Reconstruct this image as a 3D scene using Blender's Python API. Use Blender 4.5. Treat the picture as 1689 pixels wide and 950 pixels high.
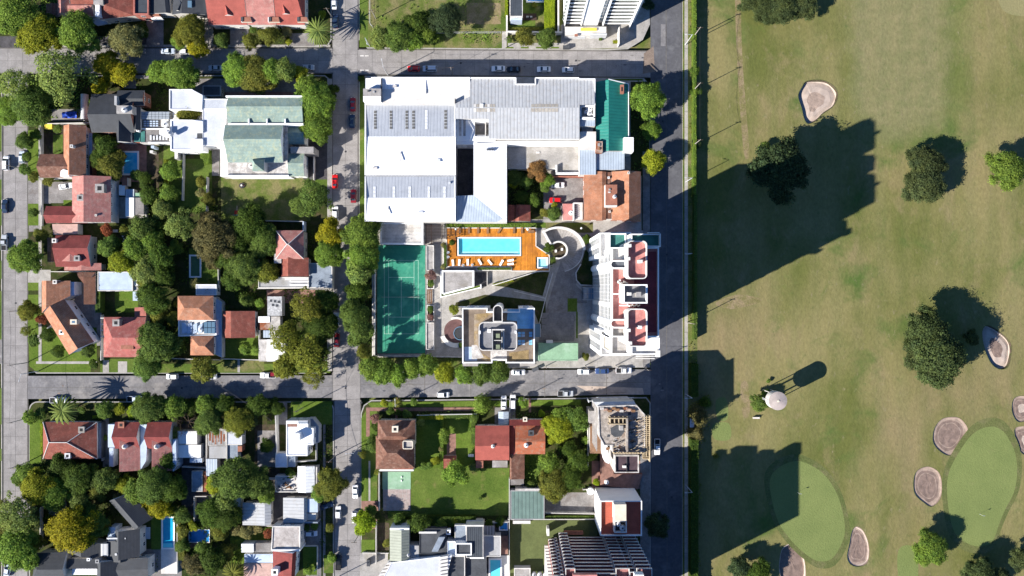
import bpy, bmesh, math, random
from mathutils import Vector, noise
from mathutils.geometry import tessellate_polygon
random.seed(7)
C = bpy.context.scene.collection
SC = bpy.context.scene
for o in list(bpy.data.objects): bpy.data.objects.remove(o)

# ---------------------------------------------------------------- camera, sky, sun, exposure
CH = 250.0          # drone height in metres
PX = 5.15           # photo pixels per metre on the ground
cam = bpy.data.cameras.new('camera'); co = bpy.data.objects.new('camera', cam); C.objects.link(co)
co.location = (0, 0, CH); co.rotation_euler = (0, 0, 0)
cam.sensor_width = 36; cam.lens = 36*CH/(1689/PX); cam.clip_end = 8000; cam.clip_start = 1
SC.camera = co
SUN_EL = math.radians(30); SUN_SLOPE = math.radians(27)      # shadows run east and a little north
w = bpy.data.worlds.new('World'); SC.world = w; w.use_nodes = True
nt = w.node_tree; nt.nodes.clear()
sky = nt.nodes.new('ShaderNodeTexSky'); sky.sky_type = 'NISHITA'; sky.sun_disc = False
sky.sun_elevation = SUN_EL; sky.sun_rotation = math.radians(180+63)
sky.air_density = 1.0; sky.dust_density = 0.0; sky.ozone_density = 10.0
bg = nt.nodes.new('ShaderNodeBackground'); bg.inputs[1].default_value = 0.0682
wo = nt.nodes.new('ShaderNodeOutputWorld')
nt.links.new(sky.outputs[0], bg.inputs[0]); nt.links.new(bg.outputs[0], wo.inputs[0])
sl = bpy.data.lights.new('sun', 'SUN'); sl.energy = 5.0; sl.angle = math.radians(0.5); sl.color = (1, .95, .86)
so = bpy.data.objects.new('sun', sl); C.objects.link(so); so.location = (-100, -50, 120)
sd = Vector((math.cos(SUN_EL)*math.cos(SUN_SLOPE), math.cos(SUN_EL)*math.sin(SUN_SLOPE), -math.sin(SUN_EL)))
so.rotation_euler = sd.to_track_quat('-Z', 'Y').to_euler()
SC.view_settings.view_transform = 'Standard'; SC.view_settings.look = 'None'
SC.view_settings.gamma = 1; SC.view_settings.exposure = 1.18

def P(px, py, h=0.0):
    """the place at height h that the drone photograph shows at pixel (px, py)"""
    f = (CH-h)/CH/PX
    return Vector(((px-844.5)*f, (475-py)*f, h))

# ---------------------------------------------------------------- materials
MATS = {}
def N(m, t, **k):
    n = m.node_tree.nodes.new(t)
    for a, b in k.items(): setattr(n, a, b)
    return n
def base_mat(name, rough=.85, spec=.2):
    m = bpy.data.materials.new(name); m.use_nodes = True
    b = m.node_tree.nodes['Principled BSDF']
    b.inputs['Roughness'].default_value = rough; b.inputs['Specular IOR Level'].default_value = spec
    MATS[name] = m
    return m, b, m.node_tree.links
def c4(c): return (c[0], c[1], c[2], 1)
def mixc(m, fac, a, b, blend='MIX'):
    n = N(m, 'ShaderNodeMix', data_type='RGBA', blend_type=blend)
    L = m.node_tree.links
    for i, v in ((0, fac), (6, a), (7, b)):
        if hasattr(v, 'links'): L.new(v, n.inputs[i])
        elif i == 0: n.inputs[0].default_value = v
        else: n.inputs[i].default_value = c4(v)
    return n.outputs[2]
def nz(m, scale, detail=4, lo=.35, hi=.65, vec=None, rough=.6, dist=0):
    L = m.node_tree.links
    t = N(m, 'ShaderNodeTexNoise'); t.inputs['Scale'].default_value = scale; t.inputs['Detail'].default_value = detail
    t.inputs['Roughness'].default_value = rough; t.inputs['Distortion'].default_value = dist
    if vec is None:
        g = N(m, 'ShaderNodeNewGeometry'); vec = g.outputs['Position']
    L.new(vec, t.inputs['Vector'])
    r = N(m, 'ShaderNodeMapRange'); r.inputs[1].default_value = lo; r.inputs[2].default_value = hi
    L.new(t.outputs[0], r.inputs[0])
    return r.outputs[0]
def bump(m, b, h, s=.4, d=.05):
    n = N(m, 'ShaderNodeBump'); n.inputs['Strength'].default_value = s; n.inputs['Distance'].default_value = d
    m.node_tree.links.new(h, n.inputs['Height']); m.node_tree.links.new(n.outputs[0], b.inputs['Normal'])
def plain(name, c, var=.25, scale=.8, rough=.85, stain=None, spec=.2, rnd=0):
    m, b, L = base_mat(name, rough, spec)
    dk = tuple(x*(1-var) for x in c); lt = tuple(min(1, x*(1+var*.6)) for x in c)
    o = mixc(m, nz(m, scale), dk, lt)
    o = mixc(m, nz(m, scale*9, 3), tuple(1-var*.5 for _ in c), (1, 1, 1), 'MULTIPLY') if 0 else o
    f = nz(m, scale*8, 5)
    o2 = N(m, 'ShaderNodeMix', data_type='RGBA', blend_type='MULTIPLY'); o2.inputs[0].default_value = var
    L.new(o, o2.inputs[6]); L.new(f, o2.inputs[7]); o = o2.outputs[2]
    if stain: o = mixc(m, nz(m, .25, 6, .52, .68), o, stain)
    if rnd:
        oi = N(m, 'ShaderNodeObjectInfo'); mr = N(m, 'ShaderNodeMapRange'); mr.inputs[3].default_value = 1-rnd; mr.inputs[4].default_value = 1+rnd*.5
        L.new(oi.outputs['Random'], mr.inputs[0])
        vm = N(m, 'ShaderNodeVectorMath', operation='SCALE'); L.new(o, vm.inputs[0]); L.new(mr.outputs[0], vm.inputs['Scale']); o = vm.outputs[0]
    L.new(o, b.inputs['Base Color'])
    bump(m, b, f, .3, .03)
    return m
def stripes(name, c, period, depth, dark=.75, var=.2, rough=.6, cross=0, spec=.3, along='v', weather=None, wfac=(.5, .7)):
    """ribbed metal or tile rows, laid by the roof's own UVs in metres (u along the eave, v up the slope)"""
    m, b, L = base_mat(name, rough, spec)
    uv = N(m, 'ShaderNodeUVMap'); sp = N(m, 'ShaderNodeSeparateXYZ'); L.new(uv.outputs[0], sp.inputs[0])
    def ridge(out, per):
        a = N(m, 'ShaderNodeMath', operation='MULTIPLY'); a.inputs[1].default_value = 2*math.pi/per; L.new(out, a.inputs[0])
        s = N(m, 'ShaderNodeMath', operation='SINE'); L.new(a.outputs[0], s.inputs[0])
        r = N(m, 'ShaderNodeMapRange'); r.inputs[1].default_value = -1; r.inputs[2].default_value = -.2; L.new(s.outputs[0], r.inputs[0])
        return r.outputs[0]
    s1 = ridge(sp.outputs[0 if along == 'v' else 1], period)
    col = mixc(m, nz(m, .5), tuple(x*(1-var) for x in c), tuple(min(1, x*(1+var*.7)) for x in c))
    col = mixc(m, nz(m, 3.0, 5, .3, .7), tuple(1-var*1.1 for _ in c), (1, 1, 1)) if 0 else col
    if weather: col = mixc(m, nz(m, .9, 7, *wfac), col, weather)
    col = mixc(m, nz(m, .35, 8, .52, .78, None, .7), col, tuple(x*.8 for x in c))
    g = N(m, 'ShaderNodeMix', data_type='RGBA', blend_type='MULTIPLY'); g.inputs[0].default_value = var*1.6
    L.new(col, g.inputs[6]); L.new(nz(m, 4.5, 5, .3, .7), g.inputs[7]); col = g.outputs[2]
    k = mixc(m, s1, (dark,)*3, (1, 1, 1)); q = N(m, 'ShaderNodeMix', data_type='RGBA', blend_type='MULTIPLY'); q.inputs[0].default_value = 1
    L.new(col, q.inputs[6]); L.new(k, q.inputs[7]); col = q.outputs[2]
    hgt = s1
    if cross:
        s2 = ridge(sp.outputs[1 if along == 'v' else 0], cross)
        k2 = mixc(m, s2, (dark*.9,)*3, (1, 1, 1)); q2 = N(m, 'ShaderNodeMix', data_type='RGBA', blend_type='MULTIPLY'); q2.inputs[0].default_value = 1
        L.new(col, q2.inputs[6]); L.new(k2, q2.inputs[7]); col = q2.outputs[2]
        mm = N(m, 'ShaderNodeMath', operation='MULTIPLY'); L.new(s1, mm.inputs[0]); L.new(s2, mm.inputs[1]); hgt = mm.outputs[0]
    L.new(col, b.inputs['Base Color']); bump(m, b, hgt, .6, depth)
    return m

def grassmat(name, a, b_, t, sc=.12, tan=(.45, .62)):
    m, b, L = base_mat(name, .95, .1)
    c = mixc(m, nz(m, sc, 5), a, b_); amp = .2 if name in ('putting_green', 'fairway') else .45
    c = mixc(m, nz(m, sc*2.3, 6, *tan), c, t)
    q = N(m, 'ShaderNodeMix', data_type='RGBA', blend_type='MULTIPLY'); q.inputs[0].default_value = amp
    f = nz(m, 2.5, 6, .25, .7); L.new(c, q.inputs[6]); L.new(f, q.inputs[7])
    L.new(q.outputs[2], b.inputs['Base Color']); bump(m, b, f, .5, .1)
    return m
grassmat('grass', (.075, .125, .020), (.125, .175, .034), (.17, .17, .055), .12, (.56, .72))
grassmat('grass_worn', (.078, .12, .022), (.14, .168, .04), (.20, .18, .08), .1, (.42, .62))
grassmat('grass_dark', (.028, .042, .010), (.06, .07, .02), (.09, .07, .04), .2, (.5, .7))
grassmat('grass_lush', (.088, .145, .018), (.13, .185, .032), (.17, .18, .045), .2, (.6, .8))
def golf():
    m, b, L = base_mat('golf_grass', .95, .1)
    g = N(m, 'ShaderNodeNewGeometry'); mp = N(m, 'ShaderNodeMapping'); mp.inputs['Scale'].default_value = (1, .55, 1)
    L.new(g.outputs['Position'], mp.inputs[0]); v = mp.outputs[0]
    c = mixc(m, nz(m, .035, 5, .40, .62, v), (.122, .134, .038), (.232, .204, .090))
    c = mixc(m, nz(m, .075, 6, .56, .72, v, dist=.4), c, (.25, .20, .105))
    c = mixc(m, nz(m, .05, 6, .55, .7, None, dist=.5), c, (.085, .130, .032))
    c = mixc(m, nz(m, .022, 5, .54, .72, v), c, (.25, .20, .105))
    sx = N(m, 'ShaderNodeSeparateXYZ'); L.new(g.outputs['Position'], sx.inputs[0]); jit = nz(m, .12, 5, .2, .8)
    def op(o, a, b=None):
        n = N(m, 'ShaderNodeMath', operation=o)
        for i, v in enumerate((a, b)):
            if v is None: continue
            if hasattr(v, 'links'): L.new(v, n.inputs[i])
            else: n.inputs[i].default_value = v
        return n.outputs[0]
    def band(x0, x1, y0, soft):
        cx, hw = (x0+x1)/2, (x1-x0)/2
        dx = op('SUBTRACT', hw, op('ABSOLUTE', op('SUBTRACT', sx.outputs[0], cx))); dy = op('SUBTRACT', sx.outputs[1], y0)
        rr = op('SUBTRACT', hw, op('POWER', op('ADD', op('POWER', op('SUBTRACT', sx.outputs[0], cx), 2.0), op('POWER', op('MINIMUM', op('SUBTRACT', sx.outputs[1], y0+hw), 0.0), 2.0)), .5))
        d = op('ADD', rr, op('MULTIPLY', jit, soft)); mr = N(m, 'ShaderNodeMapRange'); mr.inputs[1].default_value = 0; mr.inputs[2].default_value = soft; L.new(d, mr.inputs[0]); return mr.outputs[0]
    c = mixc(m, op('MULTIPLY', band(108, 146, 44, 4), .35), c, (.10, .145, .04)); c = mixc(m, op('MULTIPLY', band(109, 139, 48, 6), .8), c, mixc(m, nz(m, .25, 6, .4, .65), (.20, .19, .092), (.25, .218, .115)))
    st = N(m, 'ShaderNodeTexWave', wave_type='BANDS', bands_direction='X'); st.inputs['Scale'].default_value = .045; st.inputs['Distortion'].default_value = 2.5; st.inputs['Detail'].default_value = 3; st.inputs['Detail Scale'].default_value = .3; L.new(v, st.inputs['Vector'])
    sk = mixc(m, st.outputs['Fac'], (.95, .965, .95), (1.03, 1.015, 1.0)); sq = N(m, 'ShaderNodeMix', data_type='RGBA', blend_type='MULTIPLY'); sq.inputs[0].default_value = 1; L.new(c, sq.inputs[6]); L.new(sk, sq.inputs[7]); c = sq.outputs[2]
    c = mixc(m, nz(m, .55, 7, .60, .74, v, .7), c, (.25, .215, .125)); c = mixc(m, nz(m, .35, 7, .60, .76, None, .7), c, (.10, .13, .042))
    q = N(m, 'ShaderNodeMix', data_type='RGBA', blend_type='MULTIPLY'); q.inputs[0].default_value = .38
    f = nz(m, 1.3, 8, .25, .7, v, .75); L.new(c, q.inputs[6]); L.new(f, q.inputs[7])
    L.new(q.outputs[2], b.inputs['Base Color']); bump(m, b, f, .5, .12)
golf()
grassmat('fairway', (.215, .20, .095), (.25, .22, .11), (.20, .20, .085), .05, (.5, .7))
grassmat('putting_green', (.150, .185, .062), (.172, .205, .07), (.19, .205, .08), .12, (.6, .8))
grassmat('green_fringe', (.10, .125, .04), (.14, .15, .055), (.18, .17, .08), .1, (.5, .7))
grassmat('soil', (.06, .045, .032), (.11, .085, .06), (.06, .07, .025), .3, (.5, .7))
grassmat('bare_dirt', (.25, .195, .11), (.28, .22, .13), (.19, .17, .07), .15, (.42, .6))
plain('sand', (.33, .25, .205), .2, .7); plain('sand_dark', (.215, .155, .13), .22, .7); plain('sand_pale', (.44, .355, .30), .15, .7)
plain('concrete_road', (.28, .262, .257), .18, .35, .9, (.22, .207, .203), rnd=.1)
plain('joint', (.14, .13, .12), .2, 1); plain('asphalt', (.185, .178, .185), .2, .2, .9, (.245, .23, .225))
plain('asphalt_dark', (.10, .10, .112), .16, .15, .9, (.13, .13, .14)); plain('patch', (.22, .17, .14), .25, .5)
plain('pavement', (.36, .34, .32), .18, .4, .9, (.25, .23, .2)); plain('kerb', (.34, .325, .31), .15, .8)
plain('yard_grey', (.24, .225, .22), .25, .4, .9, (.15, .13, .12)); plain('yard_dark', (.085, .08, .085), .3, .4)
plain('brick_paving', (.27, .15, .12), .25, .8); plain('terracotta', (.33, .14, .095), .2, .8); plain('red_membrane', (.50, .20, .18), .2, .5, .8, (.46, .25, .22))
plain('maroon', (.12, .028, .03), .2, .6); plain('white', (.82, .82, .82), .05, .3, .7, (.72, .73, .75)); plain('off_white', (.62, .60, .575), .12, .4, .8, (.5, .46, .42))
plain('cream', (.62, .56, .46), .12, .5); plain('grey_wall', (.36, .36, .37), .15, .5, .85, (.26, .25, .24)); plain('dark_grey', (.07, .075, .085), .2, .5)
plain('concrete', (.34, .32, .31), .2, .4, .9, (.22, .2, .18)); plain('tan_roof', (.215, .17, .135), .25, .7, .9, (.15, .115, .085)); plain('gold_stain', (.28, .20, .10), .3, .6, .9, (.3, .25, .2))
plain('blue_roof', (.20, .45, .70), .15, .8, .7, (.28, .46, .62)); plain('pale_blue', (.42, .50, .62), .12, .5, .7); plain('yellow', (.75, .58, .08), .1, 1); plain('red_paint', (.55, .04, .03), .1, 1)
plain('blue_tarp', (.03, .09, .5), .2, 1, .5); plain('green_court', (.035, .225, .15), .12, .1, .8, (.075, .30, .20)); plain('green_roof', (.22, .36, .24), .12, .4, .8, (.28, .4, .3))
plain('court_line', (.28, .46, .38), .1, 1); plain('teal_wall', (.05, .18, .16), .2, .5); plain('wood', (.24, .13, .07), .3, 1); plain('wood_pale', (.45, .36, .24), .2, 1); plain('dark_wood', (.055, .035, .03), .2, 1)
plain('metal_dark', (.05, .05, .055), .2, 1, .5); plain('metal_pale', (.55, .56, .58), .15, 1, .5); plain('rust', (.28, .10, .05), .35, 1.2, .9, (.42, .35, .3)); plain('rubble', (.40, .35, .31), .4, 1.2, .9, (.2, .15, .12))
plain('brick_wall', (.30, .12, .085), .2, 1); plain('dirty_white', (.55, .52, .50), .3, .8, .85, (.25, .23, .21)); plain('moss_roof', (.20, .23, .15), .2, .5); plain('olive_court', (.105, .125, .045), .15, .3)
plain('deck', (.60, .225, .03), .2, .6, .5, (.42, .15, .03), rnd=.3); plain('bark', (.10, .07, .05), .3, 2); plain('bark_pale', (.36, .33, .30), .2, 2); plain('tyre', (.02, .02, .02), .1, 1); plain('black', (.02, .02, .022), .1, 1)
stripes('tile_red', (.36, .105, .075), .28, .08, .6, .25, .85, .36, weather=(.44, .2, .15), wfac=(.52, .75))
stripes('tile_pink', (.54, .225, .195), .30, .06, .68, .2, .85, .38, weather=(.55, .33, .28))
stripes('tile_orange', (.58, .255, .145), .28, .07, .62, .25, .85, .36, weather=(.56, .32, .22))
stripes('tile_brown', (.27, .125, .085), .28, .08, .6, .3, .85, .36, weather=(.40, .24, .18))
stripes('tile_maroon', (.30, .062, .055), .28, .08, .6, .2, .8, .36, weather=(.40, .14, .12), wfac=(.58, .8))
stripes('slate', (.052, .057, .068), .30, .03, .8, .15, .7, .40)
stripes('tile_mint', (.26, .35, .31), .45, .03, .82, .15, .7, .45, weather=(.36, .41, .30), wfac=(.5, .62))
stripes('white_metal', (.76, .77, .80), 1.0, .05, .93, .04, .45); stripes('shaded_white_metal', (.42, .44, .48), 1.0, .03, .93, .06, .5)
stripes('pale_metal', (.40, .41, .43), 1.05, .06, .84, .06, .5, weather=(.36, .35, .345)); stripes('blue_metal', (.38, .44, .52), .8, .05, .85, .08, .5)
stripes('dark_metal', (.05, .06, .075), .6, .04, .75, .15, .5); stripes('teal_metal', (.018, .19, .155), 1.0, .04, .85, .1, .5); stripes('moss_metal', (.13, .20, .18), 1.2, .05, .75, .12, .7)
stripes('sheet_dirty', (.42, .41, .41), .9, .05, .75, .3, .8, weather=(.2, .14, .11), wfac=(.55, .72)); stripes('olive_metal', (.30, .32, .26), .9, .05, .82, .1, .6)
stripes('planks', (.30, .17, .10), .18, .02, .7, .2, .8)
def carpaint():
    m, b, L = base_mat('car_paint', .28, .5)
    oi = N(m, 'ShaderNodeObjectInfo'); L.new(oi.outputs['Color'], b.inputs['Base Color'])
carpaint()
def glassy(name, c, rough=.08, spec=.7):
    m, b, L = base_mat(name, rough, spec); b.inputs['Base Color'].default_value = c4(c)
glassy('glass', (.03, .045, .06)); glassy('glass_blue', (.10, .17, .24)); glassy('lamp_lens', (.8, .8, .75), .3); glassy('tail_lens', (.4, .02, .02), .3)
def watermat(name, deep, pale):
    m, b, L = base_mat(name, .06, .5)
    L.new(mixc(m, nz(m, .5, 3), deep, pale), b.inputs['Base Color']); bump(m, b, nz(m, 2.2, 3), .25, .03)
watermat('pool_water', (.10, .60, .72), (.13, .66, .76)); watermat('pool_water_deep', (.005, .27, .50), (.015, .34, .56)); watermat('pool_green', (.03, .085, .015), (.045, .11, .02)); watermat('pool_blue', (.02, .22, .62), (.03, .27, .66))
watermat('pool_step', (.30, .72, .78), (.33, .75, .8))
def foliage():
    m, b, L = base_mat('foliage', .75, .15)
    oi = N(m, 'ShaderNodeObjectInfo'); f = nz(m, .45, 4, .3, .7); at = N(m, 'ShaderNodeAttribute', attribute_name='tone')
    dk = N(m, 'ShaderNodeVectorMath', operation='MULTIPLY'); dk.inputs[1].default_value = (.72, .80, .85); L.new(oi.outputs['Color'], dk.inputs[0])
    lt = N(m, 'ShaderNodeVectorMath', operation='MULTIPLY'); lt.inputs[1].default_value = (1.28, 1.18, .9); L.new(oi.outputs['Color'], lt.inputs[0])
    c = mixc(m, f, dk.outputs[0], lt.outputs[0])
    s = N(m, 'ShaderNodeVectorMath', operation='SCALE'); L.new(c, s.inputs[0]); L.new(at.outputs['Fac'], s.inputs['Scale'])
    L.new(s.outputs[0], b.inputs['Base Color'])
    tr = N(m, 'ShaderNodeBsdfTranslucent'); L.new(s.outputs[0], tr.inputs[0])
    mx = N(m, 'ShaderNodeMixShader'); mx.inputs[0].default_value = .5
    out = m.node_tree.nodes['Material Output']; L.new(b.outputs[0], mx.inputs[1]); L.new(tr.outputs[0], mx.inputs[2]); L.new(mx.outputs[0], out.inputs[0])
foliage()

# ---------------------------------------------------------------- mesh and object helpers
class MB:
    """collects faces for ONE mesh object"""
    def __init__(s): s.v = []; s.f = []; s.m = []; s.mats = []
    def mi(s, mat):
        if mat not in s.mats: s.mats.append(mat)
        return s.mats.index(mat)
    def poly(s, pts, mat):
        b = len(s.v); s.v += [tuple(p) for p in pts]; s.f.append(tuple(range(b, b+len(pts)))); s.m.append(s.mi(mat))
    def prism(s, pts, z0, z1, mat, top=None, bottom=False):
        """pts: xy points counter-clockwise or not; closed sides and a top"""
        a = sum(pts[i][0]*pts[(i+1) % len(pts)][1]-pts[(i+1) % len(pts)][0]*pts[i][1] for i in range(len(pts)))
        if a < 0: pts = pts[::-1]
        n = len(pts)
        for i in range(n):
            p, q = pts[i], pts[(i+1) % n]
            s.poly([(p[0], p[1], z0), (q[0], q[1], z0), (q[0], q[1], z1), (p[0], p[1], z1)], mat)
        s.poly([(p[0], p[1], z1) for p in pts], top or mat)
        if bottom: s.poly([(p[0], p[1], z0) for p in pts[::-1]], mat)
    def box(s, x0, y0, z0, x1, y1, z1, mat, top=None, bottom=True):
        s.prism([(x0, y0), (x1, y0), (x1, y1), (x0, y1)], z0, z1, mat, top, bottom)
    def cyl(s, c, r0, r1, z0, z1, mat, n=12, cap=None):
        A = [2*math.pi*i/n for i in range(n)]
        for i in range(n):
            a, b = A[i], A[(i+1) % n]
            s.poly([(c[0]+r0*math.cos(a), c[1]+r0*math.sin(a), z0), (c[0]+r0*math.cos(b), c[1]+r0*math.sin(b), z0),
                    (c[0]+r1*math.cos(b), c[1]+r1*math.sin(b), z1), (c[0]+r1*math.cos(a), c[1]+r1*math.sin(a), z1)], mat)
        if r1 > .02: s.poly([(c[0]+r1*math.cos(a), c[1]+r1*math.sin(a), z1) for a in A], cap or mat)
    def tube(s, p, q, r0, r1, mat, n=6):
        p, q = Vector(p), Vector(q); d = (q-p).normalized(); u = d.orthogonal().normalized(); v = d.cross(u)
        for i in range(n):
            a, b = 2*math.pi*i/n, 2*math.pi*(i+1)/n
            ea, eb = u*math.cos(a)+v*math.sin(a), u*math.cos(b)+v*math.sin(b)
            s.poly([p+ea*r0, p+eb*r0, q+eb*r1, q+ea*r1], mat)
        s.poly([q+(u*math.cos(2*math.pi*i/n)+v*math.sin(2*math.pi*i/n))*r1 for i in range(n)], mat)
    def mesh(s, name, smooth=False):
        me = bpy.data.meshes.new(name); me.from_pydata(s.v, [], s.f)
        for k in s.mats: me.materials.append(MATS[k])
        me.polygons.foreach_set('material_index', s.m)
        if smooth: me.polygons.foreach_set('use_smooth', [True]*len(s.f))
        uvl = me.uv_layers.new(name='UVMap'); me.update()
        uv = [0.0]*(2*len(me.loops)); Z = Vector((0, 0, 1))
        for p in me.polygons:
            n = p.normal
            if abs(n.z) > .999 or (n.x*n.x+n.y*n.y) < 1e-6: u, v = Vector((1, 0, 0)), Vector((0, 1, 0))
            else: u = Vector((-n.y, n.x, 0)).normalized(); v = n.cross(u)
            for li in p.loop_indices:
                co_ = me.vertices[me.loops[li].vertex_index].co
                uv[2*li] = co_.dot(u); uv[2*li+1] = co_.dot(v)
        uvl.data.foreach_set('uv', uv)
        return me
    def build(s, name, parent=None, org=None, smooth=False):
        o = bpy.data.objects.new(name, s.mesh(name, smooth)); C.objects.link(o)
        if org is not None: 
            o.data.transform(__import__('mathutils').Matrix.Translation(-Vector(org))); o.location = org
        if parent is not None:
            o.parent = parent; pw = WL[parent.name] if parent.name in WL else Vector((0, 0, 0))
            o.location = o.location - pw
            WL[o.name] = pw + o.location
        return o
WL = {}
def tag(o, label, cat, group=None, kind=None):
    if label: o['label'] = label
    if cat: o['category'] = cat
    if group: o['group'] = group
    if kind: o['kind'] = kind
    return o
def thing(name, label, cat, loc, group=None):
    o = bpy.data.objects.new(name, None); C.objects.link(o); o.location = loc; o.empty_display_size = .5
    WL[o.name] = Vector(loc)
    return tag(o, label, cat, group)
def struct(name, mb, label=None):
    o = mb.build(name); o['kind'] = 'structure'
    if label: o['label'] = label
    return o
def child(name, me, parent, loc=(0, 0, 0), rot=(0, 0, 0), scale=(1, 1, 1)):
    o = bpy.data.objects.new(name, me); C.objects.link(o); o.parent = parent; o.location = loc; o.rotation_euler = rot; o.scale = scale
    return o
def copy_tree(o, parent=None):
    c = o.copy(); C.objects.link(c); c.parent = parent
    for ch in list(o.children): copy_tree(ch, c)
    return c
def smooth(pts, n=5):
    out = []; k = len(pts)
    for i in range(k):
        a, b, c, d = [Vector(pts[(i+j) % k]) for j in (-1, 0, 1, 2)]
        for t in range(n):
            t /= n
            out.append(tuple(.5*((2*b)+(c-a)*t+(2*a-5*b+4*c-d)*t*t+(3*b-a-3*c+d)*t**3)))
    return out
def W(pts, h=0): return [tuple(P(x, y, h).xy) for x, y in pts]
def rect(x0, y0, x1, y1): return [(x0, y0), (x1, y0), (x1, y1), (x0, y1)]
def rrect(x0, y0, x1, y1, r, n=5):
    o = []
    for cx, cy, a0 in ((x1-r, y1-r, 0), (x0+r, y1-r, 90), (x0+r, y0+r, 180), (x1-r, y0+r, 270)):
        for i in range(n+1):
            a = math.radians(a0+90*i/n); o.append((cx+r*math.cos(a), cy+r*math.sin(a)))
    return o
def ccw(pts):
    a = sum(pts[i][0]*pts[(i+1) % len(pts)][1]-pts[(i+1) % len(pts)][0]*pts[i][1] for i in range(len(pts)))
    return pts if a > 0 else pts[::-1]
def sheet(name, pts, z, mat, holes=(), kind='structure', label=None):
    m = MB(); w_ = [Vector((x, y, z)) for x, y in ccw(W(pts))]
    if holes:
        loops = [w_]+[[Vector((x, y, z)) for x, y in ccw(W(h))] for h in holes]
        allv = [v for l in loops for v in l]; b = 0
        m.v = [tuple(v) for v in allv]
        for t in tessellate_polygon(loops):
            a, b_, c = [allv[i] for i in t]
            if (b_-a).cross(c-a).z < 0: t = (t[0], t[2], t[1])
            m.f.append(tuple(t)); m.m.append(m.mi(mat))
    else: m.poly(w_, mat)
    o = m.build(name); o['kind'] = kind
    if label: o['label'] = label
    return o
def slab(name, pts, z0, z1, mat, side=None, label=None, kind='structure'):
    m = MB(); m.prism(W(pts), z0, z1, side or mat, mat); o = m.build(name); o['kind'] = kind
    if label: o['label'] = label
    return o
def inset(pts, d):
    pts = ccw([tuple(p) for p in pts]); n = len(pts); out = []
    for i in range(n):
        a, b, c = Vector(pts[i-1]), Vector(pts[i]), Vector(pts[(i+1) % n])
        e1, e2 = (b-a).normalized(), (c-b).normalized()
        n1, n2 = Vector((-e1.y, e1.x)), Vector((-e2.y, e2.x)); k = 1+n1.dot(n2)
        q = b+(n1+n2)*(d/max(k, .3)); out.append((q.x, q.y))
    return out

# ---------------------------------------------------------------- window, shared
def window_mesh(w_, h_, fm='white', gm='glass'):
    key = ('win', w_, h_, fm, gm)
    if key in MC: return MC[key]
    m = MB(); t = .07
    m.box(-w_/2, -.03, 0, w_/2, .04, t, fm); m.box(-w_/2, -.03, h_-t, w_/2, .04, h_, fm)
    m.box(-w_/2, -.05, t, -w_/2+t, .04, h_-t, fm); m.box(w_/2-t, -.05, t, w_/2, .04, h_-t, fm)
    m.box(-w_/2+t, -.02, t, w_/2-t, .03, h_-t, gm)
    m.box(-.03, -.04, t, .03, -.02, h_-t, fm)
    MC[key] = m.mesh('window'); return MC[key]
MC = {}
def windows(root, a, b, zs, n, w_=1.3, h_=1.2, fm='white', gm='glass', m0=1.2, name='window'):
    """a row of windows on the wall from a to b (outside on the right-hand side), one row per z"""
    a, b = Vector((a[0], a[1])), Vector((b[0], b[1])); d = b-a; L_ = d.length
    if L_ < 2*m0+.3: return
    d.normalize(); ang = math.atan2(d.y, d.x); rl = WL[root.name]; nn = Vector((d.y, -d.x))
    for z in zs:
        for i in range(n):
            p = a+d*(m0+(L_-2*m0)*((i+.5)/n))+nn*.015
            child(name, window_mesh(w_, h_, fm, gm), root, (p.x-rl.x, p.y-rl.y, z-rl.z), (0, 0, ang))

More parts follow.
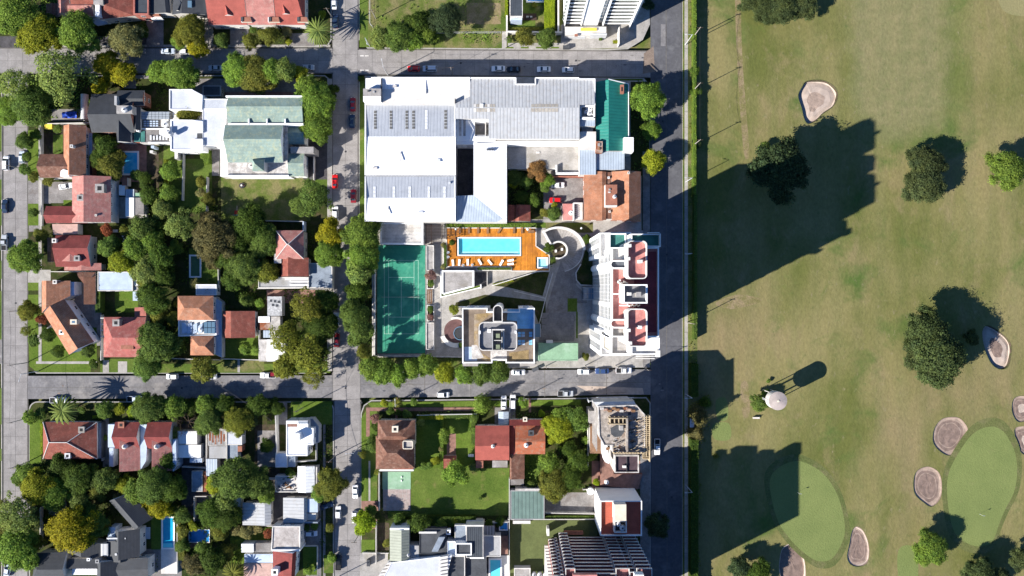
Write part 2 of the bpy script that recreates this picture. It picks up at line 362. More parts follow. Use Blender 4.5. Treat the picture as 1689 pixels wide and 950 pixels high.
# ---------------------------------------------------------------- buildings
def walls(root, wpts, h, mat, win=True, z0=0.0, door=True):
    m = MB(); m.prism(wpts, z0, h, mat); m.build('wall', root)
    if win:
        wp = ccw(wpts); n = len(wp)
        for i in range(n):
            a, b = Vector(wp[i]), Vector(wp[(i+1) % n]); L_ = (b-a).length
            if L_ < 3.2: continue
            zs = [z for z in (1.0, 3.9, 6.8, 9.7) if z+1.4 < h]
            windows(root, a, b, zs, max(1, min(6, int(L_/3.4))), name='window')
def roofquad(m, q, mat, n=None):
    m.poly(q, mat)
def gable(root, c, he, hr, mat, wmat='off_white', f=(0, 0), t=.5, ov=.35, win=True, z0=0, edge='off_white', cap=None):
    """c: four photo-pixel corners of the eaves; the ridge runs parallel to c0-c1; f hips its ends"""
    if len(c) == 4 and not hasattr(c[0], '__len__'): c = rect(*c)
    A = [P(x, y, he) for x, y in c]
    r0 = A[0].lerp(A[3], t); r1 = A[1].lerp(A[2], t)
    R0 = r0.lerp(r1, f[0]); R1 = r0.lerp(r1, 1-f[1]); R0.z = R1.z = hr
    m = MB(); lift = Vector((0, 0, .001))
    def face(ps, k):
        n = (ps[1]-ps[0]).cross(ps[2]-ps[0])
        if n.z < 0: ps = ps[::-1]
        m.poly(ps, k)
    face([A[0], A[1], R1, R0], mat); face([A[2], A[3], R0, R1], mat)
    cen = (A[0]+A[2])/2
    for (p, q, r, ff) in ((A[3], A[0], R0, f[0]), (A[1], A[2], R1, f[1])):
        k = mat if ff > 0 else wmat
        tri = [p, q, r]; nn = (q-p).cross(r-p)
        if nn.dot((p+q)/2-cen) < 0: tri = [q, p, r]
        m.poly(tri, k)
    # eave board all round
    th = .22; B = [a-Vector((0, 0, th)) for a in A]
    for i in range(4):
        j = (i+1) % 4; fc = [B[i], B[j], A[j], A[i]]
        if ((fc[1]-fc[0]).cross(fc[2]-fc[0])).dot((A[i]+A[j])/2-cen) < 0: fc = fc[::-1]
        m.poly(fc, edge)
    fc = [Vector(b) for b in B]
    if (fc[1]-fc[0]).cross(fc[2]-fc[0]).z > 0: fc = fc[::-1]
    m.poly(fc, edge)
    ro = m.build('roof', root)
    if cap:
        k = MB(); k.tube(R0+Vector((0, 0, .03)), R1+Vector((0, 0, .03)), .13, .13, cap)
        for ff, Rr, es in ((f[0], R0, (A[0], A[3])), (f[1], R1, (A[1], A[2]))):
            if ff > 0:
                for e in es: k.tube(e+Vector((0, 0, .05)), Rr+Vector((0, 0, .05)), .12, .12, cap)
        k.build('ridge_cap', root)
    wl = inset([(a.x, a.y) for a in A], ov)
    walls(root, wl, he-th-.004, wmat, win, z0)
    return m
def shed(root, c, hs, mat, wmat='off_white', ov=.15, win=False):
    """one sloping sheet; hs gives the height at each of the four pixel corners"""
    if not hasattr(c[0], '__len__'): c = rect(*c)
    A = [P(x, y, h) for (x, y), h in zip(c, hs)]
    if (A[1]-A[0]).cross(A[2]-A[0]).z < 0: A = A[::-1]
    m = MB(); m.poly(A, mat); B = [a-Vector((0, 0, .12)) for a in A]
    for i in range(4):
        j = (i+1) % 4; m.poly([B[i], B[j], A[j], A[i]], mat)
    m.poly(B[::-1], mat); m.build('roof', root)
    lo = min(hs)-.13; w_ = inset([(a.x, a.y) for a in A], ov); walls(root, w_, lo, wmat, win)
    if max(hs)-min(hs) > .25:
        k = MB(); Bv = []
        for (x, y) in w_:
            # height of the plane there
            n = (A[1]-A[0]).cross(A[2]-A[0]); z = A[0].z-(n.x*(x-A[0].x)+n.y*(y-A[0].y))/n.z-.125
            Bv.append(Vector((x, y, max(z, lo+.004))))
        for i in range(4):
            j = (i+1) % 4; k.poly([(w_[i][0], w_[i][1], lo), (w_[j][0], w_[j][1], lo), Bv[j], Bv[i]], wmat)
        k.build('upper_wall', root)
def flat(root, c, h, mat, wmat='off_white', par=.45, pt=.25, win=True, z0=0, pmat=None, rname='roof'):
    if len(c) == 4 and not hasattr(c[0], '__len__'): c = rect(*c)
    o = ccw(W(c, h)); i_ = inset(o, pt); n = len(o)
    walls(root, o, h-par, wmat, win, z0) if win else MBwall(root, o, z0, h-par, wmat)
    if par > .05:
        m = MB(); pm = pmat or wmat
        for a in range(n):
            b = (a+1) % n
            m.poly([(*o[a], h-par), (*o[b], h-par), (*o[b], h), (*o[a], h)], pm)
            m.poly([(*i_[b], h-par+.01), (*i_[a], h-par+.01), (*i_[a], h), (*i_[b], h)], pm)
            m.poly([(*o[a], h), (*o[b], h), (*i_[b], h), (*i_[a], h)], pm)
        m.build('parapet', root)
    m = MB(); m.poly([(x, y, h-par+.02) for x, y in i_], mat); return m.build(rname, root)
def MBwall(root, o, z0, z1, mat):
    m = MB(); m.prism(o, z0, z1, mat); return m.build('wall', root)
def chimney(root, px, py, zb, h=1.3, s=.8, mat='off_white', cap='black', name='chimney', s2=None):
    p = P(px, py, zb+h); s2 = s2 or s; m = MB()
    m.box(p.x-s/2, p.y-s2/2, zb-1.2, p.x+s/2, p.y+s2/2, zb+h-.12, mat); m.box(p.x-s/2-.08, p.y-s2/2-.08, zb+h-.12, p.x+s/2+.08, p.y+s2/2+.08, zb+h, mat)
    m.box(p.x-s/4, p.y-s2/4, zb+h, p.x+s/4, p.y+s2/4, zb+h+.03, cap)
    return m.build(name, root)
def tank(root, px, py, zb, r=.7, h=1.5, mat='off_white', name='water_tank'):
    p = P(px, py, zb+h); m = MB(); m.cyl(p, r, r, zb, zb+h*.8, mat, 14); m.cyl(p, r, r*.35, zb+h*.8, zb+h, mat, 14); m.cyl(p, r*.3, r*.3, zb+h, zb+h+.1, 'dark_grey', 10)
    return m.build(name, root)
def boxpart(root, name, c, z0, z1, mat, top=None, at=None):
    """a block whose top outline is seen at pixels c"""
    if len(c) == 4 and not hasattr(c[0], '__len__'): c = rect(*c)
    m = MB(); m.prism(W(c, z1 if at is None else at), z0, z1, mat, top, True); return m.build(name, root)
def pitched(root, px, w_, l_, zb, h, mat, ang=0):  # small dormer
    pass
def bldg(name, label, cat, px, py, h=5): 
    p = P(px, py, h); return thing(name, label, cat, (p.x, p.y, 0))

# ---------------------------------------------------------------- garden walls, fences
def wall_line(pts, h, label, mat='off_white', t=.18, name='garden_wall', cat='wall'):
    q = [P(x, y, h) for x, y in pts]; m = MB()
    for a, b in zip(q, q[1:]):
        d = (b-a).normalized(); n = Vector((-d.y, d.x, 0))*t/2; e = d*t/2
        m.prism([(a-n-e).xy, (b-n+e).xy, (b+n+e).xy, (a+n-e).xy], 0.02+random.random()*.01, h+random.random()*.004, mat)
    o = m.build(name, org=(q[0].x, q[0].y, 0)); tag(o, label, cat)
    return o
def slat_fence(pts, h, label, mat='metal_dark', step=1.8):
    """thin posts with rails and mesh lines"""
    q = [P(x, y, h) for x, y in pts]; r = thing('fence', label, 'fence', (q[0].x, q[0].y, 0)); m = MB(); k = MB()
    for a, b in zip(q, q[1:]):
        d = b-a; n = max(1, int(d.length/step))
        for i in range(n+1):
            p = a+d*i/n; m.tube((p.x, p.y, 0), (p.x, p.y, h), .05, .05, mat, 5)
        for z in (h, h*.55, .3): k.tube((a.x, a.y, z), (b.x, b.y, z), .03, .03, mat, 4)
    m.build('posts', r); k.build('rails', r); return r

# ---------------------------------------------------------------- trees and plants
def leaf_mesh(name, lobes, nleaf, size, up=.6, core=.8):
    """lobes: (centre, radius, squash, tone). Leaves are small quads spread over and inside the lobes."""
    vs, fs, tone = [], [], []
    tot = sum(l[1]**2 for l in lobes)
    for c, r, sq, tn in lobes:
        for _ in range(max(6, int(nleaf*r*r/tot))):
            while 1:
                d = Vector((random.gauss(0, 1), random.gauss(0, 1), random.gauss(0, 1)))
                if d.length > .1: break
            d.normalize()
            if d.z < -.35: d.z = -d.z
            rr = r*(random.uniform(.78, 1.15) if random.random() < .85 else random.uniform(1.1, 1.4))
            p = Vector(c)+Vector((d.x, d.y, d.z*sq))*rr
            n = (d+Vector((random.gauss(0, .45), random.gauss(0, .45), random.gauss(0, .45)+up))).normalized()
            u = n.orthogonal().normalized(); a = random.random()*6.28; v = n.cross(u)
            u, v = u*math.cos(a)+v*math.sin(a), v*math.cos(a)-u*math.sin(a)
            s = size*random.uniform(.6, 1.25); b = len(vs)
            vs += [tuple(p-u*s*.5), tuple(p+v*s*.36), tuple(p+u*s*.5), tuple(p-v*s*.36)]
            fs.append((b, b+1, b+2, b+3)); tone += [tn*random.choice((.55, .8, 1, 1.15, 1.45))]*4
    # inner mass that stops light, one rough lump per lobe
    for c, r, sq, tn in lobes:
        b = len(vs); n1, n2 = 7, 4
        for j in range(1, n2):
            for i in range(n1):
                th = math.pi*j/n2; ph = 2*math.pi*(i+.5*j)/n1; q = r*core*random.uniform(.8, 1)
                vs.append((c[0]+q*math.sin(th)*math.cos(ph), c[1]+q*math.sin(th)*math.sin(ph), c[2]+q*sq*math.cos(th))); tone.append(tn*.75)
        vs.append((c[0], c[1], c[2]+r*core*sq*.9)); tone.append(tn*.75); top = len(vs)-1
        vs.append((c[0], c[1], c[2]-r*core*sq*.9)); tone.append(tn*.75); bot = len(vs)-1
        for i in range(n1):
            k = (i+1) % n1; fs.append((top, b+i, b+k)); fs.append((bot, b+(n2-2)*n1+k, b+(n2-2)*n1+i))
            for j in range(n2-2): fs.append((b+j*n1+i, b+(j+1)*n1+i, b+(j+1)*n1+k, b+j*n1+k))
    me = bpy.data.meshes.new(name); me.from_pydata(vs, [], fs); me.materials.append(MATS['foliage'])
    at = me.attributes.new('tone', 'FLOAT', 'POINT'); at.data.foreach_set('value', tone); me.update()
    return me
def lobes_broad(n, spread=.72, r=(.2, .34), flat_=.75, seed=0):
    random.seed(seed); L_ = []; L_.append(((0, 0, .95*flat_), .5, .8, 1.0)); tries = 0
    sx, sy = random.uniform(.85, 1), random.uniform(.85, 1)
    while len(L_) < n and tries < 2000:
        tries += 1; a = random.random()*6.283; q = random.random()**.42*spread
        k = .93+.12*math.sin(a*3+seed)+.09*math.sin(a*5+seed*2)
        q *= k; z = flat_*(1.0-.75*q*q)+random.uniform(-.2, .16); rr = random.uniform(*r)
        L_.append(((q*math.cos(a)*sx, q*math.sin(a)*sy, z), rr, .8, random.uniform(.72, 1.2)))
    return L_
CR = {}
def crowns():
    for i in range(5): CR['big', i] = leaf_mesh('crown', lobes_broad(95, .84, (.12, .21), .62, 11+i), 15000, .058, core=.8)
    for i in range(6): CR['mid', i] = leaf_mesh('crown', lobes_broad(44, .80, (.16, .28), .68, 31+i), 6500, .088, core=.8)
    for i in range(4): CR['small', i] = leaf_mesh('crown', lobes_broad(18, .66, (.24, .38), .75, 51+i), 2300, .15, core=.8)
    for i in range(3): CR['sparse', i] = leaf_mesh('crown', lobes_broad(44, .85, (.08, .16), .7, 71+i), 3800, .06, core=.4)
    for i in range(2):  # conifer or column
        random.seed(90+i); L_ = [((random.gauss(0, .25*(1-k/12)), random.gauss(0, .25*(1-k/12)), .1+1.7*k/12), .62*(1-k/12)+.12, .9, random.uniform(.8, 1.15)) for k in range(12)]
        CR['cone', i] = leaf_mesh('crown', L_, 2600, .11)
crowns()
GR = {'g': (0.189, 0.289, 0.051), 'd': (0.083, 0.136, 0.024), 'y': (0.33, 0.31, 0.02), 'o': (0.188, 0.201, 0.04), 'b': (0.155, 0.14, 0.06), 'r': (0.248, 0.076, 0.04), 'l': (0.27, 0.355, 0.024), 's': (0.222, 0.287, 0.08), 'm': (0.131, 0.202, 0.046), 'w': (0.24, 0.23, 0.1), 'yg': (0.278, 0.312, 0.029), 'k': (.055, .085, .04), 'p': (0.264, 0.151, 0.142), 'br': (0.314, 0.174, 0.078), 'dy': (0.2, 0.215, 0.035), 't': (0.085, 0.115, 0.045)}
def trunk_mesh():
    out = []
    for s in range(3):
        random.seed(200+s); m = MB(); m.tube((0, 0, 0), (.02, .02, .38), .05, .038, 'bark'); 
        for i in range(5):
            a = i*1.26+s; q = random.uniform(.3, .45); m.tube((.02, .02, .34), (q*math.cos(a), q*math.sin(a), random.uniform(.62, .8)), .026, .01, 'bark', 5)
        out.append(m.mesh('trunk'))
    return out
TR = trunk_mesh(); tn_ = [0]
def tree(px, py, r, col, label, kind=None, h=None, cat='tree', name=None, group=None):
    """px, py, r: where the photo shows the crown, in pixels; h: height in metres"""
    rm = r/PX*1.15; kind = kind or ('big' if rm > 5.2 else 'mid' if rm > 2.6 else 'small'); tn_[0] += 1; random.seed(1000+tn_[0])
    h = h or min(17, max(1.2, rm*(1.75 if rm > 2.6 else 1.5))); p = P(px, py, h*.65)
    name = name or ('shrub' if h < 3.2 else 'tree'); cat = cat if name == 'tree' else ('shrub' if cat == 'tree' else cat)
    t = thing(name, label, cat, (p.x, p.y, 0), group)
    sub = [k for k in CR if k[0] == kind]; me = CR[random.choice(sub)]; a = random.random()*6.28
    zs = (h*.52 if kind != 'cone' else h/1.95); z0 = h*.38 if kind != 'cone' else 0
    c = child('crown', me, t, (0, 0, z0), (0, 0, a), (rm*random.uniform(.95, 1.08), rm*random.uniform(.95, 1.08), zs))
    g = GR[col]; j = random.uniform(.88, 1.12); c.color = (g[0]*j, g[1]*j*random.uniform(.95, 1.05), g[2]*j, 1)
    if h > 2: child('trunk', TR[tn_[0] % 3], t, (0, 0, 0), (0, 0, a), (max(rm, 1.4), max(rm, 1.4), h*.9))
    return t
def palm_mesh(n=26, seed=3):
    random.seed(seed); vs, fs, tone = [], [], []
    for k in range(n):
        a = k*2.399; lift = .55-.75*(k/n); L_ = random.uniform(.85, 1.05); w_ = .07; prev = None; seg = 6; tn = random.uniform(.7, 1.3)
        for i in range(seg+1):
            t = i/seg; q = L_*t; z = lift*q-.55*q*q+.1; d = Vector((math.cos(a), math.sin(a), 0)); s = Vector((-d.y, d.x, 0)); ww = w_*(1-.75*t)*(.3+min(1, 3*t))
            b = len(vs); vs += [tuple(d*q+s*ww+Vector((0, 0, z-.4*ww))), tuple(d*q+Vector((0, 0, z))), tuple(d*q-s*ww+Vector((0, 0, z-.4*ww)))]; tone += [tn]*3
            if prev is not None: fs += [(prev, b, b+1, prev+1), (prev+1, b+1, b+2, prev+2)]
            prev = b
    me = bpy.data.meshes.new('fronds'); me.from_pydata(vs, [], fs); me.materials.append(MATS['foliage'])
    at = me.attributes.new('tone', 'FLOAT', 'POINT'); at.data.foreach_set('value', tone); return me
PM = palm_mesh(44)
def palm(px, py, r, h, label, col='s', group=None):
    p = P(px, py, h); t = thing('palm_tree', label, 'palm tree', (p.x, p.y, 0), group); rm = r/PX
    m = MB(); m.cyl((0, 0), .32, .22, 0, h-.1, 'bark', 8); o = m.build('trunk'); o.parent = t
    c = child('fronds', PM, t, (0, 0, h-.2), (0, 0, random.random()*6), (rm, rm, rm)); g = GR[col]; c.color = (g[0], g[1], g[2], 1)
    return t
def hedge(c, h, label, col='g', dens=14, size=.4, name='hedge', top=None):
    """clipped hedge along a pixel polyline strip: c = (x0,y0,x1,y1) box or four corners"""
    if not hasattr(c[0], '__len__'): c = rect(*c)
    q = ccw(W(c, h)); A = [Vector((x, y)) for x, y in q]; org = sum(A, Vector((0, 0)))/4
    vs, fs, tone = [], [], []; random.seed(int(c[0][0]*7+c[0][1])); z0 = .05
    def leaf(p, n):
        n = (n+Vector((random.gauss(0, .4), random.gauss(0, .4), random.gauss(0, .4)))).normalized(); u = n.orthogonal().normalized(); v = n.cross(u); a = random.random()*6
        u, v = u*math.cos(a)+v*math.sin(a), v*math.cos(a)-u*math.sin(a); s = size*random.uniform(.6, 1.2); b = len(vs)
        for d in (-u*.5, v*.35, u*.5, -v*.35): vs.append(tuple(p+d*s))
        fs.append((b, b+1, b+2, b+3)); tone.extend([random.uniform(.75, 1.25)]*4)
    area = abs((A[1]-A[0]).length*(A[2]-A[1]).length)
    for _ in range(min(16000, int(area*dens))):
        s, t = random.random(), random.random(); p = A[0].lerp(A[1], s).lerp(A[3].lerp(A[2], s), t)-org
        z = h+noise.noise(Vector((p.x*.9, p.y*.9, 3)))*.35*min(1, h/2)
        leaf(Vector((p.x, p.y, z)), Vector((0, 0, 1)))
    for i in range(4):
        a, b = A[i], A[(i+1) % 4]; d = (b-a).normalized(); nn = Vector((d.y, -d.x, 0))
        for _ in range(int((b-a).length*h*dens*.5)):
            p = a.lerp(b, random.random())-org; leaf(Vector((p.x, p.y, random.uniform(z0, h))), nn)
    b = len(vs); s_ = .88
    for z in (z0, h-.12):
        for a in A:
            p = (a-org)*1.0; d = p.normalized()*.12; p = p-d if p.length > .2 else p; vs.append((p.x, p.y, z)); tone.append(.7)
    for i in range(4): j = (i+1) % 4; fs.append((b+i, b+j, b+4+j, b+4+i))
    fs.append((b+4, b+5, b+6, b+7))
    me = bpy.data.meshes.new(name); me.from_pydata(vs, [], fs); me.materials.append(MATS['foliage'])
    at = me.attributes.new('tone', 'FLOAT', 'POINT'); at.data.foreach_set('value', tone)
    o = bpy.data.objects.new(name, me); C.objects.link(o); o.location = (org.x, org.y, 0); g = GR[col]; o.color = (g[0], g[1], g[2], 1)
    return tag(o, label, 'hedge')

# ---------------------------------------------------------------- cars
def car_meshes(kind):
    """body, windows, wheel: nose towards +x, base at z=0"""
    L_, Wd, Ht = {'sedan': (4.4, 1.78, 1.45), 'hatch': (3.9, 1.72, 1.5), 'van': (4.6, 1.85, 1.85), 'pickup': (5.1, 1.85, 1.75)}[kind]
    prof = {'sedan': [(-2.2, .45), (-2.2, .78), (-2.1, .95), (-1.45, 1.0), (1.0, .97), (1.9, .82), (2.15, .68), (2.2, .4)],
            'hatch': [(-1.95, .45), (-1.95, .85), (-1.88, .98), (-1.6, 1.0), (.85, .98), (1.65, .84), (1.9, .68), (1.95, .4)],
            'van': [(-2.3, .45), (-2.3, .9), (-2.25, 1.05), (-2.0, 1.08), (1.2, 1.05), (2.0, .95), (2.25, .75), (2.3, .4)],
            'pickup': [(-2.55, .5), (-2.55, .95), (-2.5, 1.0), (-1.0, 1.0), (1.2, 1.08), (2.3, .98), (2.5, .8), (2.55, .45)]}[kind]
    cab = {'sedan': (-1.55, -.95, .35, 1.05), 'hatch': (-1.85, -1.5, .25, .95), 'van': (-2.2, -1.95, .55, 1.35), 'pickup': (-.75, -.5, .55, 1.2)}[kind]
    hw = Wd/2; b = MB()
    secs = []
    for x, z in prof:
        e = max(0, abs(x)/(L_/2)-.8)*.9; w_ = hw*(1-e*e*3.2-e*.25); secs.append((x, z, w_))
    for (x0, z0, w0), (x1, z1, w1) in zip(secs, secs[1:]):
        # top skin with shoulder crease, side
        s0, s1 = w0*.9, w1*.9
        b.poly([(x0, -s0, z0), (x1, -s1, z1), (x1, s1, z1), (x0, s0, z0)], 'car_paint')
        for sg in (1, -1):
            q = [(x0, sg*s0, z0), (x1, sg*s1, z1), (x1, sg*w1, z1-.1), (x0, sg*w0, z0-.1)]
            b.poly(q[::-1] if sg < 0 else q, 'car_paint')
            q = [(x0, sg*w0, z0-.1), (x1, sg*w1, z1-.1), (x1, sg*w1*.97, .28), (x0, sg*w0*.97, .28)]
            b.poly(q[::-1] if sg < 0 else q, 'car_paint')
    # ends and underside
    for x, z, w_ in (secs[0], secs[-1]): b.poly([(x, -w_, z-.1), (x, w_, z-.1), (x, w_*.97, .28), (x, -w_*.97, .28)], 'car_paint')
    b.poly([(-L_/2*.98, -hw*.9, .28), (L_/2*.98, -hw*.9, .28), (L_/2*.98, hw*.9, .28), (-L_/2*.98, hw*.9, .28)], 'black')
    zb = 1.0 if kind != 'van' else 1.06; x0, x1, x2, x3 = cab; wt = hw*.66; wb = hw*.86
    # roof panel
    zt = Ht; b.poly([(x1, -wt, zt), (x2, -wt, zt), (x2, wt, zt), (x1, wt, zt)], 'car_paint')
    for sg in (1, -1):
        b.poly([(x1, sg*wt, zt), (x2, sg*wt, zt), (x2, sg*(wt+.03), zt-.06), (x1, sg*(wt+.03), zt-.06)][::sg], 'car_paint')
        for xa, xb in ((x0, x1), (x3, x2)):  # corner pillars
            b.tube((xa, sg*wb, zb), (xb, sg*wt, zt-.02), .045, .04, 'car_paint', 4)
    if kind == 'pickup':  # open bed
        b.box(-2.45, -.78, 1.005, -.9, .78, 1.02, 'black'); 
        for s in (-1, 1): b.box(-2.5, s*.84-.05, 1.0, -.85, s*.84+.05, 1.14, 'car_paint')
        b.box(-2.55, -.84, 1.0, -2.46, .84, 1.13, 'car_paint')
    g = MB(); e = .012
    B_ = [(x0, -wb, zb-.03), (x3, -wb, zb-.03), (x3, wb, zb-.03), (x0, wb, zb-.03)]; T_ = [(x1+e, -wt+e, zt-.03), (x2-e, -wt+e, zt-.03), (x2-e, wt-e, zt-.03), (x1+e, wt-e, zt-.03)]
    for i in range(4): j = (i+1) % 4; g.poly([B_[i], B_[j], T_[j], T_[i]], 'glass')
    wh = MB()
    for i in range(12):
        a, c = 2*math.pi*i/12, 2*math.pi*(i+1)/12
        wh.poly([(.32*math.cos(a), -.1, .32*math.sin(a)), (.32*math.cos(c), -.1, .32*math.sin(c)), (.32*math.cos(c), .1, .32*math.sin(c)), (.32*math.cos(a), .1, .32*math.sin(a))], 'tyre')
        for y in (-.1, .1): wh.poly([(0, y*1.02, 0), (.32*math.cos(a), y, .32*math.sin(a)), (.32*math.cos(c), y, .32*math.sin(c))], 'metal_pale' if 0 else 'tyre')
    l_ = MB(); l_.box(-.05, -.18, -.07, .05, .18, .07, 'lamp_lens'); t_ = MB(); t_.box(-.05, -.14, -.09, .05, .14, .09, 'tail_lens')
    mr = MB(); mr.box(-.08, -.1, -.06, .08, .1, .08, 'black')
    return dict(body=b.mesh('body'), glass=g.mesh('windows'), wheel=wh.mesh('wheel'), head=l_.mesh('headlight'), tail=t_.mesh('tail_light'), mirror=mr.mesh('mirror'), L=L_, W=Wd, zf=prof[-2][1], x3=x3)
CM = {}; CARC = {'white': (.78, .78, .8), 'silver': (.42, .44, .47), 'pale': (.55, .62, .72), 'black': (.012, .012, .015), 'red': (.55, .012, .012), 'maroon': (.2, .012, .02), 'blue': (.03, .06, .16), 'grey': (.14, .15, .17), 'darkblue': (.015, .03, .07)}
def car(px, py, ang, kind, col, label, z=0.004):
    """ang: heading of the nose in degrees, 0 = to the right of the photo, 90 = up"""
    if kind not in CM: CM[kind] = car_meshes(kind)
    k = CM[kind]; p = P(px, py, .8); t = thing('parked_car', label, {'pickup': 'pickup truck', 'van': 'van'}.get(kind, 'car'), (p.x, p.y, z), 'parked cars'); t.rotation_euler = (0, 0, math.radians(ang))
    b = child('body', k['body'], t); b.color = (*CARC[col], 1); child('windows', k['glass'], t)
    for sx in (1, -1):
        for sy in (1, -1): child('wheel', k['wheel'], t, (sx*k['L']*.3, sy*(k['W']/2-.1), .32))
    for sy in (1, -1):
        child('headlight', k['head'], t, (k['L']/2-.06, sy*(k['W']/2-.38), k['zf']-.05)); child('tail_light', k['tail'], t, (-k['L']/2+.03, sy*(k['W']/2-.3), .72))
        child('mirror', k['mirror'], t, (k['x3']-.35, sy*(k['W']/2+.06), 1.0))
    return t

# ================================================================ GROUND, ROADS, BLOCKS
def quad(name, x0, y0, x1, y1, z, mat, **k): return sheet(name, rect(x0, y0, x1, y1), z, mat, **k)
base = MB(); base.poly([(-1500, -1500, -1.6), (1500, -1500, -1.6), (1500, 1500, -1.6), (-1500, 1500, -1.6)], 'grass_worn'); struct('ground', base)

def road(name, quad_, mat, joint, nx, ny, slabs=True):
    """a street: a dark bed with concrete slabs laid on it; quad_ = four pixel corners, nx slabs along the first edge"""
    q = [P(x, y) for x, y in quad_]
    bed = MB(); bq = inset([(p.x, p.y) for p in q], -.3); bed.poly([(x, y, -.03) for x, y in bq], joint); r = struct(name, bed)
    me = None
    for i in range(nx):
        for j in range(ny):
            g = .035
            a = q[0].lerp(q[1], i/nx).lerp(q[3].lerp(q[2], i/nx), j/ny); b = q[0].lerp(q[1], (i+1)/nx).lerp(q[3].lerp(q[2], (i+1)/nx), j/ny)
            c = q[0].lerp(q[1], (i+1)/nx).lerp(q[3].lerp(q[2], (i+1)/nx), (j+1)/ny); d = q[0].lerp(q[1], i/nx).lerp(q[3].lerp(q[2], i/nx), (j+1)/ny)
            w_ = inset([a.xy, b.xy, c.xy, d.xy], g)
            if me is None or nx*ny > 400 or True:
                m = MB(); m.prism(w_, -.05, random.uniform(-.003, .003), mat); o = m.build('slab', r)
    return r
road('street', [(590, 82), (1073, 85), (1073, 127), (590, 122)], 'concrete_road', 'joint', 20, 2)
road('street', [(-60, 80), (549, 80), (549, 120), (-60, 120)], 'concrete_road', 'joint', 25, 2)
road('street', [(549, -60), (590, -60), (590, 613), (549, 613)], 'concrete_road', 'joint', 2, 27)
road('street', [(549, 613), (594, 612), (594, 658), (549, 660)], 'concrete_road', 'joint', 2, 2)
road('street', [(552, 660), (594, 658), (594, 1020), (552, 1020)], 'concrete_road', 'joint', 2, 14)
road('street', [(6, 120), (45, 120), (45, 1020), (6, 1020)], 'concrete_road', 'joint', 2, 30)
sheet('asphalt_street', [(45.5, 620), (548.5, 619), (548.5, 656), (45.5, 658)], .0, 'asphalt')
sheet('asphalt_street', [(594.5, 613), (1073, 609), (1073, 651), (594.5, 656)], .0, 'asphalt')
sheet('avenue', [(1073, -60), (1124, -60), (1125, 1020), (1073, 1020)], .0, 'asphalt_dark')
sheet('road_patch', [(1062, 88), (1078, 76), (1080, 118), (1060, 122)], .004, 'patch')
quad('road_patch', 1090, 40, 1100, 76, .004, 'asphalt'); sheet('road_patch', [(950, 636), (1060, 640), (1062, 650), (980, 651)], .004, 'sand_pale')
for x in (700, 776, 898, 1000): sheet('road_joint', [(x, 610), (x+1, 610), (x+1, 655), (x, 655)], .004, 'joint')
for x in (110, 205, 330, 440): sheet('road_joint', [(x, 620), (x+.8, 620), (x+.8, 658), (x, 658)], .004, 'joint')
sheet('road_joint', [(1098, -60), (1099, -60), (1101, 1020), (1100, 1020)], .004, 'joint'); sheet('road_joint', [(596, 634), (1072, 630), (1072, 630.8), (596, 634.8)], .006, 'joint')
sheet('road_joint', [(46, 639), (548, 637), (548, 637.6), (46, 639.6)], .006, 'joint')
random.seed(77)
for i in range(46):
    k = random.random(); x, y = (random.uniform(600, 1070), random.uniform(615, 650)) if k < .3 else (random.uniform(50, 540), random.uniform(625, 655)) if k < .55 else (random.uniform(1078, 1120), random.uniform(0, 950)) if k < .8 else (random.uniform(600, 1060), random.uniform(88, 118))
    a = random.uniform(.6, 3.5); b = random.uniform(.5, 1.6); pts = [(x+a*math.cos(t)*(1+.3*math.sin(3*t+i)), y+b*math.sin(t)) for t in [q*math.pi/5 for q in range(10)]]
    sheet('road_stain', pts, .009+i*.0004, random.choice(['asphalt_dark', 'joint', 'patch', 'asphalt']))
for i in range(26):
    x, y = (random.uniform(600, 1040), random.uniform(615, 648)) if i % 2 else (random.uniform(60, 530), random.uniform(624, 652)); L_ = random.uniform(8, 34); z_ = .03+i*.0004; pr = (x, y)
    for q in range(4): nx = (pr[0]+L_/4, pr[1]+random.uniform(-1.2, 1.2)); sheet('road_crack', [pr, nx, (nx[0], nx[1]+.45), (pr[0], pr[1]+.45)], z_, 'joint'); pr = nx
for x, y in ((1093, 200), (1093, 640), (1108, 820), (1100, 420), (570, 640), (570, 250), (26, 500), (596, 664), (790, 632), (300, 640), (760, 104), (950, 100)):
    sheet('manhole', [(x+1.7*math.cos(t), y+1.7*math.sin(t)) for t in [q*math.pi/6 for q in range(12)]], .045, 'metal_dark')
# zebra bars worn into the concrete beside the crossing
for y in (91, 115): 
    for x in (594, 602): sheet('road_marking', rect(x, y, x+6, y+2), .008, 'off_white')
def rc(x0, y0, x1, y1, r): return rrect(x0, y0, x1, y1, r, 6)
blocks = dict(
 nw=[(92, 124), (536, 124), (548, 134), (548, 604), (538, 616), (60, 616), (47, 602), (47, 200), (60, 150)],
 centre=[(602, 125), (1062, 129), (1072, 140), (1072, 598), (1062, 606), (604, 609), (592, 600), (592, 136)],
 sw=rc(48, 662, 551, 1020, 14), south=[(612, 660), (1066, 655), (1073, 664), (1073, 1020), (595, 1020), (595, 682), (600, 668)],
 nnw=[(-60, -60), (547, -60), (547, 66), (540, 77), (-60, 77)], north=[(592, -60), (1070, -60), (1072, 40), (1060, 66), (1036, 81), (1000, 83), (606, 80), (592, 66)],
 west=[(-80, 124), (4, 124), (4, 1020), (-80, 1020)])
for k, b in blocks.items():
    slab('kerb', b, -.06, .12, 'kerb')
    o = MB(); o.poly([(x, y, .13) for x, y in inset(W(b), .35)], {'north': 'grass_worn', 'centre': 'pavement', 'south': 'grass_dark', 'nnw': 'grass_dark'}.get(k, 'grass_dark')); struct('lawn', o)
slab('kerb', rect(1125, -60, 1137, 1020), -.06, .1, 'kerb'); quad('grass_verge', 1125.8, -60, 1129, 1020, .104, 'grass_worn')
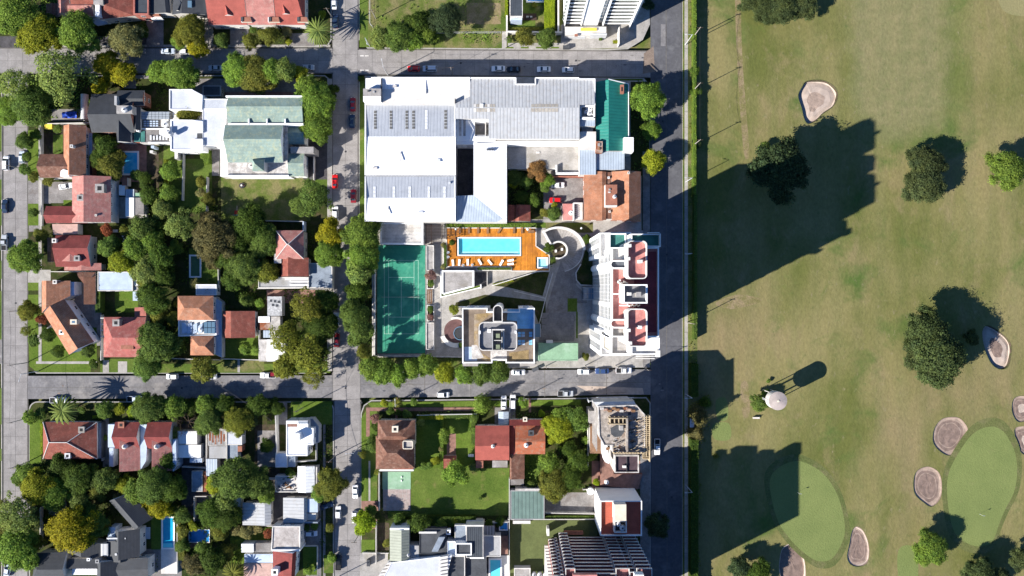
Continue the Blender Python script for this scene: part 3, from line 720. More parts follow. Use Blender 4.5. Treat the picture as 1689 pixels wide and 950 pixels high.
quad('pavement', 1129, -60, 1134.5, 1020, .108, 'pavement'); quad('grass_verge', 1134.5, -60, 1150, 1020, .112, 'grass_worn')
for y in range(-50, 1010, 26): quad('pavement_joint', 1129, y, 1134.5, y+.5, .112, 'joint')

# ---------------- golf course: one sheet with the bunkers cut out of it
def z1(L_, ox, oy, s): return [(ox+x/s, oy+y/s) for x, y in L_]
bk = [z1([(625, 398), (700, 393), (760, 425), (777, 470), (755, 520), (700, 560), (665, 595), (630, 605), (612, 580), (600, 530), (583, 470), (600, 430)], 1120, 0, 2.968),
 z1([(1440, 680), (1470, 653), (1530, 690), (1575, 740), (1575, 800), (1560, 850), (1520, 860), (1480, 830), (1450, 760)], 1120, 310, 2.879)]
Z5 = (1120, 620, 2.879)
bk += [z1([(1270, 197), (1330, 200), (1370, 250), (1360, 310), (1330, 350), (1280, 378), (1230, 350), (1205, 310), (1210, 255), (1235, 215)], *Z5),
 z1([(1180, 430), (1230, 455), (1247, 510), (1240, 580), (1200, 620), (1160, 600), (1120, 560), (1113, 500), (1130, 450)], *Z5),
 z1([(1600, 100), (1640, 96), (1700, 120), (1690, 190), (1640, 215), (1605, 215), (1582, 175), (1582, 125)], *Z5),
 z1([(1600, 245), (1680, 245), (1720, 300), (1710, 380), (1640, 375), (1605, 335), (1594, 290)], *Z5),
 z1([(840, 715), (870, 730), (895, 780), (903, 840), (890, 890), (850, 905), (815, 895), (798, 860), (808, 800), (820, 740)], *Z5),
 z1([(525, 800), (565, 815), (592, 870), (597, 960), (560, 1010), (500, 1000), (478, 930), (478, 880), (490, 825)], *Z5)]
bk = [smooth(b, 5) for b in bk]
sheet('golf_course', rect(1150, -200, 2100, 1150), .10, 'golf_grass', holes=bk)
BL = ['heart-shaped pale sand bunker at the top of the fairway', 'narrow oval bunker half in the shade of the big round tree', 'large round bunker with rings of damp sand at the upper left of the right-hand putting green',
      'egg-shaped bunker with rings of damp sand left of the right-hand putting green', 'upper of the two bunkers cut by the right edge', 'lower of the two bunkers cut by the right edge', 'slender bunker with a dark damp middle right of the shaded putting green', 'brown bunker cut by the bottom edge below the shaded putting green']
for i, b in enumerate(bk):
    o = ccw(W(b)); n = len(o); cx = sum(p[0] for p in o)/n; cy = sum(p[1] for p in o)/n; m = MB()
    rings = [(1.03, .102, 'green_fringe'), (1.0, .11, 'green_fringe'), (.965, -.12, 'sand_dark'), (.90, -.26, 'sand_pale' if i in (0, 1, 6) else 'sand'), (.8, -.28, 'sand'), (.66, -.3, 'sand_dark'), (.62, -.3, 'sand'), (.50, -.31, 'sand_dark'), (.34, -.34, 'sand_dark' if i > 1 else 'sand'), (.30, -.35, 'sand_dark' if i in (2, 3, 6, 7) else 'sand_pale')]
    if i in (0, 1): rings = [(1.03, .102, 'green_fringe'), (1.0, .115, 'green_fringe'), (.96, -.7, 'soil'), (.92, -1.0, 'sand_pale'), (.7, -.7, 'sand_pale'), (.45, -.6, 'sand_pale'), (.3, -.6, 'sand_dark' if i else 'sand')]
    if i == 7: rings = [(1.03, .102, 'green_fringe'), (1.0, .11, 'sand_pale'), (.95, -.4, 'sand_pale'), (.9, -.6, 'sand_dark'), (.3, -.5, 'sand_dark')]
    def R(k, ph): f, z, _ = rings[k]; return [(cx+(x-cx)*(f if f > .99 else f+.02*math.sin(j*.9+k*2)), cy+(y-cy)*(f if f > .99 else f+.02*math.cos(j*.7+k)), z+(.12*math.sin(j*.8+k) if 3 < k else 0)*.3) for j, (x, y) in enumerate(o)]
    prev = R(0, 0)
    for k in range(1, len(rings)):
        cur = R(k, 0)
        for j in range(n): m.poly([prev[j], prev[(j+1) % n], cur[(j+1) % n], cur[j]], rings[k][2])
        prev = cur
    m.poly(prev, rings[-1][2]); bo = m.build('bunker'); bo['kind'] = 'structure'; bo['label'] = BL[i]
G1 = smooth(z1([(545, 405), (600, 412), (680, 460), (740, 540), (775, 640), (787, 740), (760, 820), (720, 870), (670, 880), (620, 860), (540, 790), (470, 690), (435, 560), (435, 480), (480, 430)], *Z5), 5)
G2 = smooth(z1([(1480, 240), (1540, 265), (1590, 350), (1605, 450), (1590, 550), (1550, 630), (1520, 700), (1490, 780), (1440, 808), (1380, 800), (1320, 760), (1290, 690), (1272, 560), (1280, 460), (1330, 360), (1400, 270)], *Z5), 5)
for G, nm in ((G1, 'shaded'), (G2, 'right-hand')):
    g0 = W(G); cx = sum(p[0] for p in g0)/len(g0); cy = sum(p[1] for p in g0)/len(g0)
    for s, z, mt, nn in ((1.14, .112, 'green_fringe', 'green_fringe'), (1.0, .117, 'putting_green', 'putting_green')):
        m = MB(); m.poly([(cx+(x-cx)*s, cy+(y-cy)*s, z) for x, y in ccw(g0)], mt); struct(nn, m)
sheet('fairway', smooth([(1645, -15), (1665, -40), (1720, -40), (1720, 20), (1690, 27), (1655, 18)], 5), .108, 'fairway')
for q in ([(1176, 700), (1202, 698), (1204, 724), (1178, 724)], [(1181, 660), (1198, 658), (1200, 690), (1184, 692)], [(1482, 906), (1510, 905), (1512, 960), (1484, 960)]): sheet('tee_ground', smooth(q, 4), .109, 'putting_green')
sheet('dirt_track', smooth([(1212, -40), (1220, -40), (1224, 90), (1232, 200), (1236, 255), (1228, 258), (1222, 200), (1215, 90)], 5), .104, 'bare_dirt')
sheet('dirt_track', smooth([(1222, 632), (1232, 630), (1236, 655), (1236, 685), (1226, 688), (1222, 660)], 5), .105, 'bare_dirt')
sheet('bare_ground', smooth([(1180, 500), (1215, 486), (1252, 492), (1250, 500), (1205, 510)], 5), .105, 'bare_dirt')
for gx, gy, lb in ((1317, 813, 'golf flag on the half-shaded putting green'), (1618, 849, 'golf flag on the right-hand putting green')):
    p = P(gx, gy, 1); t = thing('golf_flag', lb, 'flag', (p.x, p.y, .117)); m = MB(); m.tube((0, 0, 0), (0, 0, 2.2), .03, .025, 'white'); m.build('pole').parent = t
    m = MB(); m.box(0.03, -.02, 1.75, .6, .02, 2.2, 'white'); m.build('flag_cloth').parent = t
# clipped hedge along the course
hedge((1144, -60, 1148.6, 320), 3.0, 'long clipped hedge between the avenue and the golf course, sunny northern stretch', 'g', 9, .45)
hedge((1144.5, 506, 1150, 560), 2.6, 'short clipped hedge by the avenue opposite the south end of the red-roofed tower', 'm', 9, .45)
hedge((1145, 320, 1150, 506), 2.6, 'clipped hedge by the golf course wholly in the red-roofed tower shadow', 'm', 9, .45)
for y0, y1, lb in ((600, 655, 'dark hedge on the golf boundary opposite the building site, north of the bus shelter'), (725, 1010, 'long dark hedge on the golf boundary south of the bus shelter')):
    hedge((1140, y0, 1152, y1), 3.4, lb, 'd', 8, .5)

# ---------------- verges and yards in the blocks (each a few millimetres above the one below)
Y1, Y2, Y3 = .136, .142, .148
yn_ = [0]
def yard(pts, mat, z=Y1, name=None):
    yn_[0] += 1; z += (yn_[0] % 17)*.0002
    return sheet(name or {'grass': 'lawn', 'grass_lush': 'lawn', 'grass_worn': 'lawn', 'grass_dark': 'lawn', 'pavement': 'pavement', 'soil': 'soil'}.get(mat, 'yard'), rect(*pts) if not hasattr(pts[0], '__len__') else pts, z, mat)
# north-west block
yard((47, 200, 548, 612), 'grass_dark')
for y0, y1 in ((215, 300), (336, 372), (400, 440), (466, 479), (486, 545)): yard((46.5, y0, 64, y1), 'grass_lush', Y2)
yard([(47, 545), (64, 545), (64, 598), (150, 600), (150, 614), (62, 614), (49, 604)], 'grass_lush', Y2); yard((70, 540, 160, 596), 'grass_lush', Y2)
yard((64, 200, 69, 600), 'pavement', Y3); yard((60, 596, 160, 600), 'pavement', Y3); yard((47, 298, 84, 336), 'yard_grey', Y2); yard((84, 300, 120, 335), 'yard_grey', Y2)
yard((48, 372, 66, 382), 'yard_grey', Y3); yard((46.5, 445, 84, 466), 'pavement', Y3); yard([(60, 555), (84, 536), (88, 541), (66, 560)], 'pavement', Y3)
yard((166, 592, 240, 614), 'grass', Y2); yard((195, 596, 210, 615), 'pavement', Y3); yard((170, 594, 180, 615), 'pavement', Y3); yard((240, 600, 545, 615), 'grass', Y2); yard((364, 595, 436, 613), 'grass_worn', Y3)
yard((392, 592, 396, 614), 'pavement', Y3+.004); yard((365, 290, 512, 364), 'grass_worn', Y2); yard((340, 240, 362, 290), 'yard_grey', Y2); yard((228, 250, 262, 330), 'soil', Y2)
yard((500, 210, 548, 296), 'yard_dark', Y2); yard((520, 296, 546, 330), 'grass', Y3); yard((190, 480, 228, 515), 'grass_lush', Y2); yard((270, 262, 350, 350), 'grass', Y2)
yard((70, 205, 105, 255), 'soil', Y2); yard((88, 222, 104, 256), 'grass', Y3); yard((105, 330, 120, 346), 'grass_lush', Y3); yard((190, 235, 242, 300), 'brick_paving', Y2); yard((193, 325, 238, 360), 'pavement', Y2)
yard((365, 540, 428, 594), 'grass', Y2); yard((395, 560, 426, 592), 'grass_lush', Y3); yard((510, 440, 548, 478), 'yard_grey', Y3); yard((312, 410, 360, 470), 'grass', Y2); yard((120, 466, 168, 570), 'yard_grey', Y2)
yard((270, 240, 300, 330), 'grass', Y3); yard((440, 478, 520, 500), 'brick_paving', Y3); yard((536, 470, 548, 480), 'pavement', Y3+.01); yard((85, 180, 150, 200), 'yard_grey', Y2); yard((520, 380, 545, 440), 'grass_dark', Y3)
yard((96, 380, 108, 440), 'yard_dark', Y2); yard((225, 130, 250, 200), 'grass_dark', Y2); yard((540, 130, 548, 612), 'pavement', Y3+.006); yard((160, 150, 235, 190), 'soil', Y1+.003); yard((300, 130, 500, 160), 'yard_grey', Y2); yard((342, 152, 490, 158), 'brick_paving', Y3)
# centre block
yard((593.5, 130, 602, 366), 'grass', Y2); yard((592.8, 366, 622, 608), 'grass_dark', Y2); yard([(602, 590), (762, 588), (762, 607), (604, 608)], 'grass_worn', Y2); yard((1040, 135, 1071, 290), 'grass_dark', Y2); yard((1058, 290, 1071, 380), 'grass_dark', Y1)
yard((1060, 250, 1072, 606), 'yard_grey', Y3); yard((838, 280, 900, 362), 'grass_dark', Y2); yard((896, 288, 962, 362), 'yard_grey', Y2); yard((735, 367, 970, 376), 'grass_lush', Y2); yard((900, 367, 978, 384), 'grass_worn', Y3); yard((1000, 130, 1060, 133), 'grass', Y2)
for x in range(940, 1060, 20): yard((x, 596, x+1.6, 606), 'concrete', Y2+.003)
yard((752, 244, 782, 324), 'yard_dark', Y2)
# south-west block
yard((49, 680, 68, 765), 'grass_lush', Y2); yard((68, 664, 200, 694), 'grass_dark', Y2); yard((480, 662, 548, 700), 'grass_lush', Y2); yard((530, 700, 549, 950), 'grass_dark', Y2); yard((533, 700, 537, 960), 'yard_grey', Y3)
yard((250, 850, 268, 906), 'grass_lush', Y2); yard((380, 870, 445, 930), 'grass_lush', Y2); yard((420, 700, 462, 792), 'soil', Y2); yard((425, 710, 455, 770), 'yard_grey', Y3); yard((459, 662, 474, 700), 'yard_grey', Y3)
yard((500, 900, 523, 948), 'grass_lush', Y2); yard((505, 810, 549, 950), 'yard_grey', Y1+.003); yard((430, 780, 530, 865), 'yard_dark', Y1+.002); yard((300, 780, 400, 860), 'yard_dark', Y1+.001); yard((160, 905, 300, 950), 'yard_grey', Y1+.002); yard((534, 915, 550, 945), 'grass', Y3+.004)
yard((80, 810, 110, 850), 'yard_grey', Y2); yard((305, 880, 345, 905), 'brick_paving', Y2); yard((170, 690, 180, 770), 'yard_grey', Y3); yard((300, 695, 340, 780), 'yard_dark', Y2); yard((340, 690, 400, 790), 'yard_dark', Y2)
# south block
yard([(606, 664), (958, 659), (958, 668), (612, 672)], 'grass_lush', Y2); yard([(596, 690), (604, 676), (604, 826), (596, 826)], 'grass_lush', Y2); yard((604, 675, 622, 828), 'grass', Y1+.002)
yard((604, 672, 790, 678), 'brick_paving', Y3); yard((604, 672, 610, 720), 'brick_paving', Y3+.002); yard((608, 760, 611, 826), 'pavement', Y3); yard((652, 656, 656, 690), 'brick_paving', Y3+.006); yard((872, 656, 876, 680), 'brick_paving', Y3)
yard((686, 684, 783, 772), 'grass_lush', Y2); yard((737, 715, 752, 752), 'brick_paving', Y3); yard((678, 772, 840, 850), 'grass', Y3); yard((632, 806, 677, 842), 'pavement', Y3+.01); yard((596, 826, 624, 842), 'brick_paving', Y3+.003); yard((596, 856, 622, 872), 'brick_paving', Y3+.003)
yard((640, 842, 680, 855), 'grass', Y2); yard((596, 890, 618, 912), 'grass_lush', Y3+.003); yard((594, 912, 640, 950), 'pavement', Y3+.005); yard((842, 690, 970, 800), 'grass_dark', Y2); yard((866, 748, 895, 800), 'grass_lush', Y3)
yard((841, 858, 985, 945), 'olive_court', Y2); yard((898, 812, 990, 848), 'yard_grey', Y3); yard((783, 700, 841, 702), 'soil', Y3); yard((816, 672, 850, 700), 'yard_grey', Y3); yard((976, 760, 1056, 806), 'brick_paving', Y3+.003); yard((1056, 700, 1072, 950), 'yard_grey', Y3+.004)
yard((700, 870, 838, 950), 'yard_dark', Y2); yard((622, 862, 642, 908), 'soil', Y3+.001); yard((786, 772, 832, 774), 'soil', Y2)
# north block and north-west corner
yard((593, -50, 607, 78), 'grass', Y2); yard([(606, 78), (607, 40), (610, -50), (836, -50), (836, 79)], 'grass_worn', Y1); yard((770, 5, 826, 40), 'bare_dirt', Y1+.004)
yard((828, 52, 836, 80), 'pavement', Y3); yard((838, 71, 925, 82), 'pavement', Y3)
yard([(925, 42), (1066, -50), (1071, -50), (1070, 40), (1058, 66), (1036, 79), (925, 82)], 'pavement', Y3+.002)
for x in (834, 859, 884, 909): yard((x, 77.5, x+13, 80), 'grass_lush', Y3+.004)
yard((840, -50, 916, 50), 'grass', Y2); yard((883, 10, 898, 44), 'grass_worn', Y3); yard((0, 60, 250, 79), 'yard_dark', Y1+.002); yard((60, 74, 545, 78), 'pavement', Y2); yard((478, 55, 520, 76), 'yard_grey', Y3); yard((380, 42, 410, 76), 'yard_grey', Y3); yard((242, 30, 270, 78), 'yard_grey', Y3); yard((338, 25, 352, 76), 'yard_grey', Y3)
yard((420, 40, 510, 75), 'grass_dark', Y1+.003); yard([(280, 124), (300, 124), (330, 140), (320, 146)], 'pavement', Y3); yard((205, 124, 246, 146), 'yard_grey', Y2)
for a, b in ((190, 250), (296, 330), (345, 372), (430, 460), (480, 560), (640, 700), (740, 760)): yard((-60, a, 3.2, b), 'grass', Y2)
yard((-60, 250, 3.2, 296), 'yard_grey', Y1); yard((-60, 560, 3.2, 600), 'yard_grey', Y1)
plain('skylight_grey', (.17, .165, .155), .2, 1, .4); plain('translucent', (.36, .33, .29), .2, .8, .6); plain('grey_penthouse', (.20, .20, .215), .2, .6, .85); plain('dark_grey_roof', (.10, .11, .13), .2, .6); plain('maroon_roof', (.22, .045, .055), .2, .4)
plain('pinkish', (.50, .33, .29), .2, .7, .9, (.38, .26, .23)); stripes('tile_pink2', (.50, .15, .13), .28, .06, .64, .2, .85, .36, weather=(.56, .26, .22)); stripes('tile_red2', (.44, .11, .085), .28, .06, .66, .15, .8, .36); stripes('tile_red3', (.50, .15, .075), .28, .07, .64, .2, .85, .36, weather=(.42, .26, .18))
plain('tile_flat', (.42, .15, .12), .2, .7); plain('pale_roof', (.50, .52, .58), .1, .4, .8); plain('grey_roof_pale', (.44, .46, .5), .12, .4); plain('blue_grey', (.24, .28, .34), .2, .5); plain('patched', (.50, .50, .51), .35, 1.5, .9, (.15, .15, .17)); glassy('glass_panel', (.28, .31, .34), .25)
plain('gravel_roof', (.42, .38, .36), .25, .9, .95, (.5, .48, .47)); plain('off_stone', (.36, .29, .27), .2, 1); plain('maroon_dark', (.075, .05, .06), .2, .5, .6); plain('red_roof2', (.40, .10, .065), .15, .5); plain('slate_flat', (.05, .06, .075), .2, .5); plain('red_paint2', (.7, .12, .09), .1, 1)
plain('grey_slat', (.22, .24, .23), .3, 2.5); plain('plaza_red', (.13, .07, .068), .2, .6); plain('red_facade', (.34, .15, .14), .2, .6); plain('tank_lid', (.36, .31, .29), .15, .8, .9, (.4, .33, .31)); watermat('pool_blue2', (.03, .38, .70), (.10, .50, .76)); watermat('pool_blue3', (.02, .30, .72), (.04, .36, .75))

# ================================================================ CENTRE BLOCK
def unit(root, name, c, z0, z1, mat, **k): return boxpart(root, name, c, z0, z1, mat, **k)
def lin(p, q, t): return p+(q-p)*t
def custom_roof(root, faces, mat, name='roof'):
    """faces: lists of (px, py, z)"""
    m = MB()
    for f in faces:
        q = [P(x, y, z) for x, y, z in f]
        if (q[1]-q[0]).cross(q[2]-q[0]).z < 0: q = q[::-1]
        m.poly(q, mat)
    return m.build(name, root)
# warehouse
R = bldg('warehouse', 'huge white warehouse with rows of skylights in the north of the centre block', 'warehouse', 675, 245, 10)
H1 = 10.6
o = W([(603, 129), (775, 129), (775, 172), (603, 172)], H1); MBwall(R, o, 0, H1-.3, 'off_white')
custom_roof(R, [[(603, 129, H1), (775, 129, H1), (775, 171, H1-.7), (603, 171, H1-.7)]], 'white_metal')
unit(R, 'parapet', (612, 127.2, 775, 128.8), H1-1, H1+.5, 'white'); unit(R, 'parapet', (628, 129, 629.4, 168), H1-1, H1+.7, 'dark_grey')
unit(R, 'plant_room', (599, 146, 628, 158), 0, H1+2.2, 'concrete'); unit(R, 'vent_hood', (606, 148.5, 609, 151), H1+2.2, H1+2.6, 'dark_grey'); unit(R, 'vent_hood', (615, 150, 618, 153), H1+2.2, H1+2.5, 'grey_wall'); unit(R, 'plant_room', (599, 158.4, 628, 167), 0, H1+1.6, 'white')
for y0, ym, y1, nm in ((171.5, 225.5, 289, 0), (291, 326.5, 365, 1)):
    he, hr = 9.2, 11.9 if nm == 0 else 11.0
    o = W([(603.5, y0), (751, y0), (751, y1), (603.5, y1)], he); MBwall(R, o, 0, he-.2, 'off_white')
    custom_roof(R, [[(604, y0, he), (750, y0, he), (750, ym, hr), (604, ym, hr)]], 'shaded_white_metal'); custom_roof(R, [[(604, ym, hr), (750, ym, hr), (750, y1, he), (604, y1, he)]], 'white_metal')  # north slopes take a darker copy of the white metal, painting their shading
    custom_roof(R, [[(604, y1, he), (604.2, ym, hr), (603.9, ym, hr-2.6)]], 'white_metal', 'gable_wall')
    for x in (602.6, 750.6):
        m = MB(); q = [P(x, y, z) for y, z in ((y0, he-.2), (ym, hr+.25), (y1, he-.2))]
        for a, b in zip(q, q[1:]):
            for s in (0,): m.prism([(a.x-.15, a.y), (a.x+.15, a.y), (b.x+.15, b.y), (b.x-.15, b.y)], 0, 0.1, 'white') if 0 else m.tube(a+Vector((0, 0, .1)), b+Vector((0, 0, .1)), .22, .22, 'white', 4)
        m.build('gable_trim', R)
    if nm == 0:
        g = MB(); a = [P(x, y, z) for x, y, z in ((750.6, y0, he-.2), (750.6, y1, he-.2), (750.6, ym, hr))]; g.poly(a, 'white'); g.build('gable_wall', R)
    sk = ((619, 182, 213, 0), (645, 182, 213, 0), (671, 182, 213, 0), (682, 182, 213, 0), (703.5, 181, 213, 1), (735, 181, 213, 0)) if nm == 0 else tuple((x, 307, 326, 1) for x in (618, 650, 676, 707, 733))
    for x, ya, yb, lt in sk:
        sk_root = MB(); k = 6 if not lt or nm == 0 else 3
        za = he+(hr-he)*(ya-y0)/(ym-y0); zb = he+(hr-he)*(yb-y0)/(ym-y0)
        def ln(t): return ya+(yb-ya)*t, za+(zb-za)*t+.09
        q = [P(x-2.6, ya, za+.05), P(x+2.6, ya, za+.05), P(x+2.6, yb, zb+.05), P(x-2.6, yb, zb+.05)]; sk_root.poly(q[::-1], 'metal_pale'); s_ = sk_root.build('skylight', R)
        for i in range(k):
            (ua, va), (ub, vb) = ln((i+.1)/k), ln((i+.9)/k); p = MB(); q = [P(x-2.2, ua, va), P(x+2.2, ua, va), P(x+2.2, ub, vb), P(x-2.2, ub, vb)]
            p.poly(q[::-1], 'white_metal' if lt else 'skylight_grey' if 'skylight_grey' in MATS else 'dirty_white'); p.build('skylight_pane', R if 0 else s_)
unit(R, 'gutter', (604, 289.2, 751, 290.8), 8.6, 9.3, 'grey_wall')
unit(R, 'antenna', (750, 162, 751, 170), 10, 12, 'dark_grey')
# wing to the south-east of the halls
Rw = bldg('warehouse', 'white L-shaped warehouse wing with a long plain roof around the dark light well', 'warehouse', 808, 300, 8)
o = W([(781, 236), (836, 236), (836, 366), (751, 366), (751, 324), (781, 324)], 8); MBwall(Rw, o, 0, 7.9, 'off_white')
custom_roof(Rw, [[(781, 236, 8.6), (836, 236, 8), (836, 366, 7.9), (781, 322, 9)]], 'white_metal')
custom_roof(Rw, [[(751.8, 323, 8.7), (781, 322, 9), (829, 360.4, 8.0), (820, 366, 7.9), (751.8, 366, 7.9)]], 'blue_metal')
unit(Rw, 'roof_vent', (801, 245, 815, 248.5), 8.0, 8.9, 'metal_pale'); 
for x in (804, 808, 812): unit(Rw, 'vent_cowl', (x-1, 245.8, x+1, 247.8), 8.9, 9.3, 'dark_grey')
unit(Rw, 'bridge_roof', (751, 236, 781, 243), 6, 6.6, 'dirty_white')
# north-east hall
R = bldg('warehouse', 'pale ribbed-metal hall with notched north side and translucent roof panels', 'warehouse', 880, 178, 10)
he, hr, ym = 10.2, 11.8, 177.5
segs = [(775.5, 806, 129, 230), (806, 851, 129, 230), (851, 883, 139.5, 230), (883, 956, 129, 230)]
for x0, x1, yn, ys in segs:
    zn = hr-(hr-he)*(ym-yn)/(ym-129); ysx = 195 if x1 <= 817 else 229; zs = hr-(hr-he)*(ysx-ym)/50
    custom_roof(R, [[(x0, yn, zn), (x1, yn, zn), (x1, ym, hr), (x0, ym, hr)]], 'pale_metal'); 
    custom_roof(R, [[(x0, ym, hr), (x1, ym, hr), (x1, ysx if x1 > 817 else 196, zs), (x0, ysx if x1 > 817 else 196, zs)]], 'pale_metal2' if 0 else 'pale_metal')
for fc in ([(750.8, 171, 11.5), (775, 159, 11.2), (775, ym, hr), (750.8, ym, hr)], [(750.8, ym, hr), (775.6, ym, hr), (775.6, 196, 11.2), (750.8, 196, 11.2)], [(956, 131, 10.3), (981, 131, 10.3), (981, 173, 11.6), (956, 173, 11.6)]): custom_roof(R, [fc], 'pale_metal')
o = W([(751, 160), (775, 160), (775, 129), (851, 129), (851, 139.5), (883, 139.5), (883, 129), (956, 129), (956, 131), (981, 131), (981, 173), (956, 173), (956, 229), (817, 229), (817, 196), (751, 196)], 10); m = MB(); m.prism(o, 0, 9.9, 'off_white'); m.build('wall', R)
for c in ((775, 127.4, 851, 129), (883, 127.4, 955, 129), (851, 138, 883, 139.6), (955, 129.4, 982, 131), (980.5, 131, 982, 173), (850, 128, 851.6, 139.5), (882.4, 128, 884, 139.5)): unit(R, 'parapet', c, 9, 10.9, 'white')
for x0, x1, y0, y1 in ((781, 817, 171.5, 176.5), (781, 817, 178.5, 184.5), (876, 921, 171.5, 176.6), (876, 921, 178.5, 184.5)):
    n = 8
    for i in range(n):
        xa = x0+(x1-x0)*i/n; zz = lambda y: hr-(hr-he)*abs(y-ym)/49+.05; m = MB(); q = [P(xa+.3, y1, zz(y1)), P(xa+(x1-x0)/n-.3, y1, zz(y1)), P(xa+(x1-x0)/n-.3, y0, zz(y0)), P(xa+.3, y0, zz(y0))]
        m.poly(q, 'off_white' if (i*7) % 5 == 0 and x0 < 800 else 'translucent'); m.build('roof_panel', R)
unit(R, 'roof_hatch', (791.5, 171, 797, 177), 11.5, 12, 'white')
# service yard buildings behind
R = bldg('warehouse_annex', 'white flat-roofed annex with a square sunken light court between the warehouse halls', 'annex', 782, 214, 8)
h = 8.4; A_ = [(751, 197, 783, 232), (783, 197, 817, 201), (812, 201, 817, 228), (783, 225, 817, 232)]
for c in A_: unit(R, 'roof_slab', c, 0, h, 'white')
for x in (757, 764): unit(R, 'roof_strip', (x, 198, x+4, 224), h, h+.06, 'dirty_white')
unit(R, 'court_floor', (783, 201, 812, 225), 0, 4.5, 'concrete'); unit(R, 'court_beam', (800, 201, 801.5, 225), 4.5, 8.2, 'off_white'); unit(R, 'pipe', (783, 222.6, 812, 224), 7.4, 7.9, 'metal_pale')
unit(R, 'walkway_roof', (751, 232.4, 958, 238), 0, h-.5, 'white')
R = bldg('rooftop_terrace', 'sunny concrete roof terrace with low white parapets south of the ribbed hall', 'terrace', 900, 260, 4)
o = W([(837, 236), (958, 236), (958, 287), (917, 287), (917, 278), (837, 278)], 4); m = MB(); m.prism(o, 0, 4, 'white', 'pavement'); m.build('deck', R)
for c in ((917, 272, 919, 286), (917, 284.5, 956, 287), (955, 262, 958, 286)): unit(R, 'parapet', c, 4, 5.2, 'white')
for c in ((884, 250, 890, 253),): unit(R, 'hatch', c, 4, 4.2, 'off_white')
R = bldg('service_building', 'white service building with a sunken pit of water tanks beside the green roof', 'building', 970, 220, 9)
for c, z, mt in (((956.5, 173.6, 981.5, 176), 10.6, 'white'), ((956.5, 176, 959, 195), 10.6, 'white'), ((979, 176, 981.5, 195), 10.6, 'white'), ((956.5, 193, 981.5, 197), 10.6, 'white'), ((956.5, 197, 981.5, 208), 9.6, 'blue_metal'), ((959, 208, 978, 217), 7, 'grey_wall'), ((956.5, 217, 983, 246), 8.8, 'off_white'), ((956, 246, 983, 288), 7.2, 'blue_metal'), ((983, 250, 1030, 280), 6.4, 'blue_metal')):
    unit(R, 'roof_block', c, 0, z, 'off_white', top=mt)
unit(R, 'tank_pit_floor', (959, 176, 979, 193), 0, 8.6, 'grey_wall'); tank(R, 973, 179.5, 8.6, .8, 1.2, 'white'); tank(R, 972.5, 186.5, 8.6, .8, 1.2, 'white'); tank(R, 967, 184, 8.6, .6, 1.1, 'white')
unit(R, 'air_unit', (966, 177, 970, 181), 8.6, 9.6, 'blue_metal'); unit(R, 'air_unit', (976, 188, 978, 191), 8.6, 9.4, 'white')
R = bldg('green_roofed_building', 'long building with a deep teal metal gable roof east of the warehouse', 'building', 1010, 190, 8)
A = [P(983, 135, 7.4), P(1004, 131, 9.2), P(1036, 139, 6.9), P(1036, 249, 6.9), P(1004, 249, 9.2), P(983, 249, 7.4)]
m = MB(); m.poly([A[0], A[5], A[4], A[1]], 'teal_metal'); m.poly([A[1], A[4], A[3], A[2]], 'teal_metal'); m.poly([A[5], A[5]*1, A[4], A[3]][1:], 'teal_wall'); m.build('roof', R)
o = W([(983, 135), (1004, 131), (1036, 139), (1036, 249), (983, 249)], 7); m = MB(); m.prism(o, 0, 6.6, 'off_white'); m.build('wall', R)
m = MB(); a, b, c = P(1004, 130.5, 9.6), P(1036.6, 138.5, 7.3), P(1036.8, 250, 7.3); m.tube(a, b, .16, .16, 'white', 4); m.tube(b, c, .14, .14, 'white', 4); m.build('edge_trim', R)
chimney(R, 1026, 147, 7.5, 1.3, 1.0, 'terracotta', s2=2.6); unit(R, 'tank_house', (983, 233, 994, 251), 0, 9.6, 'rust'); unit(R, 'tank_house_hatch', (986, 236, 990, 241), 9.6, 9.9, 'concrete'); unit(R, 'tank_house_hatch', (987, 243, 990, 247), 9.6, 9.9, 'wood'); unit(R, 'corner_box', (1029, 226.5, 1045, 250), 0, 9.3, 'white')
R = bldg('tiled_house', 'large orange-tiled house with a raised rooftop tank room east of the small car park', 'house', 1010, 322, 7)
gable(R, [(963, 283), (963, 363), (1000, 363), (1000, 283)], 6.4, 7.0, 'tile_orange', 'terracotta', t=.8)
gable(R, [(1009, 283), (1009, 363), (1057, 366), (1057, 283)], 6.4, 8.6, 'tile_orange', 'terracotta', t=.56)
unit(R, 'link_roof', (995, 284, 1013, 361), 0, 6.1, 'off_white', top='tile_brown'); unit(R, 'tank_room', (998.5, 304.5, 1018, 340), 5, 9.6, 'off_white', top='terracotta'); unit(R, 'tank_room_ledge', (999, 338.5, 1018, 341), 5, 9.7, 'off_white'); tank(R, 1014, 324, 9.6, .6, .8, 'metal_pale'); unit(R, 'hatch', (1004, 311, 1007, 314), 9.6, 9.9, 'concrete'); unit(R, 'hatch', (1003, 316, 1007, 318), 9.6, 9.8, 'off_white')
chimney(R, 1004, 293, 6.2, .8, .5, 'white'); chimney(R, 1005.5, 349, 6.2, .8, .5, 'off_white'); chimney(R, 1037, 285, 8.2, .7, .6, 'off_white')
R = bldg('garden_shed', 'small red-tiled shed in the shady garden behind the white warehouse wing', 'shed', 857, 352, 3)
gable(R, [(849, 338), (849, 365), (838, 365), (838, 338)][::1], 3, 3.1, 'tile_red', t=.5, win=False); gable(R, [(850, 338), (850, 365), (875, 365), (875, 338)], 3, 4.0, 'tile_red', t=.25)
R = bldg('pergola_terrace', 'maroon awning and small white terrace at the back of the orange-tiled house', 'terrace', 945, 348, 3)
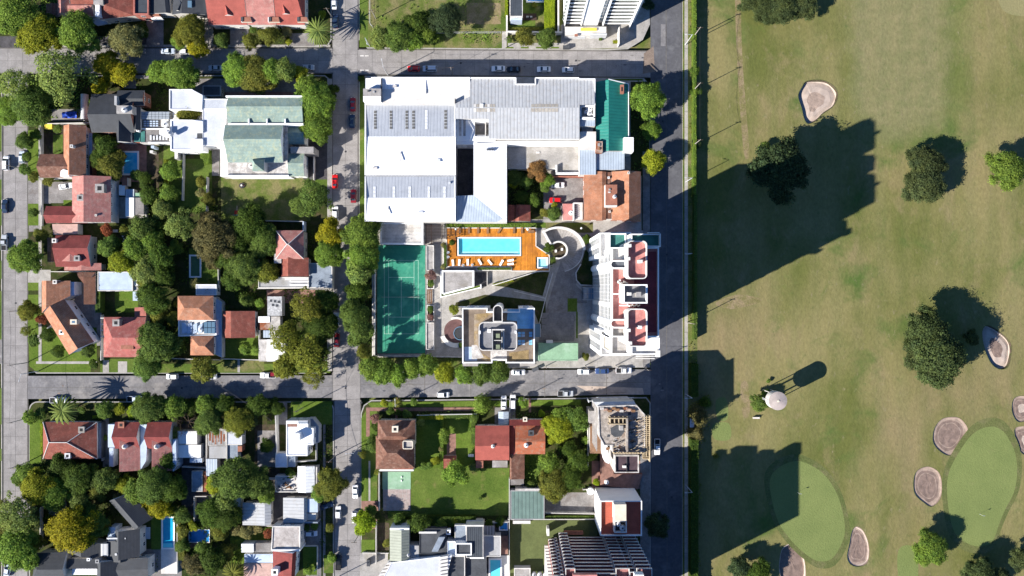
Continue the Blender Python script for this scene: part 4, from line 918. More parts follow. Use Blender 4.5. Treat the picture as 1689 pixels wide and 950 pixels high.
unit(R, 'awning', (928, 336, 945, 363), 0, 3.0, 'off_white', top='red_membrane'); unit(R, 'terrace_floor', (947, 336, 961, 362), 0, 3.2, 'off_white'); unit(R, 'parapet', (945.4, 334.5, 947, 363), 0, 4.0, 'white'); unit(R, 'parapet', (947, 334, 961, 336), 0, 4.0, 'off_white')
tank(R, 942, 351, 3, .7, .7, 'white')
for i in range(7): unit(R, 'rail_bar', (948.2, 338+i*3.4, 951, 338.8+i*3.4), 3.2, 4.0, 'metal_dark')
wall_line([(900, 291), (962, 291)], 2.6, 'terracotta-capped wall on the north side of the small car park', 'brick_wall', .4)

# leisure club: tennis court, pool deck
R = thing('tennis_court', 'green hard tennis court with faint white lines and wire fence', 'tennis court', (*P(662, 494).xy, .14))
def on(root, name, pts, z, mat):
    m = MB(); m.poly([(x, y, z) for x, y in ccw(W(pts))], mat); return m.build(name, root)
on(R, 'playing_surface', rect(622, 404, 701.5, 583), .152, 'green_court')
def line(x0, y0, x1, y1, w_=.8): on(R, 'court_line', rect(x0-w_/2, y0-w_/2, x1+w_/2, y1+w_/2), .157+random.random()*.003, 'court_line')
for x in (634, 641, 683, 690): line(x, 429.5, x, 550.5)
for y in (429.5, 550.5): line(634, y, 690, y)
for y in (457.5, 523): line(641, y, 683, y)
line(662, 457.5, 662, 523)
m = MB(); p, q = P(630, 490, 0), P(693, 490, 0)
for e in (p, q): m.tube((e.x, e.y, .15), (e.x, e.y, 1.2), .05, .05, 'metal_dark')
m.build('net_post', R)
m = MB(); 
for i in range(6): z = .3+.16*i; m.tube((p.x, p.y, z), (q.x, q.y, z), .02, .02, 'dark_grey', 4)
m.tube((p.x, p.y, 1.15), (q.x, q.y, 1.15), .04, .04, 'off_white', 4); m.build('net', R)
slat_fence([(621, 404), (620.5, 584), (702, 584), (702, 404), (621, 404)], 3.2, 'tall wire fence round the green tennis court', 'metal_dark', 3)
wall_line([(618, 410), (617, 585)], 1.6, 'long white wall west of the tennis court', 'off_white', .45); wall_line([(614.5, 446), (614.5, 586)], 1.0, 'low pale wall under the street trees by the tennis court', 'off_white', .3)
wall_line([(618, 587), (762, 589)], 1.6, 'pale wall south of the tennis court behind the street trees', 'dirty_white', .3)
R = bldg('clubhouse', 'low white flat-roofed pavilion at the north end of the tennis court', 'pavilion', 662, 385, 3.4)
flat(R, (627, 367, 698, 403), 3.6, 'dirty_white', 'white', .35, .5); 
for i in range(13):
    unit(R, 'roof_rib', (630, 371+i*2.3, 694, 371.8+i*2.3), 3.26, 3.34, 'off_white')
# pergola of dark slats
R = thing('pergola', 'dark timber slat pergola between the pavilion and the pool deck', 'pergola', (*P(728, 387, 3).xy, 0))
for i in range(13):
    y = 371.5+i*2.45; x1 = 728 if i > 11 else 757 if 2 < i < 10 else 731
    a, b = P(701, y, 3), P(x1, y, 3); m = MB(); m.box(a.x, a.y-.06, 2.9, b.x, a.y+.06, 3.05, 'dark_wood'); m.build('slat', R)
for x in (703, 711.5, 729, 736.5, 752):
    a, b = P(x, 370, 2.8), P(x, 403 if x < 725 else 395, 2.8); m = MB(); m.box(a.x-.09, b.y, 2.7, a.x+.09, a.y, 2.895, 'dark_wood'); m.build('beam', R)
    for y in (371, 398 if x < 725 else 392): 
        p = P(x, y, 2); m = MB(); m.box(p.x-.08, p.y-.08, .15, p.x+.08, p.y+.08, 2.698, 'dark_wood'); m.build('post', R)
# deck
DZ = 1.0
dk = [(736, 376), (884, 376), (884, 406), (906, 421), (906, 447), (844, 447), (844, 440), (737, 440)]
R = thing('pool_deck', 'bright orange timber deck around the swimming pool', 'deck', (*P(820, 410, DZ).xy, 0))
hole = (754, 390.5, 860, 422.5); hole2 = (885.5, 424, 904.5, 443)
m = MB(); m.prism(inset(W(dk, DZ), .05), .1, DZ-.08, 'wood') if 0 else None
x = 736.2; step = 2.05
def spans(x):
    ys = []; n = len(dk)
    for i in range(n):
        (xa, ya), (xb, yb) = dk[i], dk[(i+1) % n]
        if (xa-x)*(xb-x) < 0: ys.append(ya+(yb-ya)*(x-xa)/(xb-xa))
    ys.sort(); sp = [(ys[i], ys[i+1]) for i in range(0, len(ys)-1, 2)]
    for h_ in (hole, hole2):
        if h_[0]-1 < x < h_[2]+1:
            ns = []
            for a, b in sp:
                if a < h_[1]: ns.append((a, min(b, h_[1])))
                if b > h_[3]: ns.append((max(a, h_[3]), b))
            sp = ns
    return [s for s in sp if s[1]-s[0] > .6]
while x < 905:
    for a, b in spans(x+step/2):
        cuts = [a]; 
        if b-a > 14: cuts.append(a+(b-a)*random.uniform(.35, .65))
        cuts.append(b)
        for u, v in zip(cuts, cuts[1:]):
            p, q = P(x, v, DZ), P(x+step, u, DZ); m = MB(); m.box(p.x+.02, p.y+.015, DZ-.06, q.x-.02, q.y-.015, DZ+random.uniform(-.004, .004), 'deck'); m.build('plank', R)
    x += step
m = MB(); bp = W(dk, DZ); n = len(bp)
for i in range(n):
    a, b = Vector(bp[i]), Vector(bp[(i+1) % n]); d = (b-a).normalized(); nn = Vector((-d.y, d.x))*.14
    m.prism([a-nn, b-nn, b+nn, a+nn], .1, DZ+.1+.002*i, 'off_white')
m.build('edge_wall', R)
m = MB(); m.poly([(x, y, .20) for x, y in ccw(bp)], 'dark_wood'); m.build('underside', R)
def pool(px0, py0, px1, py1, z, depth, label, water='pool_water', step=None, rim=.35, ns=(0, 0)):
    a, b = P(px0, py1, z), P(px1, py0, z); t = thing('swimming_pool', label, 'pool', ((a.x+b.x)/2, (a.y+b.y)/2, 0)); m = MB()
    for (x0, y0, x1, y1) in ((a.x, a.y, b.x, a.y+rim), (a.x, b.y-rim, b.x, b.y), (a.x, a.y+rim, a.x+rim, b.y-rim), (b.x-rim, a.y+rim, b.x, b.y-rim)): m.box(x0, y0, z-depth-.05, x1, y1, z+.05, 'white')
    m.build('coping', t); m = MB(); x0, y0, x1, y1 = a.x+rim, a.y+rim, b.x-rim, b.y-rim; m.poly([(x0, y0, z-depth), (x1, y0, z-depth), (x1, y1, z-depth), (x0, y1, z-depth)], water); m.build('water', t)
    if step: sx0, sy0, sx1, sy1 = step; p, q = P(sx0, sy1, z-depth), P(sx1, sy0, z-depth); m = MB(); m.box(p.x, p.y, z-depth-.02, q.x, q.y, z-depth+.02, 'pool_step' if water == 'pool_water' else 'pool_water'); m.build('step', t)
    return t
pool(754.5, 391, 859.5, 422, DZ+.02, .75, 'long turquoise swimming pool in the orange timber deck', step=(760, 415, 855, 419))
pool(886, 424.5, 904, 442.5, DZ+.02, .45, 'small square plunge pool at the corner of the timber deck', 'pool_step')
def lounger(px, py, ang, col, label, back=.35, grp='sun loungers on the timber deck'):
    p = P(px, py, DZ+.3); t = thing('sun_lounger', label, 'sun lounger', (p.x, p.y, DZ), grp); t.rotation_euler = (0, 0, math.radians(ang))
    key = ('lg', col)
    if key not in MC:
        a = MB(); a.box(-1.0, -.34, .28, .35, .34, .36, col); b = MB(); b.poly([(.35, -.34, .32), (1.0, -.34, .62), (1.0, .34, .62), (.35, .34, .32)], col); b.poly([(.35, .34, .28), (1.0, .34, .58), (1.0, -.34, .58), (.35, -.34, .28)], col)
        c = MB(); c.box(-.04, -.04, 0, .04, .04, .28, 'off_white' if col == 'white' else 'dark_wood'); MC[key] = (a.mesh('seat'), b.mesh('backrest'), c.mesh('leg'))
    a, b, c = MC[key]; child('seat', a, t); child('backrest', b, t)
    for sx in (-.9, .3):
        for sy in (-.28, .28): child('leg', c, t, (sx, sy, 0))
lounger(747, 433.5, 95, 'white', 'white sun lounger nearest the south-west corner of the deck'); lounger(757.5, 433, 85, 'white', 'white sun lounger, second from the left in the row south of the pool')
lounger(771.5, 432.5, 90, 'white', 'white sun lounger between the two small white side tables'); lounger(791.5, 432, 120, 'white', 'white sun lounger tilted to the left below the middle of the pool')
lounger(808, 432.5, 130, 'white', 'white sun lounger turned most to the left'); lounger(827, 433.5, 60, 'white', 'white sun lounger turned to the right on its own'); lounger(842, 429.5, 10, 'white', 'upper of the two white loungers lying side by side'); lounger(842, 435.5, 5, 'white', 'lower of the two white loungers lying side by side')
for i, (x, a, s) in enumerate(((758.5, 90, 'first from the left'), (773.5, 90, 'second from the left'), (788.5, 90, 'third from the left'), (804.5, 90, 'fourth from the left'), (824, 60, 'turned askew'), (848, 90, 'fifth from the left'), (861, 90, 'sixth from the left'))):
    lounger(x, 380, a, 'wood', 'brown timber lounger on the north edge of the deck, '+s, grp='brown loungers along the north edge of the deck')
for x, y, s in ((739.5, 416.5, 'upper'), (739.5, 424, 'lower'), (764, 437.5, 'left'), (779, 437, 'right')):
    p = P(x, y, DZ); t = thing('patio_chair', {'upper': 'upper white round chair at the west edge of the deck', 'lower': 'lower white round chair at the west edge of the deck', 'left': 'white cube seat between the second and third loungers', 'right': 'white cube seat right of the third lounger'}[s], 'chair', (p.x, p.y, DZ))
    m = MB(); m.cyl((0, 0), .36, .40, 0, .42, 'white', 12); m.build('seat').parent = t; m = MB()
    for i in range(8): 
        a = math.pi*.5+math.pi*(i/7); m.box(.38*math.cos(a)-.05, .38*math.sin(a)-.05, .4, .38*math.cos(a)+.05, .38*math.sin(a)+.05, .75, 'white')
    m.build('backrest').parent = t
for x, y, s in ((752, 378, 'folded white parasol at the pergola end of the pool deck'), (870.5, 378, 'folded white parasol at the far end of the north edge of the deck')):
    p = P(x, y, DZ+1.5); t = thing('parasol', s, 'parasol', (p.x, p.y, DZ)); m = MB(); m.cyl((0, 0), .03, .03, 0, 2.4, 'wood_pale', 6); m.build('pole').parent = t; m = MB(); m.cyl((0, 0), .45, .03, 1.5, 2.35, 'white', 8); m.build('canopy').parent = t
p = P(884-8, 382, DZ+.4); t = thing('table', 'brown timber table in the north-east corner of the deck', 'table', (p.x, p.y, DZ)); m = MB(); m.box(-1, -.5, .68, 1, .5, .75, 'wood'); m.build('table_top').parent = t
for sx in (-.9, .9):
    for sy in (-.4, .4): m = MB(); m.box(sx-.05, sy-.05, 0, sx+.05, sy+.05, .675, 'wood'); m.build('leg').parent = t
# garden paths and planters around the deck
yard((704, 404, 728, 560), 'pavement', Y3+.004); yard([(727, 540), (727, 490), (803, 468), (830, 480), (815, 488), (735, 500)], 'pavement', Y3+.005); yard([(803, 446), (886, 447), (808, 468), (803, 470)], 'pavement', Y3+.006); yard([(815, 471), (845, 470), (900, 490), (900, 496), (800, 486), (790, 480)], 'pavement', Y3+.003)
yard([(812, 471), (885, 447), (906, 449), (895, 488), (838, 474)], 'grass_dark', Y3+.012); yard([(752, 499), (800, 486), (900, 497), (900, 560), (880, 512), (750, 506)], 'grass_dark', Y3+.012); yard([(728, 448), (728, 489), (793, 473), (793, 470), (731, 486), (731, 448)], 'grass_lush', Y3+.009)  # wedge lawn takes dark grass to paint in the tower's deep shade
def planter(px, c, label, soil='soil', h=.9, col=None):
    t = thing('planter', label, 'planter', (*P((c[0]+c[2])/2, (c[1]+c[3])/2, h).xy, 0)); flat(t, c, h, soil, 'off_white', .25, .25, win=False, rname='soil'); return t
planter(0, (703.5, 404.5, 715.5, 446.5), 'long white planter of bare gravel east of the tennis court, north end', 'concrete', 1.6); planter(0, (704, 458, 716, 476.5), 'short white planter filled with green shrubs by the tennis court, northern one'); planter(0, (704, 503, 716, 530), 'short white planter filled with green shrubs by the tennis court, southern one'); planter(0, (702.5, 532, 716, 577), 'long white planter of bare gravel east of the tennis court, south end', 'concrete', 1.6)
planter(0, (786, 439.5, 844, 446.5), 'long white planter along the south edge of the deck', 'soil', 1.3); planter(0, (731, 402, 737.5, 442), 'narrow planter along the west edge of the deck', 'soil', 1.2)
for i, x in enumerate((706, 709, 712)): 
    t = thing('bench', 'slatted timber bench east of the tennis court, '+('left plank seat', 'middle plank seat', 'right plank seat')[i], 'bench', (*P(x, 489, .4).xy, .15)); m = MB(); m.box(-.16, -2.3, .3, .16, 2.3, .38, 'wood'); m.build('seat').parent = t
    for y in (-2, 2): m = MB(); m.box(-.15, y-.1, 0, .15, y+.1, .298, 'concrete'); m.build('leg').parent = t
R = bldg('pump_house', 'low building with flat gravel roof and broad white rim below the pool deck', 'building', 755, 465, 2.6)
flat(R, [(728.5, 446), (782, 446), (782, 473), (732, 486), (728.5, 484)], 2.9, 'concrete', 'white', .35, .5)
on(R, 'sunken_yard', rect(783, 449, 803, 472), Y3+.008, 'yard_dark'); unit(R, 'wall', (803, 448, 804, 470), .1, 1.2, 'off_white'); unit(R, 'wall', (792, 469, 794, 476), .1, 1.2, 'white')
wall_line([(727, 447), (727, 490), (793, 474)], .7, 'low white kerb wall around the lawn strip below the pump house', 'white', .25); wall_line([(750, 506), (803, 506)], .8, 'white garden wall north of the grey-roofed tower', 'white', .3); wall_line([(812, 471), (886, 448), (906, 447)], 1.2, 'pale ramp wall between deck and sloping lawn', 'off_white', .25)
wall_line([(900, 492), (885, 552), (882, 552)], .5, 'white kerb west of the apartment driveway', 'off_white', .22); wall_line([(912, 450), (900, 492), (848, 480)], .5, 'white kerb around the shaded triangular lawn', 'off_white', .22)
# round plaza west of the grey-roofed tower
R = thing('round_plaza', 'round maroon terrace with pale curved rim west of the grey-roofed tower', 'terrace', (*P(750, 545).xy, .15))
yard([(718, 504), (760, 504), (764, 580), (718, 566)], 'pavement', Y3+.007)
def disc(cx, cy, r, z, mat, name, root, a0=0, a1=360, r0=0, n=40):
    m = MB(); c = P(cx, cy, z); k = r/PX; k0 = r0/PX
    for i in range(n):
        a, b = math.radians(a0+(a1-a0)*i/n), math.radians(a0+(a1-a0)*(i+1)/n)
        if r0: m.poly([(c.x+k0*math.cos(a), c.y+k0*math.sin(a), z), (c.x+k*math.cos(a), c.y+k*math.sin(a), z), (c.x+k*math.cos(b), c.y+k*math.sin(b), z), (c.x+k0*math.cos(b), c.y+k0*math.sin(b), z)], mat)
        else: m.poly([(c.x, c.y, z), (c.x+k*math.cos(a), c.y+k*math.sin(a), z), (c.x+k*math.cos(b), c.y+k*math.sin(b), z)], mat)
    return m.build(name, root)
def ringwall(cx, cy, r, w_, z0, z1, mat, name, root, a0=0, a1=360, n=36, oval=1):
    m = MB(); c = P(cx, cy, 0 if z1 < 3 else z1); k, k0 = (r+w_)/PX, r/PX
    for i in range(n):
        a, b = math.radians(a0+(a1-a0)*i/n), math.radians(a0+(a1-a0)*(i+1)/n); f = lambda q, t: (c.x+q*math.cos(t), c.y+q*math.sin(t)*oval)
        m.prism([f(k0, a), f(k, a), f(k, b), f(k0, b)], z0, z1, mat)
    return m.build(name, root)
disc(752, 546, 19.5, .17, 'plaza_red', 'terrace_floor', R); ringwall(752, 546, 20, 3.4, .1, 1.0, 'off_white', 'rim_wall', R, 60, 110); ringwall(752, 546, 20, 7, .1, .8, 'off_white', 'rim_wall', R, 200, 300)
ringwall(760, 549, 10, 1.2, .1, 2.6, 'glass_blue', 'glass_ring', R); disc(760, 549, 9.8, .6, 'concrete', 'planter_floor', R)
# guard shelter
R = bldg('guard_shelter', 'flat pale green shelter roof over the apartment car entrance', 'shelter', 920, 580, 3.2); flat(R, (888, 566, 953.5, 595), 3.4, 'green_roof', 'green_roof', .1, .3, win=False); unit(R, 'roof_hut', (901, 561.5, 912, 566), .1, 3.3, 'off_white')
# driveway and spiral ramp
yard([(905, 496), (925, 430), (960, 432), (950, 470), (968, 488), (968, 500), (950, 500), (948, 560), (888, 564), (892, 540)], 'yard_grey', Y3+.010); yard((936, 492, 952, 514), 'grass_lush', Y3+.014); yard((950, 514, 953, 558), 'grass_lush', Y3+.014); yard((952, 480, 985, 600), 'pavement', Y3+.009); yard((892, 562, 900, 596), 'pavement', Y3+.012)
for i in range(5):
    for j in range(3): yard((893+j*18, 516+i*9.5, 893+j*18+17.5, 516+i*9.5+9), 'asphalt', Y3+.016, 'paving')
R = thing('spiral_ramp', 'curved garage ramp with pale walls spiralling beside the timber deck', 'ramp', (*P(935, 420).xy, .15))
m = MB(); c = P(921, 413); n = 30
for i in range(n):
    a, b = math.radians(-75+205*i/n), math.radians(-75+205*(i+1)/n); za, zb = .18-.0*i, .18; r0, r1 = 14/PX, 40/PX
    f = lambda r, t: (c.x+r*math.cos(t), c.y+r*math.sin(t)*(.88 if r > 5 else 1), .165); m.poly([f(r0, a), f(r1, a), f(r1, b), f(r0, b)], 'concrete')
m.build('ramp_surface', R)
for i in range(22):
    a = math.radians(-60+8*i); f = lambda r, t, z: (c.x+r*math.cos(t), c.y+r*math.sin(t)*(.88 if r > 5 else 1), z); m = MB(); m.poly([f(16/PX, a, .17), f(38/PX, a, .17), f(38/PX, a+.018, .17), f(16/PX, a+.018, .17)], 'yard_grey'); m.build('groove', R)
def arcwall(r, w_, a0, a1, h, ov, name):
    m = MB(); n = 30
    for i in range(n):
        a, b = math.radians(a0+(a1-a0)*i/n), math.radians(a0+(a1-a0)*(i+1)/n); f = lambda q, t: (c.x+q*math.cos(t), c.y+q*math.sin(t)*ov); m.prism([f(r, a), f(r+w_, a), f(r+w_, b), f(r, b)], .1, h, 'off_white')
    m.build(name, R)
arcwall(40/PX, .7, 0, 128, 2.6, .88, 'outer_wall'); arcwall(40/PX, .25, -75, 0, 1.0, .88, 'outer_wall'); arcwall(12.5/PX, .5, -110, 160, 2.2, 1, 'inner_wall'); disc(921, 413, 12.5, .5, 'soil', 'planting_bed', R)
m = MB(); a, b = P(896, 380, 2), P(909, 404, 2); d = (b-a).normalized()*1; nn = Vector((-d.y, d.x, 0))*.3; m.prism([(a-nn).xy, (b-nn).xy, (b+nn).xy, (a+nn).xy], .1, 2.4, 'off_white'); m.build('end_wall', R)
for x, y in ((917, 414), (927, 411)): unit(R, 'vent_box', (x-1.5, y-2, x+1.5, y+2), .5, 1.4, 'white')
p = P(958, 377, 1); t = thing('garden_lamp', 'white garden lamp on the lawn north of the red-roofed tower', 'lamp', (p.x, p.y, .15)); m = MB(); m.cyl((0, 0), .06, .05, 0, 2, 'white', 6); m.build('pole').parent = t; m = MB(); m.cyl((0, 0), .3, .3, 2, 2.4, 'white', 10); m.build('lamp_head').parent = t

# ---------------- the grey-roofed tower (32 m)
R = bldg('apartment_tower', 'brown-terraced apartment tower with a rounded grey penthouse block and blue-painted terrace', 'apartment block', 822, 550, 32)
TH = 31.0
oo = [(762, 508), (804, 508), (804, 514), (856, 514), (856, 508), (882, 508), (882, 599), (834, 599), (834, 594), (812, 594), (812, 599), (762.5, 599)]
flat(R, oo, TH, 'tan_roof', 'off_white', 1.0, .32, win=False, pmat='white')
ow = ccw(W(oo, TH)); 
for fl in range(10):
    z = 1+fl*2.95
    for i in range(len(ow)):
        a, b = Vector(ow[i]), Vector(ow[(i+1) % len(ow)])
        if (b-a).length > 4: windows(R, a, b, [z], max(1, int((b-a).length/3.2)), 2.0, 1.5, 'white', 'glass', .6)
rz = TH-1+.03
def roofpatch(c, mat, z, nm='terrace_floor'): return boxpart(R, nm, c, z-.01, z, mat)
roofpatch([(838, 510), (881, 510), (881, 542), (853, 542), (853, 530), (836, 528)], 'blue_roof', rz+.02); roofpatch((766, 572, 787, 595), 'pale_blue', rz+.02); roofpatch([(778, 569), (787, 569), (798, 590), (778, 593)], 'dirty_white', rz+.03); roofpatch([(782, 518), (812, 516), (800, 526), (788, 540), (788, 560), (790, 580), (810, 592), (812, 596), (800, 596), (782, 580)], 'gold_stain', rz+.025); roofpatch([(840, 582), (872, 577), (872, 594), (840, 595)], 'gold_stain', rz+.025)
for i in range(7):
    for j in range(4):
        if (i*j+i) % 3: roofpatch((854+j*6.2, 543+i*4.4, 854+j*6.2+5.4, 543+i*4.4+3.8), 'blue_roof' if (i+j) % 3 else 'pale_blue', rz+.02, 'terrace_tile')
roofpatch((809, 579, 836, 595), 'dirty_white', rz+.05, 'terrace_floor')
b = rrect(789.5, 531.5, 853, 578.5, 8); flat(R, b, TH+4.2, 'grey_penthouse', 'off_white', .7, .22, win=False, rname='penthouse_roof')
for c, z0, z1_, mt in (((811.5, 543, 832, 544.8), 3.5, 5.2, 'off_white'), ((811.5, 544.8, 813, 577), 3.5, 5.0, 'grey_wall'), ((827, 544.8, 828.6, 577), 3.5, 5.0, 'grey_wall'), ((830, 544.8, 831.6, 577), 3.5, 4.6, 'off_white'), ((813.5, 561, 827, 562), 3.5, 4.8, 'off_white'), ((790, 545.5, 792.5, 551), 3.5, 4.7, 'white'), ((804, 543, 810, 548.5), 3.5, 4.3, 'white'), ((849, 545.5, 852, 550), 3.5, 4.7, 'white')): boxpart(R, 'roof_wall', c, TH+z0, TH+z1_, mt)
for y in (554, 572): boxpart(R, 'roof_hatch', (818, y-3.5, 824.5, y+3.5), TH+3.5, TH+5.6, 'moss_roof')
# stair drum with an open rounded top
dc = [(813, 531), (813, 512)]+[(821+8*math.cos(math.radians(a)), 511-8*math.sin(math.radians(a))) for a in range(165, 0, -15)]+[(829, 512), (829, 531)]
flat(R, dc, TH+4.6, 'dark_grey', 'off_white', 1.6, .25, win=False, rname='drum_roof')
for c in ((763, 597.5, 788, 604), (858, 598.5, 882.5, 604)):
    boxpart(R, 'balcony', c, 3, TH-3.2, 'off_white', top='concrete')
unit(R, 'entrance_canopy', (881, 534, 892, 556), 3.4, 3.6, 'glass_blue')
for x in (882, 891): unit(R, 'canopy_beam', (x, 534, x+.6, 556), 3.6, 3.75, 'off_white')
# ---------------- the red-roofed tower (45 m)
R = bldg('apartment_tower', 'tall white apartment tower with three red rounded roof terraces by the avenue', 'apartment block', 1035, 484, 45)
MH = 47.5
body = [(1009, 441), (1009, 530), (1012, 530), (1012, 560), (1040, 560), (1040, 574), (1087, 574), (1087, 385), (1043, 385), (1040, 390), (1012, 400), (1012, 441)]
o = ccw(W([(1009, 408), (1087, 408), (1087, 556), (1009, 556)], MH)); flat(R, [(1009, 408), (1087, 408), (1087, 556), (1009, 556)], MH, 'red_membrane', 'white', 1.1, .3, win=False)
flat(R, (1041, 385.5, 1090, 407), MH-3, 'teal_wall', 'white', 1.0, .3, win=False); flat(R, (1041, 557, 1088, 585), MH-3, 'off_white', 'white', .8, .3, win=False)
boxpart(R, 'terrace_floor', (1046, 415, 1083, 548), MH-1.09, MH-1.02, 'maroon_roof')  # dark maroon sheet paints in the shadow lying between the roof blocks
boxpart(R, 'terrace_floor', (1011, 410.5, 1030, 428), MH-1.09, MH-1.04, 'off_white'); boxpart(R, 'terrace_floor', (1011, 542.5, 1034, 554), MH-1.09, MH-1.04, 'concrete')
# west front: thirteen storeys of windows set between white bands
wa, wb = P(1009, 556, MH), P(1009, 408, MH)
for fl in range(14):
    z = 1.2+fl*3.15
    windows(R, (wa.x, wb.y), (wa.x, wa.y), [z], 10, 2.0, 2.2, 'grey_wall', 'glass', 1.5)
for fl in range(1, 15): m = MB(); m.box(wa.x-.06, wa.y+1, fl*3.15-.1, wa.x-.01, wb.y-1, fl*3.15+.1, 'off_white'); m.build('floor_band', R)
for yy in (446, 503):  # pale piers
    p = P(1009, yy, MH); m = MB(); m.box(p.x-.15, p.y-.6, .1, p.x-.005, p.y+.6, MH-3, 'off_white'); m.build('pier', R)
# rounded stair drums on the west front, lower than the roof blocks
def drum(c, z0, z1, mat, top): 
    m = MB(); m.prism(W(c, z1), z0, z1, mat, top); return m.build('stair_drum', R)
for y0, y1, mt in ((429, 443.5, 'dark_grey_roof'), (526.5, 541.5, 'red_membrane')):
    r_ = (y1-y0)/2; cy = (y0+y1)/2; c = [(1036, y0)]+[(1006+r_-r_*math.sin(math.radians(a)), cy-r_*math.cos(math.radians(a))) for a in range(0, 181, 15)]+[(1036, y1)]
    flat(R, c, MH+1.5, mt, 'white', .8, .35, win=False, rname='drum_roof')
# lower wings north and south of the front
for pts, h_, fm in (([(989, 384), (1041, 383), (1041, 424), (1000, 424), (989, 424)], 31, 0), ([(990, 545), (1041, 540), (1041, 586), (991, 587)], 31, 1)):
    flat(R, pts, h_, 'off_white', 'white', .9, .3, win=False)
    q = ccw(W(pts, h_)); 
    for i in range(len(q)):
        a, b = Vector(q[i]), Vector(q[(i+1) % len(q)])
        if (b-a).length > 5 and (a.x+b.x)/2 < wa.x+1:
            windows(R, a, b, [1.2+f*2.98 for f in range(10)], max(2, int((b-a).length/2.6)), 1.8, 2.1, 'grey_wall', 'glass', .6)
boxpart(R, 'terrace_floor', (1006, 386, 1031, 428), 30, 35, 'off_white', top='teal_wall'); flat(R, (1005, 385, 1033, 429), 38, 'teal_wall', 'white', 1.0, .3, win=False); flat(R, [(1013, 541), (1043, 541), (1043, 585), (1008, 585), (1008, 556)], 37, 'concrete', 'white', 1, .3, win=False)
flat(R, [(994, 552), (1010, 560), (1010, 584), (994, 574)], 34, 'cream', 'white', .3, .2, win=False)
# the three roof blocks
for c, mt, nm in (((1035, 397, 1067.5, 460), 'red_membrane', 'north'), ((1035, 509.5, 1068, 572), 'red_membrane', 'south')):
    b = rrect(*c, 7); flat(R, b, MH+6, mt, 'off_white', 1.3, .24, win=False, rname='roof_terrace')
flat(R, (1028, 469, 1068, 500.5), MH+5.8, 'grey_penthouse', 'white', 1.4, .35, win=False, rname='roof_terrace')
for x, y in ((1039, 405), (1037, 426.5), (1057.5, 431), (1037.5, 545), (1056.5, 540), (1040, 566), (1039, 485), (1053.5, 485.5)):
    big = x == 1053.5; s = 4 if big else 2.6; boxpart(R, 'roof_vent', (x-s, y-s, x+s, y+s), MH+4.5, MH+(8 if not big else 7.2), 'off_white' if not big else 'concrete')
# roof clutter west of the blocks: ladders and aerials
for y, x0, x1 in ((485, 1010, 1025), (462, 1021, 1024), (504, 1022, 1036)):
    boxpart(R, 'roof_beam', (x0, y-.9, x1, y+.9), MH+1.2, MH+1.5, 'white')
for x in (1021, 1024): boxpart(R, 'roof_beam', (x, 478, x+.9, 491), MH+1.5, MH+1.7, 'white')
for i in range(8): boxpart(R, 'aerial', (1020+i*2.2, 463+((i*5) % 4), 1020.7+i*2.2, 467+((i*5) % 4)), MH-1, MH+1.4, 'off_white')
for i in range(9): boxpart(R, 'aerial', (1036+i*2.4, 501.5+((i*5) % 3), 1036.7+i*2.4, 504+((i*5) % 3)), MH-1, MH+1.0, 'off_white')
for c, z in (((1069, 383, 1088, 384.4), MH-2), ((1088, 385, 1089.4, 405), MH-2), ((1050, 587, 1084, 588.2), MH-8), ((1050, 591, 1080, 592), MH-8), ((1083, 578, 1089, 589), MH-2)): boxpart(R, 'balcony_rail', c, z-1.4, z, 'off_white')
for i in range(12): boxpart(R, 'balcony', (1048, 584.5, 1084, 588), 3+i*3, 3.9+i*3, 'off_white', at=MH-3)
for fl in range(13):
    for y0, y1 in ((398, 440), (452, 512), (524, 566)):
        p, q = P(1086, y1, MH), P(1086, y0, MH); m = MB(); m.box(p.x, p.y, 3+fl*2.98, p.x+1.4, q.y, 3.9+fl*2.98, 'white'); m.build('balcony', R)
R2 = bldg('entrance_canopy', 'glass entrance canopy west of the red-roofed tower', 'canopy', 970, 484, 3.2)
for i in range(2):
    for j in range(3): unit(R2, 'glass_pane', (962.5+j*6.5, 475.5+i*9, 968.4+j*6.5, 483.9+i*9), 3.15, 3.22, 'glass_blue')
unit(R2, 'frame', (962, 494, 982, 495), .2, 3.3, 'off_white'); unit(R2, 'frame', (962, 474, 982, 475), .2, 3.3, 'off_white')
wall_line([(958, 436), (950, 450), (951, 462), (958, 470), (975, 471)], 1.0, 'curved pale kerb wall enclosing the dark lawn west of the red-roofed tower', 'off_white', .25)
yard([(966, 410), (980, 432), (980, 470), (958, 469), (952, 462), (951, 450), (959, 434)], 'grass_dark', Y3+.013)

# ================================================================ HOUSES OF THE OTHER BLOCKS
def H(label, x0, y0, x1, y1, axis='x', he=3.2, hr=5.2, mat='tile_red', wall='off_white', f=(0, 0), t=.5, root=None, cat='house', name='house', cap=None, win=True):
    r = root or bldg(name, label, cat, (x0+x1)/2, (y0+y1)/2, he)
    c = [(x0, y0), (x1, y0), (x1, y1), (x0, y1)] if axis == 'x' else [(x0, y1), (x0, y0), (x1, y0), (x1, y1)]
    gable(r, c, he, hr, mat, wall, f=f, t=t, cap=cap, win=win); return r
def G4(root, c, he, hr, mat, wall='off_white', **k): gable(root, c, he, hr, mat, wall, **k); return root
def F(label, c, h, mat, wall='off_white', par=.35, cat='house', name='house', root=None, win=True, pt=.25):
    c4_ = rect(*c) if not hasattr(c[0], '__len__') else c
    r = root or bldg(name, label, cat, sum(p[0] for p in c4_)/len(c4_), sum(p[1] for p in c4_)/len(c4_), h)
    flat(r, c, h, mat, wall, par, pt, win=win); return r

